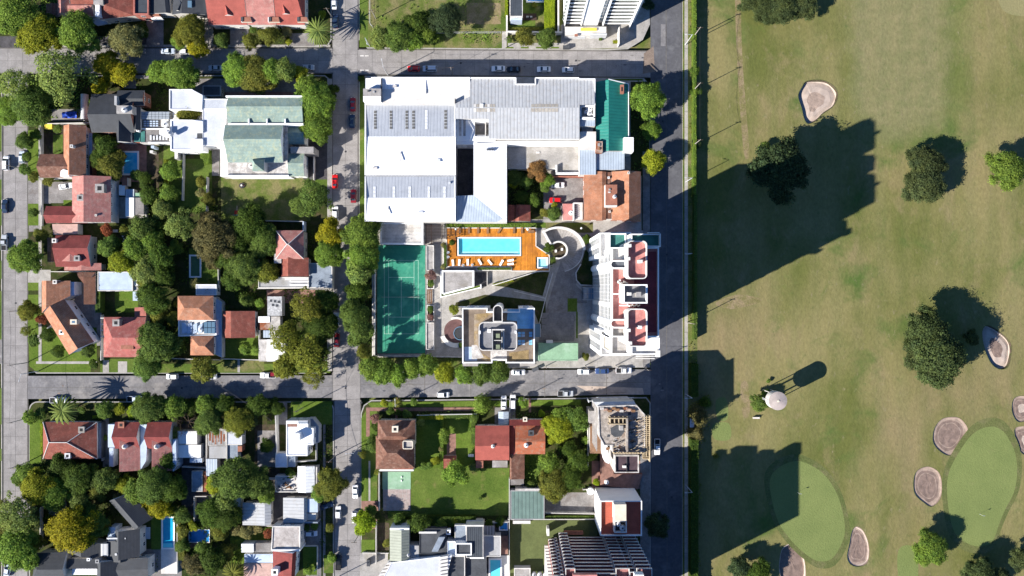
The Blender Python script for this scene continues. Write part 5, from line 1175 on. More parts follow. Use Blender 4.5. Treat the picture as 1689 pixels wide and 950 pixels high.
# ---- north-west block
R = H('house with a long orange-brown gable and a lower red wing beside the yellow play cube', 105, 207, 142, 290, 'y', 5.6, 7.8, 'tile_orange', t=.42)
G4(R, [(66, 254), (120, 254), (120, 293), (66, 293)], 5.2, 7.2, 'tile_brown', f=(0, 0), t=.56); chimney(R, 117.5, 241, 7.4, 1.2, .8, 'off_white'); unit(R, 'rear_strip_roof', (142, 219, 152, 257), 0, 3.2, 'off_white', top='pale_blue'); boxpart(R, 'terrace_box', [(100, 282), (104, 279), (115, 282), (113, 291), (99, 291)], 5, 7.3, 'white'); unit(R, 'yard_roof', (143, 258, 152, 288), 0, 2.8, 'brick_wall', top='maroon')
p = P(82, 209, 1); t = thing('play_cube', 'small yellow cube-shaped play house in the brown yard', 'play house', (p.x, p.y, .14)); m = MB(); m.box(-1.1, -.85, 0, 1.1, .85, 1.6, 'yellow'); m.build('cabin').parent = t; m = MB(); m.box(-1.2, -.95, 1.605, 1.2, .95, 1.7, 'yellow'); m.build('lid').parent = t
R = H('large dusty pink gabled house with a maroon western wing next to the parked white car', 119, 291, 183, 367, 'y', 5.8, 8.2, 'tile_pink', t=.40)
G4(R, [(76, 340), (145, 340), (145, 368), (76, 368)], 5.0, 6.6, 'tile_maroon', t=.55); chimney(R, 164, 310.5, 6.8, 1.2, 2.6, 'concrete'); chimney(R, 132, 326, 7.0, 1.2, 1.8, 'concrete'); chimney(R, 158, 355, 6.6, .8, .5, 'off_white')
unit(R, 'porch_roof', [(86, 369.5), (128, 369.5), (128, 386), (88, 387)], 0, 3.2, 'off_white', top='pinkish')
unit(R, 'rear_wall', (183, 292, 185, 366), 0, 4.5, 'off_white')
R = bldg('outbuilding', 'row of low white and grey garden sheds east of the dusty pink house', 'shed', 222, 325, 2.6)
for c, z, mt in (((201, 293, 210, 306), 2.6, 'terracotta'), ((196, 305, 206, 322), 2.2, 'white'), ((207, 312, 221, 326), 2.4, 'blue_metal'), ((222, 318, 237, 325), 2.2, 'green_roof'), ((222, 326, 237, 354), 2.8, 'yard_grey'), ((207, 326, 221, 357), 3.0, 'white')): unit(R, 'shed', c, 0, z, 'off_white', top=mt)
R = H('house of maroon tiles with south slopes painted sunlit pink east of the street tree', 92, 388, 150, 440, 'x', 4.4, 6.4, 'tile_maroon', t=.42, wall='off_white')
G4(R, [(92, 410), (92, 431), (146, 431), (146, 410)][0:4], 4.4, 5.8, 'tile_pink', t=.5); G4(R, [(106, 434), (106, 446), (167, 446), (167, 434)], 3.8, 4.6, 'tile_pink'); chimney(R, 126.5, 426, 5.2, 1.2, 1.6, 'concrete'); chimney(R, 89, 397, 5.4, 1.0, 1.2, 'off_white'); G4(R, [(78, 392), (78, 432), (96, 432), (96, 392)], 3.4, 4.4, 'tile_brown')  # pink tiles paint sunlight onto the south side of the maroon roof
R = bldg('house', 'bent corner house with a peach west slope and dark brown east slope', 'house', 105, 525, 5)
G4(R, [(69, 516), (69, 463), (116, 463), (116, 488)], 5.2, 7.4, 'tile_orange', t=.30, win=False); G4(R, [(114, 585), (72, 516), (106, 493), (155, 564)], 5.4, 7.8, 'tile_orange', wall='white', t=.52, f=(0, 0))
chimney(R, 90, 465, 6.0, .9, 1.1, 'off_white'); chimney(R, 121, 531, 6.4, 1.0, 1.9, 'cream', name='dormer', s2=1.4, cap='glass_blue'); chimney(R, 101, 548, 6.2, .6, 1.3, 'white', name='roof_vent')
unit(R, 'gable_wall', [(116, 465), (122, 465), (122, 486), (116, 488)], 0, 4.6, 'pale_blue')
R = bldg('outbuilding', 'long orange-tiled garage wing beside the tall clipped hedge', 'garage', 145, 475, 3)
G4(R, [(140, 502), (140, 449), (158, 449), (158, 502)], 3.6, 5.0, 'tile_orange', t=.1); G4(R, [(126, 449), (158, 449), (146, 468), (138, 468)], 3.6, 4.2, 'tile_brown', t=.4, win=False)
R = F('pale blue flat-roofed garage east of the tall clipped hedge', (161, 448, 219, 480), 3.4, 'pale_blue', 'off_white', .15, 'garage', 'garage')
R = F('cluster of small white and pale blue sheds by the shaded trees', (219, 458, 239, 472), 3.0, 'white', 'off_white', .15, 'shed', 'shed'); unit(R, 'shed', (219, 473, 239, 480), 0, 2.8, 'dirty_white'); unit(R, 'shed', (219, 481, 235, 496), 0, 2.6, 'pale_blue')
R = H('red hipped house with a dormer south of the pale blue garage', 171, 523, 241, 589, 'x', 3.6, 6.2, 'tile_pink2', f=(.3, 0), t=.5); unit(R, 'porch_roof', (222, 507, 241, 524), 0, 3.2, 'off_white', top='tile_flat'); chimney(R, 191, 532.5, 5.2, 1.2, 2.0, 'concrete'); unit(R, 'skylight', (223, 546, 227, 552), 4, 5.2, 'glass_blue'); unit(R, 'dormer', (199, 556, 220, 576), 3.5, 5.2, 'terracotta')
for i in range(4): unit(R, 'pergola_bar', (165.5, 524+i*10, 171, 525.4+i*10), 2.6, 2.8, 'off_white')
R = bldg('house', 'slate-grey cottage with several gables west of the house with solar-like panels', 'house', 190, 185, 5.5)
G4(R, [(150, 190), (150, 153), (150, 153), (150, 190)], 5, 5.1, 'slate', win=False) if 0 else None
G4(R, [(151, 155), (222, 155), (222, 218), (151, 218)], 5.2, 7.8, 'slate', wall='terracotta', t=.58, f=(0, 0)); G4(R, [(192, 235), (192, 200), (216, 200), (216, 235)], 4.8, 7.0, 'slate', t=.4)
G4(R, [(194, 149), (238, 149), (238, 174), (194, 174)], 5.6, 6.8, 'slate', wall='terracotta', t=.6); unit(R, 'tank_room', (192, 174, 218, 187), 4, 8.6, 'concrete'); tank(R, 204, 180.5, 8.6, .8, 1.1, 'metal_pale'); unit(R, 'chimney', (188.5, 158, 192.5, 173), 4, 8.2, 'grey_wall'); chimney(R, 226.5, 215, 4.6, .7, .6, 'white')
unit(R, 'rear_roof', (221, 216, 239, 234), 0, 3.6, 'brick_wall', top='teal_wall'); G4(R, [(217, 176), (217, 215), (232, 215), (232, 176)], 5, 6.0, 'slate', t=.6, win=False)
R = bldg('greenhouse', 'long arched polycarbonate shelter west of the slate-grey cottage', 'greenhouse', 144, 178, 2.6); m = MB(); a, b = P(138, 199, 0), P(150, 158, 0); n = 8
for i in range(n):
    t0, t1 = math.pi*i/n, math.pi*(i+1)/n; cx = (a.x+b.x)/2; rr = (b.x-a.x)/2; q = [(cx+rr*math.cos(t0), a.y, 1.4+1.4*math.sin(t0)), (cx+rr*math.cos(t0), b.y, 1.4+1.4*math.sin(t0)), (cx+rr*math.cos(t1), b.y, 1.4+1.4*math.sin(t1)), (cx+rr*math.cos(t1), a.y, 1.4+1.4*math.sin(t1))]; m.poly(q, 'metal_pale')
m.build('arched_cover', R)
for y in (160, 168, 176, 184, 192, 198): unit(R, 'hoop', (138, y, 138.8, y+.8), 0, 1.5, 'white'); unit(R, 'hoop', (149.4, y, 150.2, y+.8), 0, 1.5, 'white')
p = P(116, 190, .6); t = thing('tarpaulin', 'bright blue tarpaulin over a stack in the yard south of the big trees', 'tarpaulin', (p.x, p.y, .14)); m = MB()
for i in range(6):
    for j in range(3):
        zf = lambda u, v: .9+.25*math.sin(u*2.1+v)+.2*math.cos(v*3+u); x0, y0 = -2.3+i*.77, -1+j*.67; m.poly([(x0, y0, zf(i, j)), (x0+.77, y0, zf(i+1, j)), (x0+.77, y0+.67, zf(i+1, j+1)), (x0, y0+.67, zf(i, j+1))], 'blue_tarp')
m.build('cover').parent = t; m = MB(); m.box(-2.2, -.9, 0, 2.2, .9, .6, 'wood'); m.build('stack').parent = t
# white modern house and panel-roofed house
R = bldg('house', 'white flat-roofed house in two blocks with curved east wall and yellow-leafed tree between', 'house', 305, 210, 7)
flat(R, [(279, 147), (316, 147), (334, 156), (333, 181), (279, 181)], 7.4, 'pale_roof', 'white', .3, .3); flat(R, [(281, 197), (334, 198), (334, 248), (281, 248)], 7.2, 'pale_roof', 'white', .3, .35); unit(R, 'link_roof', (285, 181, 333, 197), 0, 3.6, 'off_white')
boxpart(R, 'stair_void_shade', (325, 219, 333.5, 228), 6, 7.3, 'dark_grey'); boxpart(R, 'curved_cornice', [(317, 148), (334, 157), (333, 181), (317, 181)], 6.9, 7.9, 'white'); boxpart(R, 'curved_cornice', [(317, 198), (334, 200), (334, 219), (317, 219)], 6.7, 7.8, 'white'); boxpart(R, 'curved_cornice', [(317, 229), (334, 229), (334, 249), (317, 247)], 6.7, 7.8, 'white')  # stair void is a solid block; its dark colour stands for the shade inside
unit(R, 'stair_top', (263, 213, 275, 222), 0, 8.6, 'white'); tank(R, 278.5, 219.5, 8.0, .8, 1.8, 'metal_pale'); unit(R, 'pillar_wall', (288, 248, 293, 262), 0, 3, 'off_white'); unit(R, 'pergola_beam', (288, 249, 302, 251), 3.0, 3.3, 'off_white')
R = bldg('house', 'low house with blue-grey panelled glass roof and white water tank beside the white modern house', 'house', 257, 200, 4)
flat(R, (231, 184, 280, 236), 3.6, 'yard_grey', 'off_white', .2, .2)
for i in range(8):
    for j in range(3): unit(R, 'roof_panel', (233+i*5.8, 184.5+j*4.2, 238.2+i*5.8, 188.1+j*4.2), 3.6, 4.6-.1*j, 'glass_panel')
for i in range(5):
    for j in range(3): unit(R, 'skylight', (237+i*5, 199+j*3.6, 240.6+i*5, 201.2+j*3.6), 3.6, 3.8, 'pale_blue')
tank(R, 271, 205, 4.0, .9, 1.2, 'white'); unit(R, 'tank_stand', (266, 197, 278, 209), 3.4, 4.0, 'off_white'); unit(R, 'roof_frame', (233, 211.4, 279, 213), 3.6, 4.2, 'white'); unit(R, 'roof_frame', (244, 234, 279, 236), 3.6, 4.2, 'white')
for i in range(6): unit(R, 'roof_strip', (247+i*5.2, 223+(i % 2), 250+i*5.2, 231), 3.6, 3.8, 'metal_pale')
unit(R, 'air_unit', (249, 240, 254, 244), 0, 3.4, 'pale_blue'); unit(R, 'air_unit', (247, 248, 252, 252), 0, 3.0, 'off_white')
# church-like complex with mint-green tiled roofs
R = bldg('parish_hall', 'parish hall with two long mint-green tiled roofs, white edges and a small tiled tower', 'parish hall', 430, 220, 8)
H1_ = 8.0
G4(R, [(376, 160), (500, 160), (500, 206), (376, 206)], H1_, 9.6, 'tile_mint', 'white', t=.38, win=True)
G4(R, [(371, 206), (467, 206), (467, 268), (376, 268)], H1_+.8, 11.4, 'tile_mint', 'white', t=.42, win=True)
for y0, y1, y2 in ((206, 222, 238), (253, 268, 291)): G4(R, [(476, y0), (502, y0), (502, y2), (476, y2)], 6, 7.2, 'tile_mint', 'white', t=.45)
unit(R, 'stair_roof', (479, 242, 517, 252.5), 0, 7.0, 'concrete'); unit(R, 'flat_roof', (363, 258, 380, 291), 0, 5.6, 'off_white'); unit(R, 'flat_roof', (376, 269, 476, 289), 0, 6.0, 'off_white', top='dirty_white'); unit(R, 'white_edge', (371, 288.6, 476, 290.4), 0, 6.8, 'white'); unit(R, 'white_edge', (376, 203, 500, 206), 5, 8.9, 'white'); unit(R, 'side_wall', (468, 208, 474, 268), 0, 7.4, 'dirty_white')
unit(R, 'white_edge', (372, 157.5, 500, 160), 3, 8.6, 'white')
for x in (410, 440, 470): boxpart(R, 'buttress', (x-1, 196, x+1, 206), 5, 9.0, 'white')
unit(R, 'tank_court', (407, 264, 419, 284), 4, 7.0, 'concrete'); tank(R, 414, 273, 7.0, .9, 1.2, 'off_white')
c = P(425, 272, 10); m = MB(); a = 2.6; zb, zt = 9.5, 12.8
for i in range(4):
    t0, t1 = math.pi/4+i*math.pi/2, math.pi/4+(i+1)*math.pi/2; m.poly([(c.x+a*math.cos(t0), c.y+a*math.sin(t0), zb), (c.x+a*math.cos(t1), c.y+a*math.sin(t1), zb), (c.x, c.y, zt)], 'tile_mint')
    m.poly([(c.x+a*math.cos(t0), c.y+a*math.sin(t0), 5), (c.x+a*math.cos(t1), c.y+a*math.sin(t1), 5), (c.x+a*math.cos(t1), c.y+a*math.sin(t1), zb), (c.x+a*math.cos(t0), c.y+a*math.sin(t0), zb)], 'off_white')
m.build('bell_turret', R)
R = bldg('parish_annex', 'white-roofed annex between the white modern house and the mint-green hall', 'annex', 355, 205, 7)
flat(R, [(334, 163), (376, 163), (375, 180), (335, 180)], 7.6, 'grey_roof_pale', 'white', .15, .2); flat(R, [(334, 180), (373, 180), (369, 240), (334, 240)], 7.2, 'pale_roof', 'white', .15, .2); chimney(R, 366, 231, 7.2, .9, .5, 'off_white'); unit(R, 'side_strip', [(363, 206), (370, 206), (376, 258), (363, 258)], 0, 6.0, 'white')
R = F('small dark court building behind the tree row on the northern street', (334, 141, 364, 158), 3.2, 'dark_grey', 'grey_wall', .2, 'shed', 'shed')
p = P(401, 351, .6); t = thing('playground_slide', 'play frame with red and blue beams in the shade of the church garden trees', 'play equipment', (p.x, p.y, .14))
for x0, y0, x1, y1, z0, z1_, mt, nm in ((-2.8, -1, 2.8, -.8, 1.8, 2.0, 'blue_tarp', 'beam'), (-2.4, -.5, -1.2, .6, 1.2, 1.5, 'red_paint', 'platform'), (1.0, -.5, 2.2, .6, 1.2, 1.5, 'red_paint', 'platform'), (-2.0, .6, -1.7, 2.2, .6, .8, 'wood_pale', 'slide'), (1.4, .6, 1.7, 2.2, .6, .8, 'wood_pale', 'slide'), (-1.2, -.3, 1.0, 0, 1.3, 1.4, 'green_roof', 'bridge')):
    m = MB(); m.box(x0, y0, z0, x1, y1, z1_, mt); m.build(nm).parent = t
for sx in (-2.5, 2.5):
    m = MB(); m.tube((sx, -.9, 0), (sx, -.9, 1.9), .07, .07, 'blue_tarp'); m.build('post').parent = t
p = P(399, 306, .4); t = thing('playground_roundabout', 'small round play roundabout on the sunny church lawn', 'play equipment', (p.x, p.y, .14)); m = MB(); m.cyl((0, 0), .9, .9, .2, .35, 'metal_dark', 14); m.build('platform').parent = t; m = MB(); m.cyl((0, 0), .3, .3, .35, .8, 'off_white', 10); m.build('hub').parent = t
for i in range(4): m = MB(); a = i*math.pi/2; m.tube((.8*math.cos(a), .8*math.sin(a), .35), (.8*math.cos(a), .8*math.sin(a), .9), .04, .04, 'red_paint'); m.build('handle').parent = t
R = H('square red hip-roofed house with a lower tiled wing in the middle of the wooded gardens', 455, 380, 501, 427, 'x', 5.6, 8.0, 'tile_pink', f=(.48, .48), cap='off_white')
G4(R, [(464, 425), (464, 456), (509, 456), (509, 425)][0:4], 4.4, 6.0, 'tile_red', t=.3); flat(R, (426, 457, 509, 475), 3.4, 'grey_wall', 'off_white', .25, .25); unit(R, 'terrace', (470, 457, 509, 462), 3.1, 3.6, 'off_white')
for y in (463, 469): unit(R, 'roof_band', (478, y, 509, y+2), 3.2, 3.5, 'white')
unit(R, 'yard_wall', (499, 365, 501, 381), .1, 3.2, 'pale_blue'); unit(R, 'tank_room', (452, 418, 464, 434), 0, 5.0, 'dirty_white')
R = F('blue-grey garage court roof beside the red hip-roofed house', [(510, 434), (538, 434), (548, 440), (548, 475), (510, 475)], 3.0, 'blue_grey', 'off_white', .1, 'garage', 'garage', win=False)
R = H('house with two orange hip roofs joined by a glazed blue-white terrace', 293, 488, 352, 528, 'x', 6.2, 8.0, 'tile_orange', f=(.25, .35), cap=None)
G4(R, [(314, 554), (353, 554), (353, 586), (314, 586)], 5.6, 7.4, 'tile_orange', f=(.45, .3), t=.5); flat(R, [(294, 528), (356, 528), (357, 553), (294, 555)], 5.4, 'off_white', 'white', .3, .25)
for i in range(3):
    for j in range(2): unit(R, 'glass_panel', (336.5+i*6.2, 531+j*10, 342+i*6.2, 540+j*10), 5.2, 5.9, 'glass_blue')
for i in range(4): unit(R, 'awning', [(300+i*9, 532+i*2), (307+i*9, 532), (309+i*8, 548), (300+i*9, 551)], 5.1, 5.5+.06*i, 'pale_blue')
tank(R, 330, 543, 5.4, .6, 1.0, 'white'); flat(R, (323, 469, 357, 487), 3.4, 'pale_roof', 'white', .15, .2); flat(R, [(353, 489), (366, 498), (366, 590), (353, 584)], 3.0, 'pale_blue', 'off_white', .1, .15, win=False)
R = H('broad red-brown tiled outbuilding in the garden east of the twin orange roofs', 368, 513, 421, 557, 'y', 3.6, 5.2, 'tile_red', t=.3)
R = bldg('outbuilding', 'straggling row of patched white and rusty sheds under the big street trees', 'shed', 445, 550, 3)
for c, z, mt in (((441, 489, 465, 521), 3.4, 'patched'), ((426, 522, 445, 532), 3.2, 'white'), ((426, 532, 445, 544), 2.8, 'rust'), ((434, 545, 447, 557), 3.0, 'blue_metal'), ((427, 560, 440, 596), 2.8, 'dirty_white'), ((440, 560, 470, 596), 3.4, 'white'), ((446, 522, 462, 558), 3.0, 'dirty_white')): unit(R, 'shed_roof', c, 0, z, 'off_white', top=mt)
for i in range(5): unit(R, 'patch', (445+i*3.2, 494+((i*7) % 13), 449+i*3.2, 498+((i*7) % 13)), 3.3, 3.45+i*.01, 'dark_grey')
pool(201.5, 249, 229, 289, .3, .12, 'light blue swimming pool on red paving behind the slate-grey cottage', 'pool_blue2', rim=.5); pool(312, 420, 332, 458, .3, .1, 'green-watered pool with pale rim in the wooded garden', 'pool_green', rim=.5)
for pts, h, l in (([(66, 204), (152, 202)], 2.2, 'pale wall along the north of the orange-brown gabled house'), ([(66, 204), (66, 296)], 2.0, 'white wall on the street side of the yard with the yellow play cube'), ([(67, 295), (120, 293)], 2.4, 'white boundary wall between the orange-brown house and the dusty pink house'),
    ([(68, 300), (68, 372)], 1.2, 'low grey gate wall on the left street before the parked white car'), ([(364, 240), (364, 290)], 2.4, 'white wall at the west end of the mint-green hall'), ([(341, 292), (340, 350)], 2.0, 'thin white wall west of the church lawn'), ([(517, 252), (517, 296)], 2.0, 'white wall at the east end of the mint-green hall'),
    ([(438, 364), (499, 365)], 2.2, 'pale wall dividing the church lawn from the red hip-roofed house'), ([(84, 448), (160, 448)], 2.4, 'white wall north of the bent corner house'), ([(166, 520), (166, 594)], 2.0, 'dark-topped wall between the bent corner house and the red hipped house'), ([(364, 592), (428, 594)], 1.6, 'low wall on the street side of the vegetable garden'), ([(427, 545), (427, 594)], 2.2, 'white wall east of the vegetable garden'),
    ([(425, 476), (510, 475)], 2.6, 'long white wall south of the blue-grey garage court'), ([(240, 590), (300, 592), (362, 594)], 1.6, 'low wall in front of the twin orange roofs'), ([(358, 365), (360, 470)], 1.8, 'garden wall along the green-watered pool lawn'), ([(240, 300), (242, 460)], 1.8, 'garden wall running south behind the sheds with grey roofs'), ([(425, 400), (426, 456)], 2.0, 'white wall west of the red hip-roofed house'), ([(549, 440), (549, 476)], 1.4, 'white gate wall of the blue-grey garage court'),
    ([(302, 253), (300, 330)], 1.8, 'pale garden wall south of the white modern house')): wall_line(pts, h, l)

# ---- south-west block
R = H('wide red hip-roofed house behind the palm tree at the left corner', 71, 696, 160, 757, 'x', 4.0, 7.2, 'tile_red', f=(.22, .45), cap='off_white'); unit(R, 'side_path_roof', (160, 697, 167, 756), 0, 2.8, 'dark_grey', top='blue_grey'); chimney(R, 111, 752, 4.6, 1.0, 1.6, 'metal_pale'); chimney(R, 134, 709, 5.4, .4, 1.8, 'concrete')
for i, (x0, x1) in enumerate(((190, 231), (243, 284))):
    R = H(('western', 'eastern')[i]+' of the twin pink-tiled houses with round white water towers', x0, 696, x1, 770, 'y', 5.0, 6.8, 'tile_pink', t=.06+.3*0, wall='off_white') if 0 else H(('western', 'eastern')[i]+' of the twin pink-tiled houses with round white water towers', x0, 696, x1, 740, 'x', 4.8, 7.2, 'tile_maroon', t=.52)
    G4(R, [(x0+10, 719), (x0+10, 776), (x1, 776), (x1, 719)][0:4], 4.9, 6.6, 'tile_pink', t=.04)
    tank(R, x0+13.5, 737.5, 5.0, .75, 2.6, 'off_white'); unit(R, 'side_wall', (x0+8, 740, x0+11.5, 768), 0, 4.6, 'off_white')
    unit(R, 'curved_wall', [(x1+.5, 700), (x1+11, 700), (x1+12, 722), (x1+10, 760), (x1+1, 775), (x1+.5, 740)] if i == 0 else [(x1+.5, 725), (x1+6, 725), (x1+7, 770), (x1+1, 778)], 0, 5.2, 'pale_blue')
    if i == 0: unit(R, 'front_wall', (178, 700, 190, 738), 0, 3.6, 'pale_blue'); unit(R, 'front_wall', (180, 739, 187, 770), 0, 3.2, 'pale_blue'); chimney(R, 199.5, 701, 5, .8, 1.8, 'terracotta')
R = F('white tin-roofed house in two levels beneath the bare grey tree', (293, 711, 325, 733), 3.6, 'white_metal', 'off_white', .08, win=False); unit(R, 'lower_roof', (295, 734, 331, 755), 0, 3.2, 'off_white', top='white'); unit(R, 'lower_roof', (313, 756, 333, 763), 0, 3.0, 'off_white', top='pale_blue')
R = F('patched rusty sheet-roofed house between two narrow lanes', (343, 707, 373, 735), 3.4, 'sheet_dirty', 'dirty_white', .06, win=False); unit(R, 'lower_roof', (345, 736, 373, 756), 0, 3.0, 'dirty_white', top='grey_wall'); unit(R, 'lower_roof', (340, 757, 358, 785), 0, 3.0, 'dirty_white', top='blue_metal')
for i in range(6): unit(R, 'rust_patch', (345+i*4.6, 709+((i*5) % 9), 347.6+i*4.6, 727+((i*3) % 7)), 3.3, 3.42, 'rust')
R = F('white and pale-grey roofed house just below the golden tree', (374, 699, 399, 734), 3.6, 'pale_roof', 'off_white', .1); unit(R, 'lower_roof', (374, 734, 392, 758), 0, 3.2, 'off_white', top='blue_grey'); unit(R, 'lower_roof', (392, 736, 399, 745), 0, 3.2, 'terracotta')
R = bldg('house', 'bright white stepped flat-roofed house with a shadowed roof box near the street corner', 'house', 495, 722, 6)
flat(R, [(472, 694), (508, 694), (508, 706), (517, 706), (517, 734), (507, 734), (507, 752), (472, 752)], 6.6, 'white', 'white', .25, .3); unit(R, 'roof_box', (484, 715, 494, 727), 6, 8.6, 'white'); flat(R, [(508, 690), (516, 690), (526, 703), (526, 730), (517, 730)], 3.6, 'blue_grey', 'off_white', .1, .2, win=False); unit(R, 'balcony', (474, 694, 508, 699), 4, 6.9, 'off_white', top='white'); unit(R, 'roof_hole_shade', (492, 695, 508, 699), 6, 6.95, 'blue_grey'); unit(R, 'brick_floor', (473, 699, 490, 704), 6.2, 6.45, 'brick_paving')  # roof hole is a raised block coloured like the shade in it
R = F('blue-shaded flat garage roof beside the bright white stepped house', (454, 747, 474, 771), 3.0, 'pale_blue', 'off_white', .1, 'garage', 'garage', win=False); unit(R, 'yard_roof', (475, 746, 487, 770), 0, 2.8, 'blue_grey')
R = H('long white ribbed metal roof under the leafy street tree', 491, 769, 519, 812, 'y', 3.6, 4.2, 'white_metal', t=.5, cat='shed', name='shed'); unit(R, 'tall_side', (519, 770, 523, 812), 0, 3.4, 'dirty_white')
R = F('cluttered ruined yard building full of pale debris', (454, 785, 490, 812), 3.0, 'dirty_white', 'off_white', .5, 'building', 'building', win=False)
for i in range(26): random.seed(i); x, y = 456+random.random()*30, 787+random.random()*21; unit(R, 'debris', (x, y, x+1+random.random()*3, y+.8+random.random()*2), 2.5, 2.9+random.random()*.8, random.choice(['dirty_white', 'grey_wall', 'dark_grey', 'off_white', 'wood']))
R = H('pale ribbed shed roof with tree shadow on its south-west corner', 400, 829, 447, 866, 'y', 3.6, 4.1, 'pale_metal', t=.8, cat='shed', name='shed')
R = H('pale ribbed shed roof beside the street, with a small blue annex', 467, 821, 506, 861, 'y', 3.8, 4.4, 'pale_metal', t=.9, cat='shed', name='shed'); unit(R, 'annex_roof', (507, 823, 524, 845), 0, 3.4, 'off_white', top='pale_blue'); unit(R, 'annex_roof', (505, 847, 521, 858), 0, 3.0, 'off_white'); unit(R, 'parapet', (466, 861, 524, 863), 0, 4.2, 'blue_grey')
R = F('small bluish shed with a cluttered roof among dark trees', (316, 777, 334, 811), 3.0, 'blue_grey', 'dirty_white', .1, 'shed', 'shed', win=False); unit(R, 'side_roof', (335, 778, 341, 811), 0, 2.8, 'rust')
R = F('tiny white roof showing between leafy branches', (384, 820, 397, 839), 3.0, 'white', 'off_white', .1, 'shed', 'shed', win=False)
R = bldg('house', 'house with a flat gravel roof north and a red-tiled gable south at the street', 'house', 470, 905, 6)
flat(R, [(449, 868), (495, 868), (495, 907), (447, 907)], 6.4, 'gravel_roof', 'off_white', .25, .3); G4(R, [(450, 909), (450, 955), (486, 955), (489, 909)], 6.0, 8.2, 'tile_maroon', t=.92, wall='white'); unit(R, 'white_edge', (448, 906.5, 495, 909), 0, 7.0, 'white'); chimney(R, 453, 944, 7.5, 2.2, 1.8, 'white')
unit(R, 'rear_terrace', (403, 914, 451, 928), 0, 3.2, 'off_white', top='pale_blue'); unit(R, 'rear_roof', (402, 929, 449, 960), 0, 3.0, 'off_white', top='pinkish'); unit(R, 'corner_room', (398, 897, 418, 911), 0, 3.6, 'white'); unit(R, 'rear_roof', (420, 896, 449, 911), 0, 3.2, 'dirty_white', top='yard_grey')
# slate mansion
R = bldg('mansion', 'large slate-roofed mansion with many gables next to the long blue pool', 'mansion', 180, 905, 6)
G4(R, [(180, 826), (222, 873), (251, 856), (215, 812)], 6.0, 7.8, 'slate', t=.38, wall='white'); G4(R, [(176, 893), (176, 926), (208, 926), (208, 893)], 5.4, 6.6, 'slate', t=.8); G4(R, [(190, 874), (190, 922), (231, 918), (231, 872)], 5.0, 7.0, 'slate', t=.25)
G4(R, [(110, 910), (110, 887), (166, 897), (166, 922)][0:4], 5.2, 6.8, 'slate', t=.5); G4(R, [(60, 912), (110, 911), (108, 960), (52, 960)], 5.4, 7.4, 'slate', t=.5, f=(.2, 0)); G4(R, [(160, 960), (160, 924), (193, 924), (193, 960)], 5.6, 7.6, 'slate', t=.33)
G4(R, [(112, 921), (168, 921), (168, 938), (112, 938)], 5.2, 6.2, 'slate', t=.9); unit(R, 'flat_metal_roof', (119, 938, 160, 948), 0, 4.6, 'off_white', top='white_metal'); G4(R, [(193, 923), (245, 920), (245, 956), (193, 956)], 5.2, 5.8, 'slate', t=.5)
unit(R, 'light_strip', (166, 897, 178, 917), 0, 6.2, 'grey_wall', top='pale_metal'); unit(R, 'white_edge', (176, 887, 207, 889.4), 5, 6.4, 'metal_pale'); chimney(R, 191, 914.5, 6.4, .5, .4, 'white'); chimney(R, 145.5, 923, 6.2, .5, .8, 'white'); chimney(R, 160, 926, 6.2, 1.2, 1.0, 'grey_wall')
unit(R, 'glass_roof', (178, 870, 190, 892), 0, 4.6, 'pale_blue'); unit(R, 'terrace', (232, 870, 247, 889), 0, .5, 'pale_blue')
pool(266, 852, 288, 906, .35, .14, 'long deep blue pool with white surround beside the slate mansion', 'pool_water_deep', rim=.45, step=(269, 896, 285, 903)); yard((266, 904, 292, 946), 'off_white', Y3+.01, 'pool_terrace')
pool(311, 873, 346, 895, .3, .1, 'bright blue garden pool ringed by shrubs', 'pool_blue', rim=.2)
for pts, h, l in (([(66, 838), (66, 905)], 1.8, 'pale wall along the left street by the big golden-green tree'), ([(320, 820), (320, 860)], 1.8, 'white wall corner of the dark yard north of the bright blue pool'), ([(320, 819), (340, 819)], 1.7, 'upper bar of the white yard frame'), ([(320, 841), (340, 841)], 1.7, 'lower bar of the white yard frame'),
    ([(340, 717), (340, 790)], 2.4, 'grey lane wall west of the patched rusty roof'), ([(454, 686), (456, 750)], 3.2, 'tall white wall west of the bright white stepped house'), ([(374, 700), (374, 760)], 3.7, 'white party wall beside the patched rusty roof'), ([(521, 730), (521, 760), (488, 762)], 2.0, 'thin white wall round the corner garden of the stepped house'), ([(426, 790), (454, 791)], 2.4, 'pale wall behind the ruined yard building'),
    ([(495, 901), (523, 901), (523, 938), (518, 942)], 1.2, 'low white curb wall round the small shaded lawn by the street'), ([(292, 850), (292, 946)], 1.6, 'white wall between the deep blue pool and the shrubs'), ([(168, 700), (168, 760)], 1.8, 'dark lane wall east of the wide red hip-roofed house'), ([(400, 866), (448, 868)], 2.0, 'wall between the pale shed and the flowering shrubs'), ([(300, 770), (400, 776)], 2.0, 'broken pale wall under the large leafy tree')): wall_line(pts, h, l)

# ---- south block
R = bldg('house', 'corner house with a complicated brown and peach hipped tile roof and square tank', 'house', 652, 733, 5)
G4(R, [(623, 693), (685, 693), (685, 726), (623, 726)], 5.6, 7.4, 'tile_brown', f=(.25, .35), t=.75, wall='cream'); G4(R, [(620, 719), (683, 719), (684, 772), (620, 774)], 5.0, 8.6, 'tile_brown', f=(.34, .42), t=.45, wall='cream'); flat(R, rrect(664, 727, 681, 741, 2.5), 8.4, 'concrete', 'cream', .6, .25, win=False, rname='tank_lid'); chimney(R, 651.5, 708, 7.2, .9, 1.8, 'cream'); unit(R, 'white_edge', (626, 774.5, 682, 777), 0, 3.4, 'white'); unit(R, 'back_step', (648, 770, 681, 774), 0, 3.6, 'brick_wall')
R = thing('garden_court', 'green painted garden court south of the corner house', 'court', (*P(654, 792).xy, .15)); on(R, 'playing_surface', rect(631, 778, 677.5, 806.5), .168, 'green_roof'); 
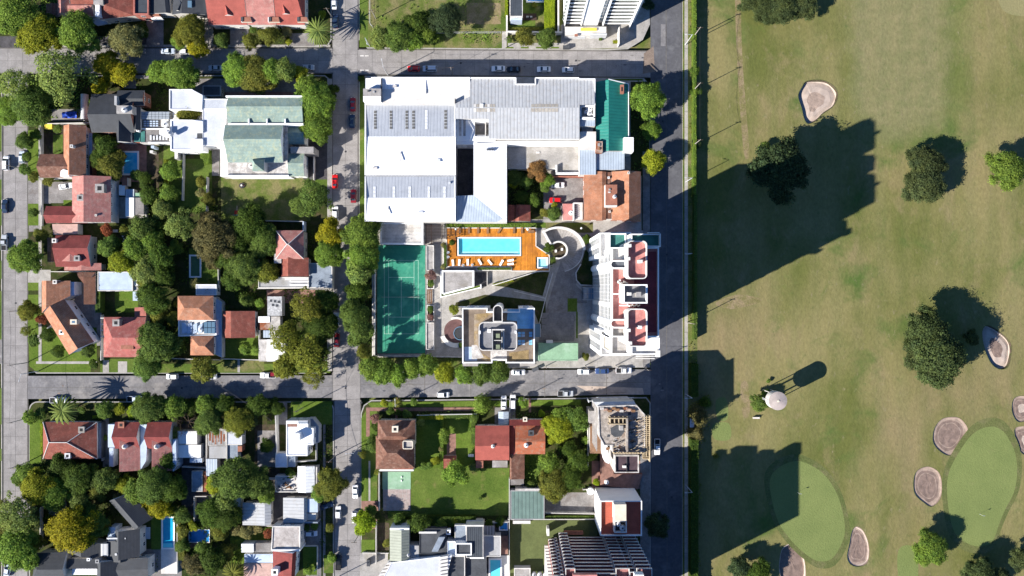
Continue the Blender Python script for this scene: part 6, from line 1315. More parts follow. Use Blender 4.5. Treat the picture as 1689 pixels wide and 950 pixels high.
for y in (787, 793): p = P(662, y, .4); m = MB(); m.box(p.x-.15, p.y-.25, .17, p.x+.15, p.y+.25, .5, 'white'); m.build('bollard', R)
for i in range(7):
    for j in range(5): yard((632.5+i*6.4, 808+j*6.8, 638.4+i*6.4, 814.2+j*6.8), 'off_stone', Y3+.014, 'paving')
R = H('plain red gabled house between the big lawn and its twin', 784, 702, 840, 759, 'x', 5.0, 7.6, 'tile_red2', t=.54); tank(R, 813, 736.5, 6.6, .6, 1.4, 'off_white'); unit(R, 'rear_porch', (785, 760, 797, 772), 0, 2.8, 'brick_wall', top='terracotta'); unit(R, 'rear_terrace', (812, 760, 837, 771), 0, 3, 'concrete'); chimney(R, 787, 735, 6.6, .5, .5, 'white'); chimney(R, 837, 735, 6.6, .5, .5, 'white')
R = H('orange-red gabled house with round white water tank east of its plainer twin', 850, 702, 899, 749, 'x', 5.2, 7.0, 'tile_red3', t=.52, wall='cream'); G4(R, [(840, 692), (898, 692), (898, 702), (840, 702)], 4.4, 5.6, 'tile_maroon', t=.9); G4(R, [(840, 702), (840, 749), (850, 749), (850, 702)][0:4], 4.0, 4.8, 'tile_maroon', t=.9); G4(R, [(841, 790), (841, 749), (865, 749), (865, 790)], 3.6, 4.4, 'tile_brown', t=.1)
tank(R, 868, 735, 6.2, .7, 1.6, 'white'); chimney(R, 876, 714.5, 6.2, .6, 1.6, 'dark_grey'); chimney(R, 866, 692, 5, .6, 1.2, 'cream'); unit(R, 'rear_yard', (842, 790, 864, 800), 0, 2.4, 'grey_wall', top='yard_grey')
R = H('little red-tiled garden hut at the end of the brick path', 732, 751, 753, 773, 'x', 2.4, 3.6, 'tile_red', f=(.0, .5), t=.2, cat='shed', name='shed', win=False)
R = H('small white-roofed garage at the head of the twin parking bays', 822, 679, 839, 701, 'y', 2.6, 2.9, 'blue_metal', cat='garage', name='garage', win=False)
R = F('large flat dark green corrugated roof south of the tall trees', (842, 809, 898, 857), 3.6, 'moss_metal', 'grey_wall', .08, 'shed', 'shed', win=False); unit(R, 'top_wall', (850, 806, 897, 809), 0, 3.9, 'dirty_white')
R = F('pale sheet shelter at the north edge of the walled green yard', (846, 859, 875, 864), 2.6, 'white', 'off_white', .08, 'shelter', 'shelter', win=False)
R = F('small pale platform roof at the south of the walled green yard', (848, 937, 875, 952), 2.8, 'concrete', 'off_white', .1, 'shed', 'shed', win=False)
for i in range(3): R_ = R; tank(R, 881+i*9.5, 949, 1.2, .8, 1.4, 'metal_pale')
# lower strip of houses
R = bldg('house', 'olive-grey metal gabled house by the bright lime street tree', 'house', 657, 898, 6); gable(R, [(643, 925), (643, 873), (675, 873), (675, 924)], 5.6, 6.6, 'olive_metal', 'white', t=.62); unit(R, 'front_edge', (643, 871, 675, 874), 0, 6.2, 'white'); unit(R, 'porch', (655, 863, 674, 871), 0, 3.2, 'dirty_white'); unit(R, 'rear_room', (674, 900, 691, 925), 0, 4.6, 'off_white', top='grey_wall'); tank(R, 673, 916, 5.0, .5, 1, 'metal_pale')
R = bldg('house', 'dark roofed modern house with a white framed skylight box', 'house', 790, 895, 6); flat(R, (769, 867, 797, 920), 6.4, 'dark_metal', 'off_white', .1, .15); flat(R, [(751, 899), (778, 897), (778, 916), (737, 917), (737, 893), (751, 893)], 5.0, 'pale_blue', 'white', .2, .2); flat(R, (751, 896, 778, 916), 7.0, 'dark_grey', 'white', .5, .35, win=False); flat(R, (750, 866, 769, 893), 4, 'blue_grey', 'off_white', .1, .2, win=False); unit(R, 'white_edge', (768, 866, 798, 868.5), 0, 6.8, 'off_white'); chimney(R, 739, 878, 4, 1, 1.4, 'white'); unit(R, 'yard_wall', (770, 858, 796, 864), 0, 2.5, 'off_white')
flat(R, (797, 884, 826, 918), 4.4, 'grey_wall', 'off_white', .15, .2); unit(R, 'pergola_roof', (798, 868, 816, 884), 0, 3.4, 'concrete'); 
for i in range(4): unit(R, 'pergola_bar', (799+i*4.6, 868, 800+i*4.6, 884), 3.4, 3.6, 'off_white')
unit(R, 'patio', (817, 884, 838, 914), 0, .5, 'brick_paving')
R = bldg('house', 'long shadowed dark pitched house between the olive-grey house and the skylight house', 'house', 712, 895, 6); flat(R, (692, 872, 736, 914), 5.2, 'dark_grey', 'dark_grey', .2, .2, win=False); boxpart(R, 'ridge_beam', [(712, 910), (724, 886), (734, 886), (722, 910)], 5, 6.2, 'blue_grey'); unit(R, 'white_edge', (691, 877, 720, 880), 4, 5.8, 'off_white')
R = bldg('hall', 'white hall with a plain sloping roof and toothed side fins at the bottom edge', 'hall', 690, 935, 6); m = MB(); 
flat(R, [(645, 928), (745, 916), (735, 960), (628, 960)], 6.4, 'pale_roof', 'white', .15, .2, win=False)
for i in range(6): unit(R, 'side_fin', [(726+0*i, 919+i*6), (739, 917+i*6), (738, 921+i*6), (724, 923+i*6)], 5, 7.0-.02*i, 'off_white'); unit(R, 'side_fin', [(640-i*4, 928+i*6), (647-i*4, 927+i*6), (645-i*4, 931+i*6), (636-i*4, 932+i*6)], 3, 6.2, 'off_white')
R = F('dark flat-roofed block at the bottom edge left of the small turquoise pool', (738, 917, 767, 955), 5.6, 'dark_grey', 'off_white', .2); unit(R, 'side_roof', (767, 918, 802, 955), 0, 4.4, 'grey_wall', top='dark_grey'); unit(R, 'white_strip', (775, 919, 798, 921.5), 4, 5.4, 'white')
pool(806, 921, 828, 965, .6, .15, 'turquoise pool with white terrace at the bottom edge', 'pool_water', rim=.5); yard((806, 916, 841, 960), 'off_white', Y3+.011, 'pool_terrace'); pool(823, 861, 838, 875, .5, .1, 'small square shaded blue pool', 'pool_blue', rim=.3)
for pts, h, l in (([(841, 660), (841, 700)], 1.6, 'pale wall between the two driveways of the twin houses'), ([(840, 790), (840, 945)], 2.4, 'long thin wall on the west side of the dark green corrugated roof'), ([(790, 864), (840, 861)], 2.2, 'white wall at the back of the big lawn'), ([(620, 862), (620, 930)], 1.8, 'white street wall of the olive-grey house'), ([(625, 776), (625, 842)], 1.8, 'brown-topped wall west of the garden court'), ([(688, 685), (786, 683)], 1.8, 'long low wall behind the brick pavement north of the big garden'), ([(838, 857), (985, 857)], 2.0, 'wall on the north side of the walled green yard'), ([(900, 846), (985, 848)], 2.2, 'grey wall south of the paved yard by the white block'), ([(970, 690), (970, 770)], 2.6, 'white wall on the west side of the building site'), ([(598, 912), (640, 913)], 1.0, 'low white kerb wall before the hall forecourt'), ([(962, 808), (978, 806)], 2.0, 'white stub wall beside the round tank at the white block')): wall_line(pts, h, l)
# building under construction
R = bldg('building_site', 'half-built apartment block with rubble deck, formwork grid and a shaft hole', 'building', 1020, 715, 20)
flat(R, [(986, 670), (1050, 668), (1064, 684), (1064, 746), (1010, 746), (1010, 735), (996, 735), (988, 720)], 19, 'rubble', 'dirty_white', .3, .3, win=False)
for i in range(9): random.seed(900+i); x, y = random.uniform(1000, 1052), random.uniform(676, 738); boxpart(R, 'rubble_stain', [(x, y), (x+random.uniform(3, 8), y), (x+random.uniform(3, 8), y+random.uniform(3, 7)), (x-1, y+random.uniform(3, 7))], 18.6, 18.74+i*.003, random.choice(['dark_grey', 'wood', 'grey_wall']))  # random patches laid on the deck as rubble stains
boxpart(R, 'shaft', [(1007, 706), (1016, 701), (1027, 700), (1030, 712), (1024, 720), (1014, 721), (1008, 716)], 18.6, 18.78, 'dark_grey'); boxpart(R, 'lift_core', (1022, 702, 1028, 710), 18.7, 20.5, 'concrete')  # shaft is a flat dark plate, its colour standing in for the hole's shade
for i in range(120):
    random.seed(300+i); x, y = random.uniform(1010, 1060), random.uniform(690, 744)
    if 1006 < x < 1030 and 698 < y < 722: continue
    s = random.uniform(.6, 3.2); boxpart(R, 'timber_scrap', [(x, y), (x+s*2, y-s*.8), (x+s*2+.5, y-s*.8+.8), (x+.5, y+.9)], 18.7, 18.9+random.random()*.9, random.choice(['rubble', 'wood_pale', 'dirty_white', 'grey_wall', 'wood', 'dark_grey', 'concrete']))
for i in range(5): boxpart(R, 'beam', (1006+i*7.0, 687, 1007.4+i*7.0, 700), 18.8, 20.4-.01*i, 'wood_pale')
boxpart(R, 'beam', (1004, 689.5, 1036, 691), 18.8, 20.7, 'wood_pale'); boxpart(R, 'beam', (1004, 699, 1036, 700.4), 18.8, 20.6, 'wood_pale'); boxpart(R, 'beam', (1033, 690, 1036, 745), 18.8, 20.8, 'rubble')
for i in range(22): boxpart(R, 'formwork_plank', (1061, 688+i*3.25, 1075, 689.2+i*3.25), 16.8, 18.9+random.random()*.3, 'wood_pale')
for x in (1062, 1066, 1071.5): boxpart(R, 'formwork_beam', (x, 686, x+1, 762 if x > 1070 else 754), 16.5, 18.6+.1*(x-1060), 'wood_pale')
for i in range(20): boxpart(R, 'upstand', (1012+i*2.6, 746+((i*3) % 2), 1012.9+i*2.6, 749), 18, 20+random.random(), 'wood_pale')
for i in range(9): boxpart(R, 'rubble_strip', (990+i*6.5, 672+(i % 3)*2, 996+i*6.5, 676+(i % 3)*2), 18.8, 19.2+.05*i, random.choice(['wood', 'rust', 'dirty_white']))
boxpart(R, 'screen', [(979, 663), (1046, 662), (1052, 673), (986, 673)], 12, 17.5, 'grey_wall', top='metal_pale'); flat(R, (1014, 751, 1054, 780), 16, 'maroon_dark', 'dirty_white', .6, .3, win=False); boxpart(R, 'hatch', (1027, 768, 1033, 772), 15.3, 16.2, 'off_white'); boxpart(R, 'joint_beam', (1033.6, 751, 1034.6, 779), 15.4, 15.9, 'metal_dark')
boxpart(R, 'chute', [(995, 722), (1000, 722), (1005, 760), (1004, 765), (998, 762), (995, 750)], 8, 14, 'white'); boxpart(R, 'timber_floor', (973, 699, 993, 748), 0, 5, 'dirty_white', top='planks'); boxpart(R, 'concrete_step', (972, 678, 984, 698), 0, 10, 'concrete')
for fl in range(6): 
    z = 2.6+fl*2.9; a, b = P(986, 746, 19), P(1064, 668, 19); m = MB(); m.box(a.x-.25, a.y, z, a.x-.02, b.y, z+.35, 'concrete'); m.build('floor_edge', R)
for c, z in (((971, 661, 1046, 662), 7), ((984, 655, 1046, 656), 6)): boxpart(R, 'scaffold_rail', c, z-.15, z, 'metal_pale')
for x in (971, 978, 990, 1003, 1019, 1045): boxpart(R, 'scaffold_post', (x, 660.5, x+.6, 664.5), .1, 7, 'metal_pale')
boxpart(R, 'site_hut', (988, 656.5, 1012, 661), .1, 2.8, 'off_white'); boxpart(R, 'site_hut', (1014, 657, 1024, 661), .1, 2.6, 'dirty_white')
boxpart(R, 'red_floor', [(990, 748), (1012, 748), (1012, 782), (1060, 782), (1052, 807), (990, 800)], 0, 1.6, 'brick_wall', top='brick_paving')
tank(R, 1001, 796, 1.6, .7, 1.4, 'white')
R = bldg('apartment_block', 'narrow white block with a red roof and a rooftop pit holding two round tanks', 'apartment block', 1025, 855, 16)
flat(R, (990, 826, 1059, 884), 16.4, 'red_roof2', 'white', .9, .3, win=False); q = ccw(W(rect(990, 826, 1059, 884), 16.4))
for i in range(4):
    a, b = Vector(q[i]), Vector(q[(i+1) % 4]); north = a.y > q[0][1]-1 and b.y > q[0][1]-1 and False
    if abs(a.y-b.y) > 1: windows(R, a, b, [1.2+f*3 for f in range(5)], 3, .7, .7, 'off_white', 'glass', 1)
boxpart(R, 'tank_house', (1013, 832, 1033, 859), 15, 19.5, 'off_white', top='cream'); flat(R, (1013, 859, 1034, 879), 18.6, 'dark_grey', 'off_white', 1.6, .35, win=False, rname='pit_floor', z0=15); tank(R, 1020, 865, 17.1, .7, 1.3, 'white'); tank(R, 1027, 871.5, 17.1, .9, 1.3, 'metal_pale')
p = P(974, 810, 2); t = thing('water_tank', 'large round white tank on the ground beside the narrow white block', 'tank', (p.x, p.y, .14)); m = MB(); m.cyl((0, 0), 1.1, 1.1, 0, 2.2, 'white', 18); m.build('shell').parent = t; m = MB(); m.cyl((0, 0), 1.15, .4, 2.2, 2.6, 'white', 18); m.build('dome').parent = t
# stepped balcony tower at the bottom edge
R = bldg('apartment_tower', 'stepped apartment tower with rows of white-edged red balconies at the bottom edge', 'apartment block', 1000, 940, 20)
TH = 34.5; n = 12; bx0, bx1, by = 902, 1046, 880
gp = lambda x, y: P(x, y, 0)
x0, x1, y0 = gp(904, 0).x, gp(1045, 0).x, gp(0, 881).y
m = MB(); m.box(x0, y0-21, 0, x1, y0-1.6, TH, 'red_facade', top='maroon_roof'); m.build('wall', R)
for fl in range(n):
    z = 1.2+fl*2.85
    for (u0, u1, d) in ((0, .07, .6), (.07, .10, 1.0), (.12, .22, 2.6), (.22, .63, 1.2), (.63, .77, 2.6), (.77, .84, 1.6), (.84, 1.0, 2.6)):
        xa, xb = x0+(x1-x0)*u0, x0+(x1-x0)*u1; m = MB(); m.box(xa+.02, y0-1.6, z, xb-.02, y0-1.6+d, z+.16, 'red_facade'); m.build('balcony', R)
        m = MB(); m.box(xa+.02, y0-1.6+d-.14, z+.162, xb-.02, y0-1.6+d, z+.9, 'off_white'); m.box(xa+.02, y0-1.6, z+.162, xa+.18, y0-1.6+d-.142, z+.9, 'off_white'); m.box(xb-.18, y0-1.6, z+.162, xb-.02, y0-1.6+d-.142, z+.9, 'off_white'); o = m.build('balustrade', R)
    windows(R, (x1, y0-1.6), (x0, y0-1.6), [z+.3], 8, 1.5, 1.9, 'red_facade', 'glass', 1)
    m = MB(); m.box(x0-1.2, y0-19, z, x0-.01, y0-3, z+1.0, 'off_white'); m.build('west_balcony', R)
unit(R, 'ground_terrace', (931, 876, 962, 882), 0, .9, 'terracotta'); unit(R, 'side_screen', (902, 872, 906, 884), 0, 4, 'off_white')
boxpart(R, 'roof_box', (1047, 948, 1062, 970), TH, TH+2.4, 'white'); boxpart(R, 'roof_box', (945, 948, 985, 970), TH, TH+1.5, 'red_membrane')

# ---- north block
R = bldg('apartment_tower', 'white balconied apartment tower leaning out over the top edge with a blank white centre strip', 'apartment block', 985, 20, 15)
x0, x1, ys = P(929, 0).x, P(1045, 0).x, P(0, 44).y; TH = 42; m = MB(); m.box(x0, ys+1.2, 0, x1, ys+28, TH, 'white', top='concrete'); m.build('wall', R)
xs = lambda px: P(px, 0).x
m = MB(); m.box(xs(958), ys-.4, 0.1, xs(984), ys+1.19, TH+1, 'white'); m.build('blank_strip', R)
for fl in range(14):
    z = 2.4+fl*2.9
    for a, b, d, mt in ((931, 957.5, 1.15, 'off_white'), (993, 1037, 1.25, 'off_white')):
        m = MB(); m.box(xs(a), ys+1.2-d, z, xs(b), ys+1.19, z+.18, 'concrete'); m.build('balcony', R)
        m = MB(); m.box(xs(a), ys+1.2-d, z+.182, xs(b), ys+1.2-d+.12, z+1.15, 'white'); m.build('balustrade', R)
        windows(R, (xs(a), ys+1.2), (xs(b), ys+1.2), [z+.3], 4, 3.6, 2.1, 'grey_slat', 'grey_slat', .4)
        m = MB(); m.box(xs(a)+.2, ys+1.2-d+.3, z+.6, xs(b)-.2, ys+1.2-d+.9, z+.68, 'grey_slat'); m.build('awning', R)
    for k in range(3): child('window', window_mesh(2.0, 2.4, 'off_white', 'glass_blue'), R, (xs(985.5)+.9+k*1.05*0+k*.0-WL[R.name].x+k*0.0, ys+1.17-WL[R.name].y, z), (0, 0, 0)) if k == 0 else None
for a in (930, 957, 992.5, 1037): m = MB(); m.box(xs(a), ys-.7, 0.1, xs(a)+.2, ys+1.19, TH, 'white'); m.build('fin', R)
unit(R, 'podium', (932, 44, 1000, 58), 0, 3.4, 'off_white', top='off_white'); unit(R, 'yellow_band', (958, 46, 984, 50), 3.4, 3.9, 'yellow'); unit(R, 'screen', (938, 59, 966, 60.5), .1, 2.2, 'metal_pale'); unit(R, 'screen', (974, 55, 1001, 57.5), .1, 3.8, 'metal_pale'); unit(R, 'wing_wall', (1021, 44, 1022, 72), .1, 4, 'off_white'); unit(R, 'vent_box', (948, 56, 953, 59), 3.4, 4.2, 'terracotta')
R = F('black-roofed modern house beside a lawn and a small pool at the top edge', (841, -20, 862, 27), 6.0, 'dark_metal', 'off_white', .1, pt=.15); unit(R, 'front_room', (842, 27, 861, 33), 0, 4.6, 'pale_blue'); unit(R, 'patio_deck', (862, 22, 885, 33), 0, .5, 'dark_wood')
for x in (868, 874): unit(R, 'patio_table', (x, 26, x+4, 28.5), .5, 1.2, 'grey_wall')
pool(868, -12, 897, 4, .4, .1, 'small blue pool cut by the top edge', 'pool_blue3', rim=.5)
for pts, h, l in (([(836, -30), (836, 56)], 2.2, 'tall white wall between the rough field and the black-roofed house'), ([(836, 52), (926, 53)], 2.4, 'long white street wall of the black-roofed house'), ([(921, -30), (921, 53)], 2.4, 'white wall between the lime hedge and the white balconied tower')): wall_line(pts, h, l, t=.5)
slat_fence([(609, -30), (609, 37), (614, 43)], 1.8, 'thin wire fence with pale posts on the west side of the rough field', 'metal_pale', 3); slat_fence([(690, 53), (826, 52)], 1.8, 'thin wire fence with pale posts on the street side of the rough field', 'metal_pale', 4)

# ---- north-west corner houses
R = bldg('house', 'rambling red-tiled house at the top left with two grey courtyard walls', 'house', 155, 15, 5)
G4(R, [(76, 6), (76, 34), (98, 34), (98, 6)], 4.6, 5.2, 'tile_brown', t=.5); G4(R, [(95, 28), (95, -30), (114, -30), (114, 20)], 5.2, 6.6, 'tile_pink', t=.5); G4(R, [(117, 3), (155, 3), (155, 27), (112, 27)], 5.0, 6.4, 'tile_pink', t=.35); G4(R, [(165, 32), (165, -30), (222, -30), (222, 26)], 5.4, 7.4, 'tile_red', t=.25, f=(.3, 0)); unit(R, 'white_chimney_wall', (157, 8, 164, 27), 0, 7.4, 'white'); unit(R, 'tank_room', (154, 0, 170, 7), 0, 8, 'concrete'); G4(R, [(118, -8), (156, -8), (156, 8), (118, 8)], 5.8, 7, 'tile_red'); unit(R, 'glass_canopy', [(140, 30), (166, 29), (178, 38), (160, 42)], 2.5, 3.2, 'pale_blue'); unit(R, 'pink_awning', [(116, 27), (124, 17), (131, 20), (127, 27)], 4.6, 5.4, 'red_paint2')
R = bldg('house', 'house with dark slate courtyard roof and small grey gables at the top edge', 'house', 240, 10, 5)
flat(R, (220, -20, 245, 24), 6.2, 'slate_flat', 'tile_flat', .6, .4); G4(R, [(247, 22), (249, -30), (276, -30), (282, 22)], 5.2, 5.8, 'slate', t=.8); G4(R, [(284, 24), (288, -30), (343, -30), (343, 24)], 5.2, 6.4, 'slate', t=.3); G4(R, [(290, 18), (295, -5), (305, 18), (300, 19)], 5.6, 6.6, 'slate', win=False); unit(R, 'skylight', (309.5, 1, 316, 12), 5, 6.4, 'glass_blue'); unit(R, 'white_porch', [(245, 25), (263, 25), (268, 31), (250, 32)], 2, 3.4, 'white'); unit(R, 'peach_roof', (245, 16, 262, 25), 3, 4.8, 'terracotta')
R = bldg('row_house', 'row of three joined red-tiled houses with small dormer gables along the top edge', 'row house', 425, 15, 6)
for i, (xa, xb) in enumerate(((344, 408), (409, 455), (456, 503))):
    G4(R, [(xa, 41), (xb, 41), (xb, -35), (xa, -35)], 5.2, 8.0, 'tile_red2' if i != 1 else 'tile_pink', t=.5, f=(0, .18 if i == 2 else 0))
for x, y in ((376, 26), (470, 24)): G4(R, [(x-8, y+1), (x-8, y-14), (x+6, y-14), (x+14, y+1)], 5.6, 7.4, 'tile_red2', win=False)
for x in (403, 449, 496): boxpart(R, 'dormer', [(x-6, 28), (x+10, 28), (x+12, 36), (x-6, 36)], 4.5, 6.4, 'cream', top='terracotta'); boxpart(R, 'dormer_void_shade', (x-6, 28, x-2, 35), 5, 6.6, 'dark_grey')  # dormer voids are solid blocks, dark colour painting in the shade of an opening
for x in (396, 440): boxpart(R, 'dormer_frame', (x+2, 28, x+3, 36), 5, 6.5, 'white')
R = bldg('pergola', 'pale timber pergola between the grey gables and the red row houses', 'pergola', 342, 50, 3)
for i in range(4): unit(R, 'beam', (331+i*6, 24, 332.2+i*6, 76), 2.7, 2.9, 'wood_pale')
for i in range(7): unit(R, 'slat', (329, 28+i*7.5, 352, 29+i*7.5), 2.9, 3.05, 'wood_pale')
for x in (331, 349): 
    for y in (30, 74): unit(R, 'post', (x, y, x+1.2, y+1.2), .1, 2.7, 'wood_pale')
# bus shelter on the avenue
R = bldg('bus_shelter', 'pale-roofed bus shelter on the avenue pavement in a patch of sun', 'bus shelter', 1142, 695, 2.6); unit(R, 'roof', (1138, 689, 1145, 705), 2.5, 2.65, 'pale_blue'); unit(R, 'roof_rib', (1138, 696.6, 1145, 697.2), 2.65, 2.7, 'white')
for y in (690, 703.5): unit(R, 'post', (1143.6, y, 1144.6, y+.8), .1, 2.5, 'metal_pale')
unit(R, 'back_panel', (1144.4, 690, 1144.8, 704.6), .3, 2.3, 'glass_blue'); unit(R, 'bench', (1141.5, 692, 1143.5, 702), .5, .6, 'wood')
# elevated water tank on the golf course
p = P(1283.5, 661.5, 11); R = thing('water_tower', 'white cylindrical water tower on legs on the golf course', 'water tower', (p.x, p.y, .1))
m = MB(); m.cyl((0, 0), 2.75, 2.75, 7.2, 10.7, 'off_white', 28); o = m.build('tank'); o.parent = R; m = MB(); m.cyl((0, 0), 2.85, .4, 10.7, 11.2, 'tank_lid', 28); m.build('lid').parent = R; m = MB(); m.cyl((0, 0), .35, .3, 11.2, 11.35, 'cream', 10); m.build('hatch').parent = R
for i in range(6):
    a = i*math.pi/3; m = MB(); m.tube((2.4*math.cos(a), 2.4*math.sin(a), 0), (2.4*math.cos(a), 2.4*math.sin(a), 7.2), .14, .14, 'off_white'); m.build('leg').parent = R
m = MB(); m.tube((-2.9, -.2, .1), (-2.9, -.2, 10.5), .05, .05, 'metal_pale'); m.tube((-2.9, .25, .1), (-2.9, .25, 10.5), .05, .05, 'metal_pale')
for i in range(24): m.tube((-2.9, -.2, .4+i*.42), (-2.9, .25, .4+i*.42), .03, .03, 'metal_pale', 4)
m.build('ladder').parent = R
p = P(1247, 689, .4); t = thing('bench', 'pale bench on the golf course south of the white water tower', 'bench', (p.x, p.y, .1)); m = MB(); m.box(-1.1, -.3, .42, 1.1, .2, .5, 'off_white'); m.build('seat').parent = t; m = MB(); m.box(-1.1, .2, .5, 1.1, .28, .9, 'off_white'); m.build('backrest').parent = t
for x in (-.9, .9): m = MB(); m.box(x-.06, -.25, 0, x+.06, .25, .418, 'metal_dark'); m.build('leg').parent = t

R = [o for o in bpy.data.objects if o.name == 'warehouse'][0]
for i, (x, y, a, b, z) in enumerate(((660, 250, 1.2, 16, 11.2), (702, 132, .8, 22, 10.7), (640, 340, 1, 14, 10.6), (720, 262, 6, 5, 10.8), (615, 275, 7, 4, 10.2), (690, 348, 8, 3, 10.3), (648, 140, 6, 4, 10.9), (740, 300, 3, 3, 10.2))): boxpart(R, 'roof_patch', (x, y, x+a, y+b), z-.3, z, 'pale_roof' if i % 2 else 'dirty_white')

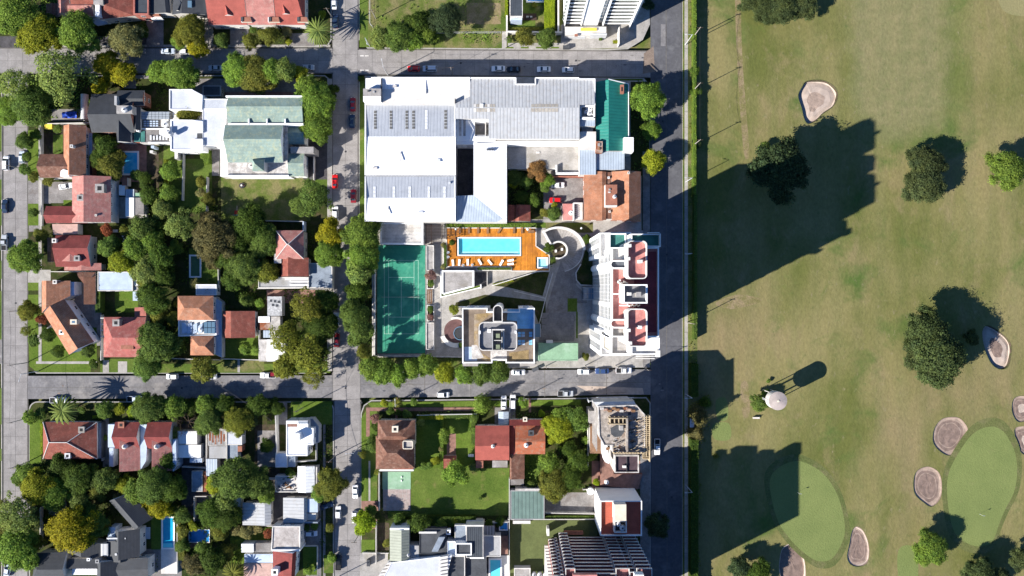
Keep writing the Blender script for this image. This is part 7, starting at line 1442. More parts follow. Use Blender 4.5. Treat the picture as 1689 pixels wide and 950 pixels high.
# ================================================================ TREES, HEDGES (px, py, radius in photo pixels, colour, label)
T = [
# top-left corner
(22, 22, 36, 'g', 'large fresh green tree filling the top left corner'), (62, 58, 34, 'yg', 'spreading light green tree just inside the top left corner tree'), (125, 53, 34, 'g', 'round green tree in front of the rambling red-tiled house'), (98, 118, 48, 's', 'big dusky grey-green tree over the left end of the northern street'),
(26, 140, 34, 's', 'grey-green tree at the left edge beside the big dusky tree'), (48, 172, 34, 'm', 'green tree at the left edge just north of the left street kerb'), (14, 182, 24, 'g', 'green tree cut by the left edge above the parked white cars'), (85, 38, 20, 'd', 'dark tree behind the brown low roof at the top left'),
(207, 66, 27, 'w', 'domed tree covered in pale yellow blossom'), (176, 106, 24, 'y', 'bright yellow-green tree with open clumps, upper part of the street group'), (168, 142, 16, 'y', 'small bright yellow-green tree beside the slate-grey cottage'), (204, 122, 22, 'y', 'bright yellow-green tree over the street right of the open clumps'), (153, 172, 8, 'g', 'small green shrub by the arched polycarbonate shelter'),
(232, 50, 14, 'd', 'dark green shrub north-east of the pale yellow blossom tree'), (262, 118, 19, 'g', 'round green street tree, left of the pair north of the white modern house'), (298, 121, 29, 'g', 'round green street tree, right of the pair north of the white modern house'), (312, 50, 26, 'dy', 'tall yellow-green tree before the small grey gables'), (326, 78, 18, 'y', 'yellow-green tree at the kerb below the small grey gables'), (295, 68, 14, 'g', 'green shrubby tree left of the yellow-green kerb tree'),
(364, 66, 13, 'm', 'small dark green tree by the pale timber pergola'), (412, 68, 13, 'o', 'round olive shrub in front of the red row houses, left one'), (444, 59, 17, 'o', 'round olive shrub in front of the red row houses, largest'), (417, 48, 7, 'm', 'tiny shrub between the red row house porches'), (473, 52, 9, 'w', 'pale variegated shrub in front of the red row houses'), (476, 69, 6, 'yg', 'small lime shrub below the pale variegated shrub'), (532, 24, 7, 'yg', 'small round lime shrub near the corner of the red row'),
(393, 116, 28, 'g', 'first large green tree of the row along the northern street'), (420, 124, 30, 'o', 'second tree of the row along the northern street, olive green'), (448, 116, 20, 'g', 'third tree of the row along the northern street'), (468, 114, 20, 's', 'fourth tree of the row along the northern street, grey-green'), (494, 121, 14, 'yg', 'small yellow-green tree at the east end of the northern street row'), (506, 142, 20, 'g', 'green tree at the north corner of the mint-green hall'),
(520, 168, 31, 'g', 'large green tree overhanging the east end of the mint-green hall'), (521, 208, 28, 'g', 'large green tree south of the one overhanging the mint-green hall'), (546, 150, 12, 'd', 'dark shrubby tree at the kerb by the north corner of the mint-green hall'), (309, 185, 19, 'dy', 'yellow-green tree between the two white blocks of the modern house'),
(40, 232, 16, 'm', 'small dark street tree at the kerb by the sunny verge'), (60, 222, 10, 'g', 'shrub against the white wall north of the sunny verge'), (43, 259, 8, 'm', 'little tree shading the rear of the car on the east kerb of the left street'), (42, 279, 10, 'm', 'little tree on the verge south of the kerbside car'), (57, 292, 10, 'o', 'dry olive shrub by the corner of the lower brown wing'), (80, 298, 11, 'o', 'shrub in front of the white boundary wall of the pink house'), (55, 350, 9, 'm', 'low shrub on the verge west of the maroon wing'), (67, 388, 12, 'o', 'scrubby bush north of the broad street tree'),
(39, 424, 27, 'g', 'broad round street tree in front of the maroon and pink house'), (95, 212, 8, 'm', 'shrub right of the yellow play cube'), (175, 240, 20, 'd', 'dark tree south of the slate-grey cottage, western'), (196, 262, 16, 'o', 'olive tree beside the light blue pool'), (180, 275, 20, 'o', 'palm-like olive tree between brown gable and light blue pool'), (163, 262, 16, 'd', 'dark tree behind the pale strip roof'), (158, 228, 10, 'g', 'small green tree by the corner of the slate-grey cottage'),
(240, 296, 14, 'd', 'dark shrub south of the light blue pool'), (245, 320, 16, 'd', 'dark tree behind the row of low garden sheds'), (266, 345, 17, 's', 'dull grey-green tree north-west of the pale round tree'), (280, 282, 16, 'g', 'bright green tree north in the strip garden south of the modern house'), (278, 318, 16, 'g', 'bright green tree south in the strip garden'), (338, 258, 8, 'g', 'slim green shrub beside the white wall of the mint-green hall'), (331, 300, 10, 'o', 'flowering shrub in the strip garden, upper'), (332, 318, 9, 'w', 'pale rounded shrub in the strip garden, middle'), (343, 330, 12, 'o', 'olive shrub in the strip garden, lower'), (225, 288, 10, 'm', 'shrub at the foot of the light blue pool'),
(296, 371, 28, 's', 'pale grey-green round tree in the wooded gardens'), (352, 392, 34, 'b', 'large brownish tree in the middle of the wooded gardens'), (346, 370, 22, 'b', 'brownish tree on the north side of the large brownish tree'), (290, 409, 12, 'g', 'small bright green tree below the pale round tree'), (410, 368, 30, 'd', 'very dark tree behind the play frame'), (392, 395, 24, 'd', 'dark tree east of the large brownish tree'), (436, 395, 24, 'm', 'green tree west of the red hip-roofed house'), (404, 440, 27, 'm', 'soft green tree in the shade between the brownish tree and the grey court'), (425, 412, 18, 'm', 'green tree touching the white wall west of the red hip roof'), (440, 448, 20, 'dy', 'ochre-green tree beside the lower tiled wing'), (384, 460, 20, 'd', 'dark tree south of the soft green tree'), (352, 430, 16, 'b', 'brown-leaved tree south of the large brownish tree'), (375, 426, 20, 'd', 'dark undergrowth tree east of the green-watered pool'),
(518, 322, 32, 'm', 'large loose green tree over the east end of the church lawn'), (497, 340, 18, 'm', 'green tree at the south-east corner of the church lawn'), (545, 385, 22, 'y', 'yellow-green street tree west of the mid street, upper'), (541, 418, 24, 'g', 'green street tree right below the yellow-green one'), (540, 395, 16, 'yg', 'lime-tinted tree between the two kerb trees of the mid street'), (234, 378, 22, 'm', 'dense green tree behind the low garden sheds'), (248, 398, 20, 'g', 'fresh green tree in the middle of the west gardens'), (200, 432, 22, 'yg', 'bright yellow-green tree north of the pale blue garage, left'), (222, 412, 22, 'g', 'bright green tree north of the pale blue garage, right'), (240, 447, 22, 's', 'pale tree over the cluster of small white sheds'), (240, 465, 14, 'dy', 'ochre tree overhanging the small white shed roofs'), (178, 408, 18, 'm', 'dark tree east of the maroon and pink house'), (177, 378, 11, 'r', 'rusty red bush behind the dusty pink house'), (206, 380, 9, 'o', 'olive bush beside the rusty red bush'), (188, 402, 14, 'd', 'dark bush in the yard with white garden chairs'), (222, 392, 8, 'r', 'small reddish bush east of the white garden chairs'), (265, 425, 22, 'd', 'dark tree left of the green-watered pool'), (270, 455, 20, 'd', 'dark tree on the lower left of the green-watered pool lawn'), (252, 492, 26, 'd', 'dark spreading tree east of the shed cluster'), (262, 372, 14, 'd', 'dark tree left of the pale grey-green round tree'),
(46, 512, 18, 'dy', 'olive street tree west of the bent corner house'), (69, 527, 10, 'r', 'round wine-red shrub against the bent corner house'), (44, 545, 12, 'o', 'thin olive tree on the verge below the olive street tree'), (56, 562, 11, 'm', 'green shrub tree beside the diagonal path'), (79, 552, 12, 'd', 'dark shrub on the sunny lawn of the bent corner house'), (95, 580, 12, 'd', 'dark bush at the foot of the peach gable'), (145, 578, 12, 'm', 'dark green bush under the south gable of the bent corner house'), (155, 600, 8, 'd', 'small dark tree by the lower wall of the bent corner house'),
(256, 567, 32, 'm', 'large deep green tree east of the red hipped house'), (240, 606, 24, 'm', 'deep green street tree on the kerb south of the red hipped house'), (285, 570, 20, 'd', 'dark tree beside the twin orange roofs'), (262, 520, 14, 'o', 'olive shrub tree west of the twin orange roofs'), (402, 495, 11, 'm', 'small pointed green tree in the dark garden'), (429, 500, 9, 'g', 'bright green shrub left of the patched white shed'), (335, 610, 22, 'o', 'olive street tree shading the white car'), (300, 555, 14, 'd', 'dark shrub at the west wall of the twin orange roofs'), (320, 468, 9, 'w', 'pale shrub below the green-watered pool'), (295, 500, 9, 'o', 'bright olive shrub north-west of the twin orange roofs'), (345, 478, 10, 'd', 'dark shrub between pool lawn and white flat roof'), (284, 525, 12, 'o', 'olive bush touching the west side of the upper orange roof'), (350, 505, 10, 'd', 'dark bush in the narrow lane east of the upper orange roof'),
(505, 505, 32, 'dy', 'huge loose ochre-green street tree, northern part'), (470, 560, 30, 'dy', 'huge loose ochre-green street tree over the patched sheds'), (510, 585, 34, 'dy', 'huge loose ochre-green street tree on the street corner'), (527, 540, 28, 'd', 'dark tree behind the huge ochre-green street tree'), (470, 605, 22, 'dy', 'ochre-green tree hanging over the kerb beside the red car'), (535, 500, 22, 'd', 'dark street tree west of the kerb near the blue-white car'), (520, 620, 22, 'dy', 'ragged ochre-green tree at the crossing'), (405, 575, 11, 'g', 'low leafy vegetable patch bush'),
# mid street east side and tennis court
(596, 385, 30, 'g', 'first of the bright green trees west of the tennis court, northernmost and biggest'), (597, 425, 28, 'g', 'second bright green tree west of the tennis court'), (592, 450, 22, 's', 'paler green tree west of the tennis court'), (590, 482, 20, 'd', 'dark tree west of the middle of the tennis court'), (583, 520, 24, 'm', 'deep green tree west of the tennis court above the corner'), (592, 545, 22, 'm', 'deep green tree nearest the south-west corner of the tennis court'), (599, 580, 12, 'o', 'small olive tree at the south-west corner of the tennis court'),
(612, 606, 22, 'g', 'first tree of the row south of the tennis court, at the corner'), (633, 614, 21, 'g', 'second tree of the row south of the tennis court'), (657, 618, 18, 'g', 'third tree of the row south of the tennis court'), (680, 608, 18, 'g', 'fourth tree of the row south of the tennis court'), (704, 602, 19, 'g', 'fifth tree of the row south of the tennis court'), (734, 615, 19, 'yg', 'sixth tree of the row, opposite the light-coloured car'), (765, 617, 17, 'g', 'seventh tree of the row, below the south-west balcony of the grey-roofed tower'), (793, 616, 20, 'm', 'eighth tree of the row, under the grey-roofed tower'), (822, 613, 20, 'm', 'ninth and last tree of the row, left of the parked white car'),
# centre block
(1070, 162, 29, 'g', 'big round bright green avenue tree beside the teal roof'), (1075, 215, 17, 'g', 'middle avenue tree between the two bigger ones'), (1079, 266, 21, 'yg', 'lower avenue tree near the orange-tiled house'), (886, 281, 16, 'br', 'brown-leaved tree above the small car park'), (850, 293, 13, 'm', 'dull green tree against the white warehouse wing'), (849, 302, 9, 'l', 'bright lime bush against the white warehouse wing'), (903, 297, 12, 'g', 'small green tree left of the white car in the car park'), (868, 300, 12, 'm', 'green shrub between the brown-leaved tree and the lime bush'), (899, 310, 8, 'm', 'green shrub at the car park edge'), (914, 352, 12, 'm', 'green bush below the red car in the car park'), (899, 352, 9, 'o', 'olive bush below the car park'), (915, 338, 6, 'yg', 'small yellowish bush touching the red car park corner'), (860, 325, 12, 'd', 'dark tree over the small red-tiled shed'), (880, 330, 11, 'd', 'dark tree in the shady car-park garden'),
(711, 454, 9, 'p', 'pinkish flowering bush above the first shrub planter'), (732, 404, 5, 'w', 'pale bush at the top of the narrow deck planter'), (731, 440, 5, 'w', 'pale bush at the foot of the narrow deck planter'), (710, 467, 6, 'm', 'dense shrub in the northern short planter'), (710, 510, 6, 'm', 'dense shrub in the southern short planter'), (710, 524, 6, 'p', 'pinkish shrub in the southern short planter'), (748, 511, 9, 'dy', 'yellow-green shrub by the round maroon terrace'), (745, 400, 5, 'd', 'small dark plant by the pergola'), (875, 371, 4, 'p', 'small pinkish shrub at the north-east of the deck'), (905, 408, 9, 'd', 'dark bush between the deck and the spiral ramp'), (912, 430, 6, 'm', 'green bush by the plunge pool'), (968, 395, 9, 'd', 'dark shrub between ramp and red-roofed tower'), (966, 588, 7, 'o', 'dry shrub between the green shelter and the red-roofed tower'), (762, 570, 6, 'd', 'dark shrub in the lawn below the round maroon terrace'), (815, 597, 9, 'm', 'dark green tree at the street front of the grey-roofed tower'), (1000, 129, 0.1, 'd', ''),
# field and north edge
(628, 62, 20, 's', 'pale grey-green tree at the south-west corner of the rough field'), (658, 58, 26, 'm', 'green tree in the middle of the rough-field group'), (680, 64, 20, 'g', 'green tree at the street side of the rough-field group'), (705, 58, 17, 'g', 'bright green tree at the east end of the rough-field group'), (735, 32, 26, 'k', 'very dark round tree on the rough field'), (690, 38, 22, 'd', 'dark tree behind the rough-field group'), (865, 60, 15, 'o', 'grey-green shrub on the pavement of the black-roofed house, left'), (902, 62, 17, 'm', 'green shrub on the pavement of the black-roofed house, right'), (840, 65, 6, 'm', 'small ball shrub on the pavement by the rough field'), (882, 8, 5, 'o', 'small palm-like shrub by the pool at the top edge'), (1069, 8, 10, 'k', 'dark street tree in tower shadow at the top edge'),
# south-west block
(49, 688, 13, 'g', 'small round green tree on the corner by the left street'), (68, 682, 10, 'm', 'small shrub left of the feathery palm'), (172, 676, 14, 'm', 'green street tree right of the feathery palm'), (135, 677, 6, 'm', 'tiny round bush on the verge right of the feathery palm'), (197, 675, 11, 'yg', 'lime street tree left of the deep green pair'), (222, 680, 12, 'l', 'bright lime shrub against the deep green pair'), (242, 675, 27, 'm', 'deep green tree above the twin pink-tiled houses'), (258, 665, 14, 'm', 'deep green tree at the kerb above the twin pink-tiled houses'), (287, 672, 21, 'g', 'round green tree north of the bare grey tree'), (286, 715, 12, 's', 'grey-green shrub at the foot of the bare grey tree'), (341, 668, 19, 'g', 'light green treetop at the kerb above the dark lane tree'), (344, 696, 24, 'm', 'dark green tree over the narrow lane'), (392, 696, 26, 'dy', 'golden ochre tree above the pale roof'), (425, 668, 20, 'd', 'dark street tree east of the golden tree'), (370, 668, 18, 'd', 'dark street tree between lane and golden tree'), (410, 690, 18, 'k', 'very dark tree right of the golden tree'), (455, 672, 14, 'd', 'dark street tree left of the corner lawn'), (315, 670, 14, 'd', 'dark street tree between the two light green ones'), (173, 722, 5, 'm', 'tiny shrub in the lane beside the wide red hip roof'), (100, 770, 20, 'd', 'dark tree behind the wide red hip-roofed house'),
(44, 780, 20, 'g', 'green tree by the left street below the wide red hip roof'), (62, 805, 30, 'yg', 'light green broad tree by the left street'), (88, 815, 26, 'g', 'green tree right of the light green broad tree'), (105, 790, 16, 'yg', 'yellow-green tree in the wooded strip'), (30, 790, 12, 'm', 'dark tree touching the left street kerb'), (130, 790, 26, 'd', 'dark tree in the middle of the wooded strip'), (172, 792, 22, 'm', 'deep green tree in the wooded strip left of the yellow-green group'), (162, 810, 16, 'o', 'olive tree below the deep green strip tree'), (130, 825, 18, 's', 'pale green tree above the golden-green giant'), (205, 800, 16, 'yg', 'yellow-green tree, left end of the group north of the slate mansion'), (222, 812, 22, 'g', 'green tree in the group north of the slate mansion'), (250, 800, 30, 'm', 'big dark green tree in the group north of the slate mansion'), (283, 805, 24, 'd', 'dark tree at the east end of the group north of the slate mansion'), (240, 832, 16, 'y', 'golden tree above the slate mansion, left'), (262, 838, 20, 'y', 'golden tree above the slate mansion, right'), (222, 826, 12, 'yg', 'lime tree between the golden trees and the slate gable'), (196, 820, 9, 'w', 'pale flowering bush at the tip of the slate gable'), (280, 842, 12, 'm', 'green tree right of the golden trees'),
(115, 873, 38, 'y', 'golden-green giant tree before the slate mansion'), (152, 862, 26, 'm', 'dark green tree behind the golden-green giant'), (168, 868, 16, 'o', 'olive tree between the giant and the slate mansion'), (140, 885, 22, 'yg', 'yellow-green tree on the right flank of the giant'), (28, 850, 38, 's', 'big thin grey-green tree over the left street'), (25, 905, 36, 'g', 'large green tree at the left edge near the bottom'), (58, 895, 16, 'o', 'olive tree beside the large green left-edge tree'), (10, 872, 24, 'o', 'brownish-green tree cut by the left edge'), (50, 862, 14, 'o', 'ragged olive tree by the pale street wall'), (8, 835, 14, 'o', 'small ragged tree cut by the left edge'),
(385, 790, 34, 'm', 'large leafy tree west of the pale ribbed sheds'), (420, 795, 26, 'm', 'dark green tree right of the large leafy tree'), (355, 800, 16, 'yg', 'light green tree on the west flank of the large leafy tree'), (370, 830, 22, 's', 'grey-green tree below the large leafy tree'), (350, 845, 26, 'd', 'dark green tree over the yard frame'), (372, 855, 24, 'd', 'dark tree left of the pale shed with tree shadow'), (438, 820, 14, 'g', 'green tree overhanging the pale shed with tree shadow'), (300, 850, 14, 'm', 'green tree at the head of the deep blue pool'), (300, 875, 11, 'o', 'olive shrub between the two blue pools'), (300, 900, 12, 'm', 'green shrub by the foot of the deep blue pool'), (318, 868, 9, 'yg', 'lime shrub above the bright blue pool'), (362, 876, 16, 'o', 'flowering shrub right of the bright blue pool'), (390, 873, 11, 'w', 'cream flowering shrub west under the pale shed'), (405, 878, 12, 'w', 'cream flowering shrub in the middle under the pale shed'), (422, 872, 10, 'w', 'cream flowering shrub east under the pale shed'), (443, 880, 9, 'r', 'reddish bush by the gravel-roofed house'), (318, 930, 18, 'b', 'brown and red shrub at the bottom below the bright blue pool'), (350, 925, 22, 'd', 'dark tree at the bottom below the bright blue pool'), (375, 910, 15, 'o', 'dry bush left of the small lawn'), (335, 905, 14, 'm', 'green bush under the bright blue pool'), (545, 800, 26, 'o', 'leafy olive street tree over the mid street'), (527, 812, 16, 'g', 'green tree over the white ribbed roof'), (519, 868, 7, 'g', 'small round shrub near the blue-white car'), (506, 870, 6, 'm', 'dark shrub left of the small round shrub'), (547, 920, 9, 'g', 'green verge shrub at the bottom of the mid street'), (545, 870, 8, 'o', 'olive verge shrub left of the mid street'), (510, 940, 8, 'g', 'shrub in the corner of the small curbed lawn'), (480, 780, 10, 'd', 'dark shrub by the ruined yard building'), (440, 735, 12, 'd', 'dark shrub in the bare yard'), (275, 760, 18, 'd', 'dark tree behind the eastern pink-tiled house'), (320, 870, 6, 'm', ''),
# south block
(634, 664, 7, 'yg', 'small lime tree on the corner verge'), (682, 663, 7, 'm', 'small round tree on the verge north of the brick pavement'), (796, 668, 15, 'g', 'dense light green cone-shaped tree by the driveways'), (618, 690, 9, 'p', 'reddish flowering shrub at the corner house'), (619, 704, 8, 'd', 'dark shrub at the west wall of the corner house, upper'), (615, 734, 14, 'm', 'round green tree west of the corner house'), (598, 750, 8, 'o', 'thin shrub at the kerb west of the corner house'), (645, 678, 7, 'd', 'small dark shrub by the brick pavement, left'), (657, 680, 6, 'd', 'small dark shrub by the brick pavement, middle'), (671, 683, 8, 'm', 'shrub at the north-east corner of the corner house'), (694, 697, 7, 's', 'round pale topiary on the shaded lawn'), (733, 715, 10, 'g', 'oval green shrub on the lawn, upper of the column'), (733, 725, 9, 'g', 'oval green shrub on the lawn, lower of the column'), (728, 741, 5, 'w', 'small cream shrub beside the garden hut path'), (719, 760, 8, 'yg', 'yellow-green ball shrub left of the garden hut'), (698, 769, 7, 'm', 'shrub at the lawn edge below the corner house, left'), (708, 768, 7, 'm', 'shrub at the lawn edge below the corner house, right'), (750, 782, 20, 'g', 'round bushy tree south of the garden hut'), (780, 770, 8, 's', 'spiky pale plant beside the red gabled house'), (783, 690, 8, 'm', 'shrub at the north-west corner of the red gabled house'), (780, 710, 7, 'm', 'shrub by the west wall of the red gabled house'), (600, 862, 19, 'l', 'bright lime street tree east of the mid street'), (612, 842, 10, 'm', 'dark green tree behind the bright lime street tree'), (622, 778, 6, 'o', 'small shrub at the garden court corner'), (727, 864, 10, 'g', 'leafy tree in the shaded hedge below the big lawn, middle'), (750, 860, 8, 'yg', 'sunlit shrub in the shaded hedge below the big lawn, right'), (712, 858, 7, 'yg', 'sunlit shrub in the shaded hedge below the big lawn, left'), (690, 862, 18, 'd', 'dark tree at the shaded foot of the big lawn'), (755, 885, 8, 'm', 'small round tree in the pale courtyard'), (660, 858, 11, 'd', 'dark shrub above the olive-grey metal house'), (638, 896, 7, 'o', 'shrub west of the olive-grey metal house'), (805, 864, 9, 'd', 'dark creeper mound on the white back wall'), (825, 860, 9, 'd', 'dark creeper mound near the shaded blue pool'), (792, 821, 4, 'm', 'tiny sapling on the big lawn'),
(921, 708, 26, 'yg', 'large yellow-green tree west of the building site'), (925, 690, 20, 'g', 'green treetop north of the large yellow-green tree'), (950, 690, 22, 'm', 'dark green tree between the yellow-green tree and the building site'), (893, 682, 6, 'l', 'tiny yellow flowering bush north of the orange-red gabled house'), (862, 664, 9, 'g', 'fresh green tree beside the parked cars on the driveways'), (905, 765, 19, 'g', 'bright green tree south of the large yellow-green tree'), (915, 800, 26, 'o', 'broad olive tree north of the paved yard'), (940, 790, 24, 'd', 'dark olive tree right of the broad olive tree'), (955, 762, 20, 'd', 'dark tree behind the building site'), (966, 725, 8, 'g', 'green shrub against the white wall of the building site'), (978, 752, 8, 'g', 'green shrub below the timber floor of the building site'), (877, 800, 9, 'm', 'round shrub by the corner of the dark green corrugated roof'), (984, 795, 6, 'l', 'lime shrub at the brick floor of the building site'), (938, 742, 14, 'd', 'dark tree below the large yellow-green tree'), (850, 752, 0.1, 'm', ''),
(1084, 866, 20, 'k', 'dark round avenue tree beside the narrow white block'),
# golf course
(1262, 12, 26, 't', 'left tree of the big clump at the top of the golf course'), (1290, 8, 30, 't', 'middle tree of the big clump at the top of the golf course'), (1325, 2, 26, 't', 'right tree of the big clump at the top of the golf course'), (1235, 2, 18, 't', 'small light tree west of the clump at the top of the golf course'), (1280, 30, 13, 't', 'low bush hanging below the clump at the top of the golf course'),
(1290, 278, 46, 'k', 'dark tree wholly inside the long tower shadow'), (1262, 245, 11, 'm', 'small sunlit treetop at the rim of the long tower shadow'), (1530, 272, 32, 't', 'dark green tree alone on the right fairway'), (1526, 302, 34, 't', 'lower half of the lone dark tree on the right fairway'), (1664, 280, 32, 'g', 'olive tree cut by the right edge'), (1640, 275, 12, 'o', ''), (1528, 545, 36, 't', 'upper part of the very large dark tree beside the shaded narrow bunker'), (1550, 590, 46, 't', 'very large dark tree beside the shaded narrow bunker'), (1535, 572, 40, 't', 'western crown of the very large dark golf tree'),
(1602, 557, 14, 't', 'small tree attached to the shadow of the very large tree'), (1536, 905, 30, 'g', 'dense dome-shaped green tree near the bottom of the golf course'), (1618, 948, 26, 't', 'dark tree cut by the bottom edge'), (1682, 922, 18, 't', 'dark tree in the bottom right corner'), (1650, 955, 18, 't', 'dark tree at the bottom right'),
(1254, 664, 15, 'm', 'small bushy tree west of the white water tower'), (1256, 672, 7, 'l', 'lime bush at the foot of the white water tower'), (1264, 648, 7, 'g', 'small bush north of the white water tower'), (1268, 628, 4, 'm', 'tiny round bush above the white water tower shadow'), (1250, 948, 24, 'd', 'dark tree at the bottom left of the golf course'), (1220, 935, 18, 'k', 'very dark tree beside the bottom bunker'), (1180, 752, 6, 'o', 'wispy sunlit treetop in the big shadow south of the tees'), (1157, 692, 16, 'b', 'dry brownish pine beside the bus shelter'), (1152, 715, 12, 'b', 'second dry pine south of the bus shelter'), (1165, 665, 10, 'd', 'dark pine north of the bus shelter'),
(1148, 150, 10, 'd', 'dark roadside tree on the golf hedge line, north'), (1146, 118, 9, 'd', 'small dark roadside tree opposite the street mouth'), (1148, 236, 9, 'k', 'dark shrub on the golf hedge opposite the lower avenue tree'),
]
for x, y, r, c, l in T:
    if not l: continue
    k = None; hh = None
    if c in ('s',) and r > 24 or 'loose' in l or 'thin' in l or 'ragged' in l or 'wispy' in l: k = 'sparse'
    if 'pine' in l or 'cone-shaped' in l or 'pointed' in l: k = 'cone'; hh = r/PX*3.2
    if 'oval green shrub' in l: hh = 5
    if 'golf' in l or 'fairway' in l: hh = min(13, r/PX*1.5); k = 'big' if r > 20 else k
    if 'kerb' in l and r < 12: hh = r/PX*2.4
    if 'west of the tennis court' in l or 'south-west corner of the tennis' in l: hh = 12.5
    if 'of the row' in l and 360 > y or 'tree of the row' in l: hh = 9
    tree(x, y, r, c, l, kind=k, h=hh)
# the bare grey tree and the bare tree within the tower shadow
def bare(px, py, r, h, label, mat):
    p = P(px, py, h*.7); t = thing('tree', label, 'tree', (p.x, p.y, 0)); m = MB(); random.seed(int(px)); R_ = r/PX; m.tube((0, 0, 0), (0, 0, h*.4), .22, .16, 'bark_pale'); 
    def br(a, d, L_, w_, n):
        b = a+d*L_; m.tube(a, b, w_, w_*.6, mat, 4)
        if n:
            for _ in range(3 if n > 1 else 4): br(a.lerp(b, random.uniform(.6, 1)), (d+Vector((random.gauss(0, .5), random.gauss(0, .5), random.gauss(0, .25)))).normalized(), L_*random.uniform(.6, .8), w_*.55, n-1)
    for i in range(9): a = i*.7; br(Vector((0, 0, h*.38)), Vector((math.cos(a), math.sin(a), .7)).normalized(), R_*.55, .1, 3)
    m.build('branches', None).parent = t
bare(306, 698, 24, 8, 'bare grey tree above the white tin-roofed house', 'bark'); bare(1294, 292, 18, 13, 'leafless pale tree inside the long tower shadow', 'bark_pale')
palm(525, 50, 24, 7, 'large feathery palm at the east end of the red row houses', 's'); palm(103, 677, 24, 8, 'large feathery palm at the corner of the left street', 's'); palm(655, 664, 9, 4, 'small palm on the corner verge of the south block', 'o'); palm(385, 945, 20, 6, 'feathery palm at the bottom edge left of the white terrace', 'o'); palm(183, 276, 16, 6, 'feathery palm beside the light blue pool', 'o'); palm(420, 578, 9, 3, 'little palm in the vegetable garden', 'g'); palm(455, 530, 1, 2, 'seedling palm under the big street trees', 'g') if 0 else None
HG = [((157, 448, 165, 516), 3.2, 'm', 'tall clipped hedge between the bent corner house and the pale blue garage'), ((898, -20, 915, 46), 3.0, 'l', 'bright lime hedge on the east side of the small garden lawn'), ((833, -20, 837.5, 25), 2.4, 'l', 'thin lime hedge behind the tall white field wall'), ((840, 45, 912, 49.5), 1.4, 'o', 'low olive hedge inside the long white street wall'), ((690, 684, 731, 692), 1.8, 'yg', 'flowering hedge north of the shaded lawn'), ((731, 684, 786, 690), 1.6, 'm', 'dark hedge continuing east of the flowering hedge'), ((777, 682, 784, 735), 1.6, 'm', 'hedge on the west side of the red gabled house lawn'), ((726, 690, 731, 775), 1.5, 'g', 'narrow hedge dividing the two lawns north of the garden hut'), ((680, 852, 785, 868), 2.4, 'd', 'dark shrubbery along the foot of the big lawn'), ((1031, 63, 1040, 68), 1.2, 'g', ''),
 ((736, 368, 885, 374.5), 1.6, 'g', 'green hedge along the north edge of the timber deck'), ((843, 851, 985, 856), 1.4, 'm', 'low hedge along the wall of the paved yard'), ((787, 441, 843, 445), 1.9, 'm', 'planted strip in the long deck planter'), ((732, 404, 736.5, 440), 1.7, 'm', 'planted strip in the narrow deck planter'), ((812, 473, 850, 470), 1, 'yg', ''), ((85, 688, 88, 690), 1, 'm', ''), ((152, 686, 178, 690), 1.6, 'l', 'lime hedge beside the feathery palm front garden'), ((66, 696, 69.5, 750), 1.4, 'l', 'thin lime hedge west of the wide red hip-roofed house'), ((294, 845, 304, 925), 2.4, 'o', 'shrub hedge between the two blue pools'), ((336, 246, 345, 270), 2.4, 'g', 'short green hedge at the west door of the mint-green hall'), ((455, 294, 475, 290), 1, 'g', ''), ((1011, 66, 1020, 71), 1.0, 'yg', 'oval clipped bush on the pale tower forecourt'), ((988, 59, 994, 66), 1.0, 'm', 'small clipped bush near the tower screen'), ((590, 125, 601, 132), 1.2, 'd', 'dark low hedge at the north-west corner of the warehouse'), ((270, 262, 274, 345), 2, 'yg', 'thin lime hedge in the strip garden south of the modern house'), ((640, 846, 676, 852), 1.2, 'm', 'dark low hedge below the garden court'), ((596, 932, 600, 952), 1, 'm', '')]
for c, h, g, l in HG:
    if l: hedge(c, h, l, g, 12, .35)
hedge([(815, 471), (848, 464), (845, 460), (812, 468)], 1.0, 'clipped hedge beside the sloping lawn south of the deck', 'yg', 14, .3)
# more undergrowth so the gardens read as planted: one mass of ground cover per block
def cover(rects, label, n, col, seed):
    random.seed(seed); vs, fs, tone = [], [], []
    for x0, y0, x1, y1, d in rects:
        a, b = P(x0, y1), P(x1, y0); k = int((b.x-a.x)*(b.y-a.y)*d)
        for _ in range(k):
            x, y = random.uniform(a.x, b.x), random.uniform(a.y, b.y); q = noise.noise(Vector((x*.22, y*.22, seed))); 
            if q < -.05: continue
            z = .15+max(0, q+.1)*3.0*random.random(); nrm = Vector((random.gauss(0, .5), random.gauss(0, .5), 1)).normalized(); u = nrm.orthogonal().normalized(); v = nrm.cross(u); s = random.uniform(.3, .7); p = Vector((x, y, z)); e = len(vs)
            for dd in (-u*.5, v*.4, u*.5, -v*.4): vs.append(tuple(p+dd*s))
            fs.append((e, e+1, e+2, e+3)); tone.extend([random.uniform(.6, 1.3)]*4)
    me = bpy.data.meshes.new('ground_cover'); me.from_pydata(vs, [], fs); me.materials.append(MATS['foliage']); at = me.attributes.new('tone', 'FLOAT', 'POINT'); at.data.foreach_set('value', tone)
    o = bpy.data.objects.new('undergrowth', me); C.objects.link(o); g = GR[col]; o.color = (*g, 1); tag(o, label, 'undergrowth', kind='stuff')
cover([(242, 300, 270, 500, 5), (185, 370, 245, 445, 5), (345, 365, 425, 500, 5), (425, 368, 455, 455, 5), (155, 218, 192, 300, 5), (242, 480, 292, 590, 5), (300, 340, 365, 365, 4), (502, 378, 545, 432, 3), (358, 480, 425, 512, 4), (465, 478, 548, 600, 4), (255, 360, 312, 420, 4), (270, 420, 312, 470, 3), (66, 205, 102, 220, 2), (500, 130, 548, 160, 3), (225, 140, 278, 182, 3)], 'dark undergrowth filling the wooded gardens of the north-west block', 0, 'd', 5)
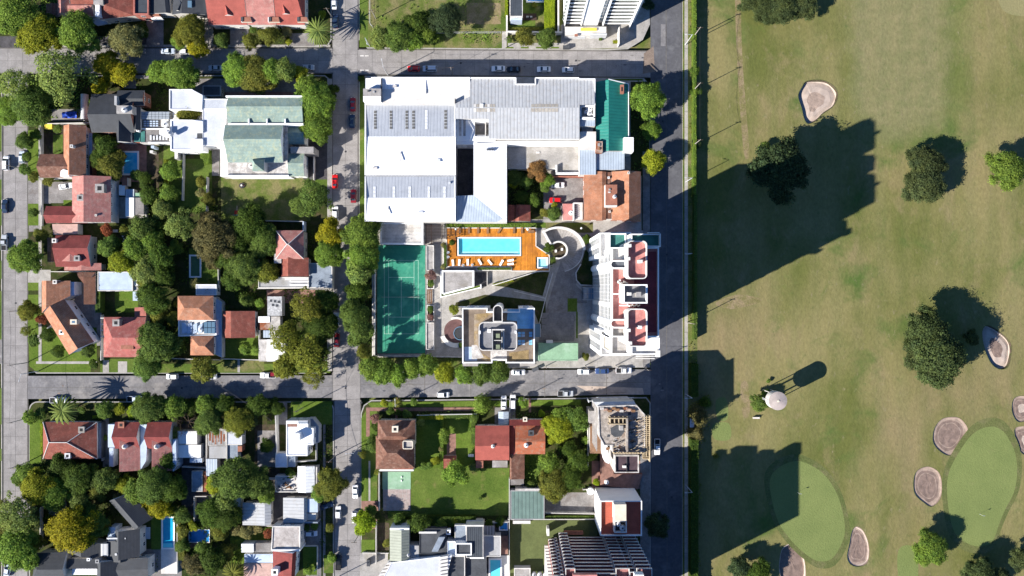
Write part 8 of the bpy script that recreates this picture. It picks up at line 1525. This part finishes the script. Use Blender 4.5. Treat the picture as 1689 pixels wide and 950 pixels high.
cover([(68, 760, 190, 860, 5), (180, 770, 300, 850, 5), (300, 690, 345, 700, 3), (400, 664, 455, 700, 4), (295, 850, 400, 950, 4), (68, 664, 200, 692, 3), (340, 800, 400, 865, 4), (400, 866, 445, 885, 3), (250, 908, 262, 945, 2), (68, 850, 110, 910, 3), (526, 700, 548, 900, 2), (268, 664, 350, 700, 4)], 'dark undergrowth in the gardens of the south-west block', 0, 'd', 6)
cover([(842, 680, 972, 805, 4), (684, 855, 840, 872, 4), (838, 285, 898, 340, 4), (606, 590, 762, 606, 3), (592, 370, 620, 606, 4), (1040, 133, 1070, 290, 3), (690, 676, 784, 684, 2), (900, 372, 912, 440, 3)], 'dark undergrowth in the centre and south blocks', 0, 'm', 7)
cover([(0, 60, 240, 79, 3), (400, 45, 520, 72, 3), (-40, -20, 110, 60, 4), (0, 125, 150, 195, 4), (612, -20, 832, 50, .6), (760, 55, 830, 72, 4), (840, -20, 852, 48, 1)], 'weeds and undergrowth along the northern blocks', 0, 'g', 8)
cover([(1136, -40, 1143, 590, 1.5), (1136, 590, 1156, 950, 3), (1150, 650, 1170, 730, 3)], 'weeds and scrub along the golf boundary', 0, 'o', 9)

# ================================================================ CARS
CARS = [(682, 113, 180, 'hatch', 'red', 'red hatchback half in shade on the northern street'), (709, 113, 180, 'van', 'pale', 'pale blue estate car behind the red hatchback'), (822, 113, 180, 'sedan', 'white', 'white sedan in the warehouse shadow, westernmost of three'), (847, 114, 180, 'sedan', 'black', 'black sedan hidden in the warehouse shadow'), (897, 114, 180, 'sedan', 'white', 'white sedan in the warehouse shadow, middle of three'), (937, 115, 180, 'hatch', 'white', 'white hatchback in the warehouse shadow, easternmost of three'),
 (228, 84, 0, 'sedan', 'grey', 'grey car under the pale yellow blossom tree'), (277, 84, 0, 'sedan', 'pale', 'pale car on the north kerb left of the yellow-green kerb tree'), (306, 85, 0, 'hatch', 'white', 'white car partly hidden by the yellow-green kerb tree'), (355, 112, 180, 'sedan', 'silver', 'silver car at the west end of the northern tree row'), (508, 111, 0, 'hatch', 'silver', 'silver car at the east end of the northern tree row'), (551, 4, 90, 'sedan', 'white', 'white car at the top of the mid street'), (553, 35, 90, 'sedan', 'darkblue', 'dark car in palm shadow near the top of the mid street'),
 (582, 172, 90, 'sedan', 'maroon', 'burgundy sedan beside the warehouse, northern'), (581, 200, 90, 'sedan', 'darkblue', 'dark sedan behind the burgundy one beside the warehouse'), (552.5, 299, 90, 'sedan', 'red', 'bright red car on the west kerb of the mid street'), (583, 323, 90, 'sedan', 'maroon', 'dark red car on the east kerb in tree shade'), (553, 352, 90, 'van', 'white', 'white van south of the bright red car'), (554.5, 527, 90, 'sedan', 'pale', 'pale car on the west kerb opposite the tennis court'), (555.5, 561, 90, 'sedan', 'maroon', 'dark red car close to the crossing'),
 (586, 811, 270, 'sedan', 'white', 'white sedan on the east kerb by the narrow path'), (558, 845, 90, 'hatch', 'white', 'white hatchback on the west kerb of the lower mid street'), (585, 853, 270, 'hatch', 'white', 'white car half under the bright lime street tree'), (558, 927, 90, 'pickup', 'black', 'black pickup on the west kerb near the bottom edge'), (539, 834, 20, 'sedan', 'darkblue', 'dark blue car in the verge shade west of the lower mid street'), (513, 880, 0, 'hatch', 'pale', 'pale car in the courtyard beside the gravel-roofed house'), (556, 760, 90, 'hatch', 'silver', 'silver car in dappled shade on the lower mid street') if 0 else None,
 (10, 269, 90, 'van', 'white', 'white van on the west kerb of the left street'), (7, 253, 90, 'hatch', 'white', 'white car nose cut by the trees on the left street') if 0 else None, (36, 259, 90, 'hatch', 'pale', 'pale hatchback under the little tree on the east kerb'), (8, 340, 90, 'sedan', 'darkblue', 'dark blue car on the west kerb in tree shadow'), (7, 400, 90, 'pickup', 'silver', 'silver pickup on the west kerb across from the broad street tree'), (108, 307, 10, 'sedan', 'white', 'white sedan on the grey forecourt of the dusty pink house'), (12, 940, 80, 'sedan', 'pale', 'pale car in tree shade at the bottom of the left street'),
 (96, 660, 0, 'pickup', 'white', 'white pickup by the feathery palm'), (223, 658, 0, 'pickup', 'pale', 'pale pickup in shade on the lower street'), (284, 621, 180, 'hatch', 'white', 'white hatchback with a dark sunroof on the north kerb'), (346, 621, 0, 'sedan', 'white', 'white sedan below the olive street tree'), (442, 619, 180, 'pickup', 'white', 'white pickup cab beside the dark red tailgate'), (455, 617, 0, 'hatch', 'maroon', 'dark red car under the ochre-green tree'), (731, 651, 0, 'hatch', 'white', 'white hatchback alone on the south kerb'), (855, 614, 0, 'sedan', 'white', 'white sedan at the end of the tree row'),
 (963, 613, 180, 'hatch', 'white', 'white hatchback, first of three in front of the red-roofed tower'), (993, 612, 180, 'sedan', 'blue', 'dark blue sedan, middle of three in front of the red-roofed tower'), (1029, 611, 0, 'pickup', 'white', 'white pickup with dark bed, last of three in front of the red-roofed tower'), (933, 649, 0, 'pickup', 'silver', 'silver pickup on the south kerb west of the building site'), (831, 664, 90, 'sedan', 'white', 'white sedan in the left driveway of the twin houses'), (846, 663, 90, 'van', 'white', 'white van in the right driveway of the twin houses'), (1084, 737, 270, 'pickup', 'white', 'white truck on the avenue beside the formwork'),
 (920, 305, 0, 'sedan', 'white', 'white sedan in the small car park'), (916, 330, 180, 'hatch', 'red', 'bright red car in the small car park')]
for c in CARS:
    if c: car(*c)
for x, y, a, l in ((883, 609, 25, 'dark rubbish skip on the pavement by the grey-roofed tower'), (934, 78, 0, 'dark rubbish bins by the pale tower forecourt'), (608, 928, 90, 'pair of dark rubbish bins on the hall forecourt')):
    p = P(x, y, 1); t = thing('rubbish_bin', l, 'bin', (p.x, p.y, .14)); t.rotation_euler = (0, 0, math.radians(a)); m = MB(); m.prism([(-1, -.5), (1, -.5), (1, .5), (-1, .5)], .12, 1.2, 'metal_dark'); m.build('container').parent = t; m = MB(); m.box(-1.05, -.55, 1.205, 1.05, .55, 1.3, 'dark_grey'); m.build('lid').parent = t
    for sx in (-.8, .8): m = MB(); m.cyl((sx, 0), .1, .1, 0, .119, 'tyre', 8); m.build('wheel').parent = t

# ================================================================ POLES, LAMPS AND WIRES (base pixel)
def pole(px, py, h, label, lamp=0, z=.1):
    b = P(px, py, 0); t = thing('street_lamp' if lamp else 'utility_pole', label, 'street lamp' if lamp else 'utility pole', (b.x, b.y, z)); m = MB(); m.tube((0, 0, 0), (0, 0, h), .15, .09, 'metal_pale' if lamp else 'bark_pale', 7); m.build('pole').parent = t
    if lamp:
        a = math.radians(lamp); q = (1.8*math.cos(a), 1.8*math.sin(a)); m = MB(); m.tube((0, 0, h-.1), (q[0], q[1], h+.4), .06, .05, 'metal_pale', 5); m.build('arm').parent = t
        m = MB(); m.tube((q[0], q[1], h+.4), (q[0]*1.35, q[1]*1.35, h+.42), .12, .1, 'metal_pale', 6); m.build('lamp_head').parent = t
    else:
        m = MB(); m.box(-.9, -.06, h-.6, .9, .06, h-.48, 'bark'); m.build('crossarm').parent = t
    return b
PL = [(640, 124, 9.5, 'lamp at the north-west corner of the warehouse', 100), (747, 124, 9, 'utility pole north of the warehouse by the shadow edge', 0), (836, 78, 9, 'utility pole on the north kerb by the end of the rough field', 0), (610, 76, 8, 'lamp on the kerb at the rough-field corner', 290), (620, 31, 8, 'utility pole by the west fence of the rough field', 0), (549, 30, 9, 'lamp on the mid street beside the red row houses', 0), (38, 279, 8, 'utility pole on the left street north of the pink house forecourt', 0), (45, 512, 9, 'utility pole by the bent corner house, on the left street', 0), (45, 598, 9, 'utility pole at the lower left crossing, north side', 0), (64, 612, 9, 'lamp on the kerb below the bent corner house', 260), (44, 690, 9, 'utility pole at the corner by the small round green tree', 0), (46, 762, 9, 'utility pole on the left street west of the light green tree', 0), (500, 672, 9, 'utility pole on the corner lawn of the south-west block', 0), (548, 590, 9, 'utility pole beside the crossing under the ochre-green tree', 0), (592, 738, 9, 'lamp on the east kerb by the corner house', 180), (553, 752, 9, 'utility pole on the west kerb opposite the corner house', 0), (592, 882, 8, 'utility pole below the bright lime street tree', 0), (560, 950, 9, 'utility pole near the black pickup', 0), (658, 664, 8, 'lamp on the verge above the small palm', 90), (864, 655, 8, 'utility pole on the south kerb east of the driveways', 0), (965, 603, 9, 'first utility pole in front of the red-roofed tower', 0), (1015, 603, 9, 'second utility pole in front of the red-roofed tower', 0), (1062, 606, 9, 'third utility pole near the avenue crossing', 0), (900, 604, 6, 'thin utility pole by the pale green shelter', 0),
 (1130, 74, 10, 'twin lamp on the avenue near the tower forecourt', 180), (1143, 62, 10, 'utility pole on the golf side of the avenue, first from the top', 0), (1143, 150, 10, 'utility pole on the golf side of the avenue opposite the teal roof', 0), (1143, 240, 10, 'utility pole on the golf side of the avenue opposite the lower avenue tree', 0), (1131, 300, 9, 'lamp on the avenue opposite the orange-tiled house', 180), (1131, 420, 9, 'lamp on the avenue opposite the red-roofed tower', 180), (1133, 532, 10, 'utility pole on the avenue at the end of the long shadow', 0), (1131, 650, 9, 'lamp on the avenue north of the bus shelter', 180), (1131, 800, 9, 'lamp on the avenue opposite the narrow white block', 180), (1107, 96, .1, '', 0)]
for x, y, h, l, k in PL:
    if l: pole(x, y, h, l, k)
def wire(a, b, label):
    p, q = P(a[0], a[1], 0)+Vector((0, 0, a[2])), P(b[0], b[1], 0)+Vector((0, 0, b[2])); m = MB(); n = 10; pr = p
    for i in range(1, n+1): 
        t = i/n; c = p.lerp(q, t)-Vector((0, 0, 1.2*4*t*(1-t)*.5)); m.tube(pr, c, .035, .035, 'metal_dark', 3); pr = c
    o = m.build('overhead_wire', org=(p.x, p.y, 0)); tag(o, label, 'wire')
for a, b, l in (((640, 124, 9), (747, 124, 8.8), 'wire between the two poles north of the warehouse'), ((747, 124, 8.8), (836, 78, 8.8), 'wire crossing the northern street to the rough field'), ((45, 512, 8.8), (45, 598, 8.8), 'wire along the left street by the bent corner house'), ((45, 598, 8.8), (64, 612, 8.8), 'short wire at the lower left crossing'), ((44, 690, 8.8), (45, 598, 8.8), 'wire over the lower left crossing'), ((46, 762, 8.8), (44, 690, 8.8), 'wire along the left street west of the wide red hip roof'), ((345, 610, 8), (456, 690, 5), 'diagonal wire over the lower street from the olive tree to the tall white wall'), ((500, 672, 8.8), (548, 590, 8.8), 'wire over the corner lawn to the crossing'), ((500, 672, 8.8), (534, 790, 8), 'wire above the shaded verge past the bright white stepped house'), ((534, 790, 8), (535, 950, 8), 'long wire along the verge west of the lower mid street'), ((965, 603, 8.8), (1015, 603, 8.8), 'wire between the poles in front of the red-roofed tower'), ((1015, 603, 8.8), (1062, 606, 8.8), 'wire running to the pole by the avenue crossing'), ((900, 604, 5.8), (965, 603, 8.8), 'wire from the thin pole to the red-roofed tower poles'), ((592, 738, 8.8), (553, 752, 8.8), 'wire across the lower mid street'), ((1143, 62, 9.8), (1143, 150, 9.8), 'wire on the golf boundary, northern span'), ((1143, 150, 9.8), (1143, 240, 9.8), 'wire on the golf boundary, second span')): wire(a, b, l)
# white garden chairs and small things
for i, (x, y) in enumerate(((203, 390), (207, 388), (210, 392), (205, 394), (209, 397), (203, 398))):
    p = P(x, y, .4); t = thing('garden_chair', 'white plastic garden chair in the dark yard behind the maroon and pink house', 'chair', (p.x, p.y, .15), 'white garden chairs in the dark yard'); m = MB(); m.box(-.22, -.22, .4, .22, .22, .45, 'white'); m.build('seat').parent = t; m = MB(); m.box(-.22, .18, .451, .22, .22, .85, 'white'); m.build('backrest').parent = t
    for sx in (-.18, .18):
        for sy in (-.18, .18): m = MB(); m.box(sx-.02, sy-.02, 0, sx+.02, sy+.02, .399, 'white'); m.build('leg').parent = t
for x, y, l in ((190, 381, 'white garden table in the dark yard behind the dusty pink house'), (777, 751, 'pale folding table on the lawn by the red gabled house')):
    p = P(x, y, .7); t = thing('garden_table', l, 'table', (p.x, p.y, .15)); m = MB(); m.box(-.9, -.45, .7, .9, .45, .75, 'off_white'); m.build('table_top').parent = t
    for sx in (-.8, .8):
        for sy in (-.38, .38): m = MB(); m.box(sx-.03, sy-.03, 0, sx+.03, sy+.03, .699, 'metal_pale'); m.build('leg').parent = t
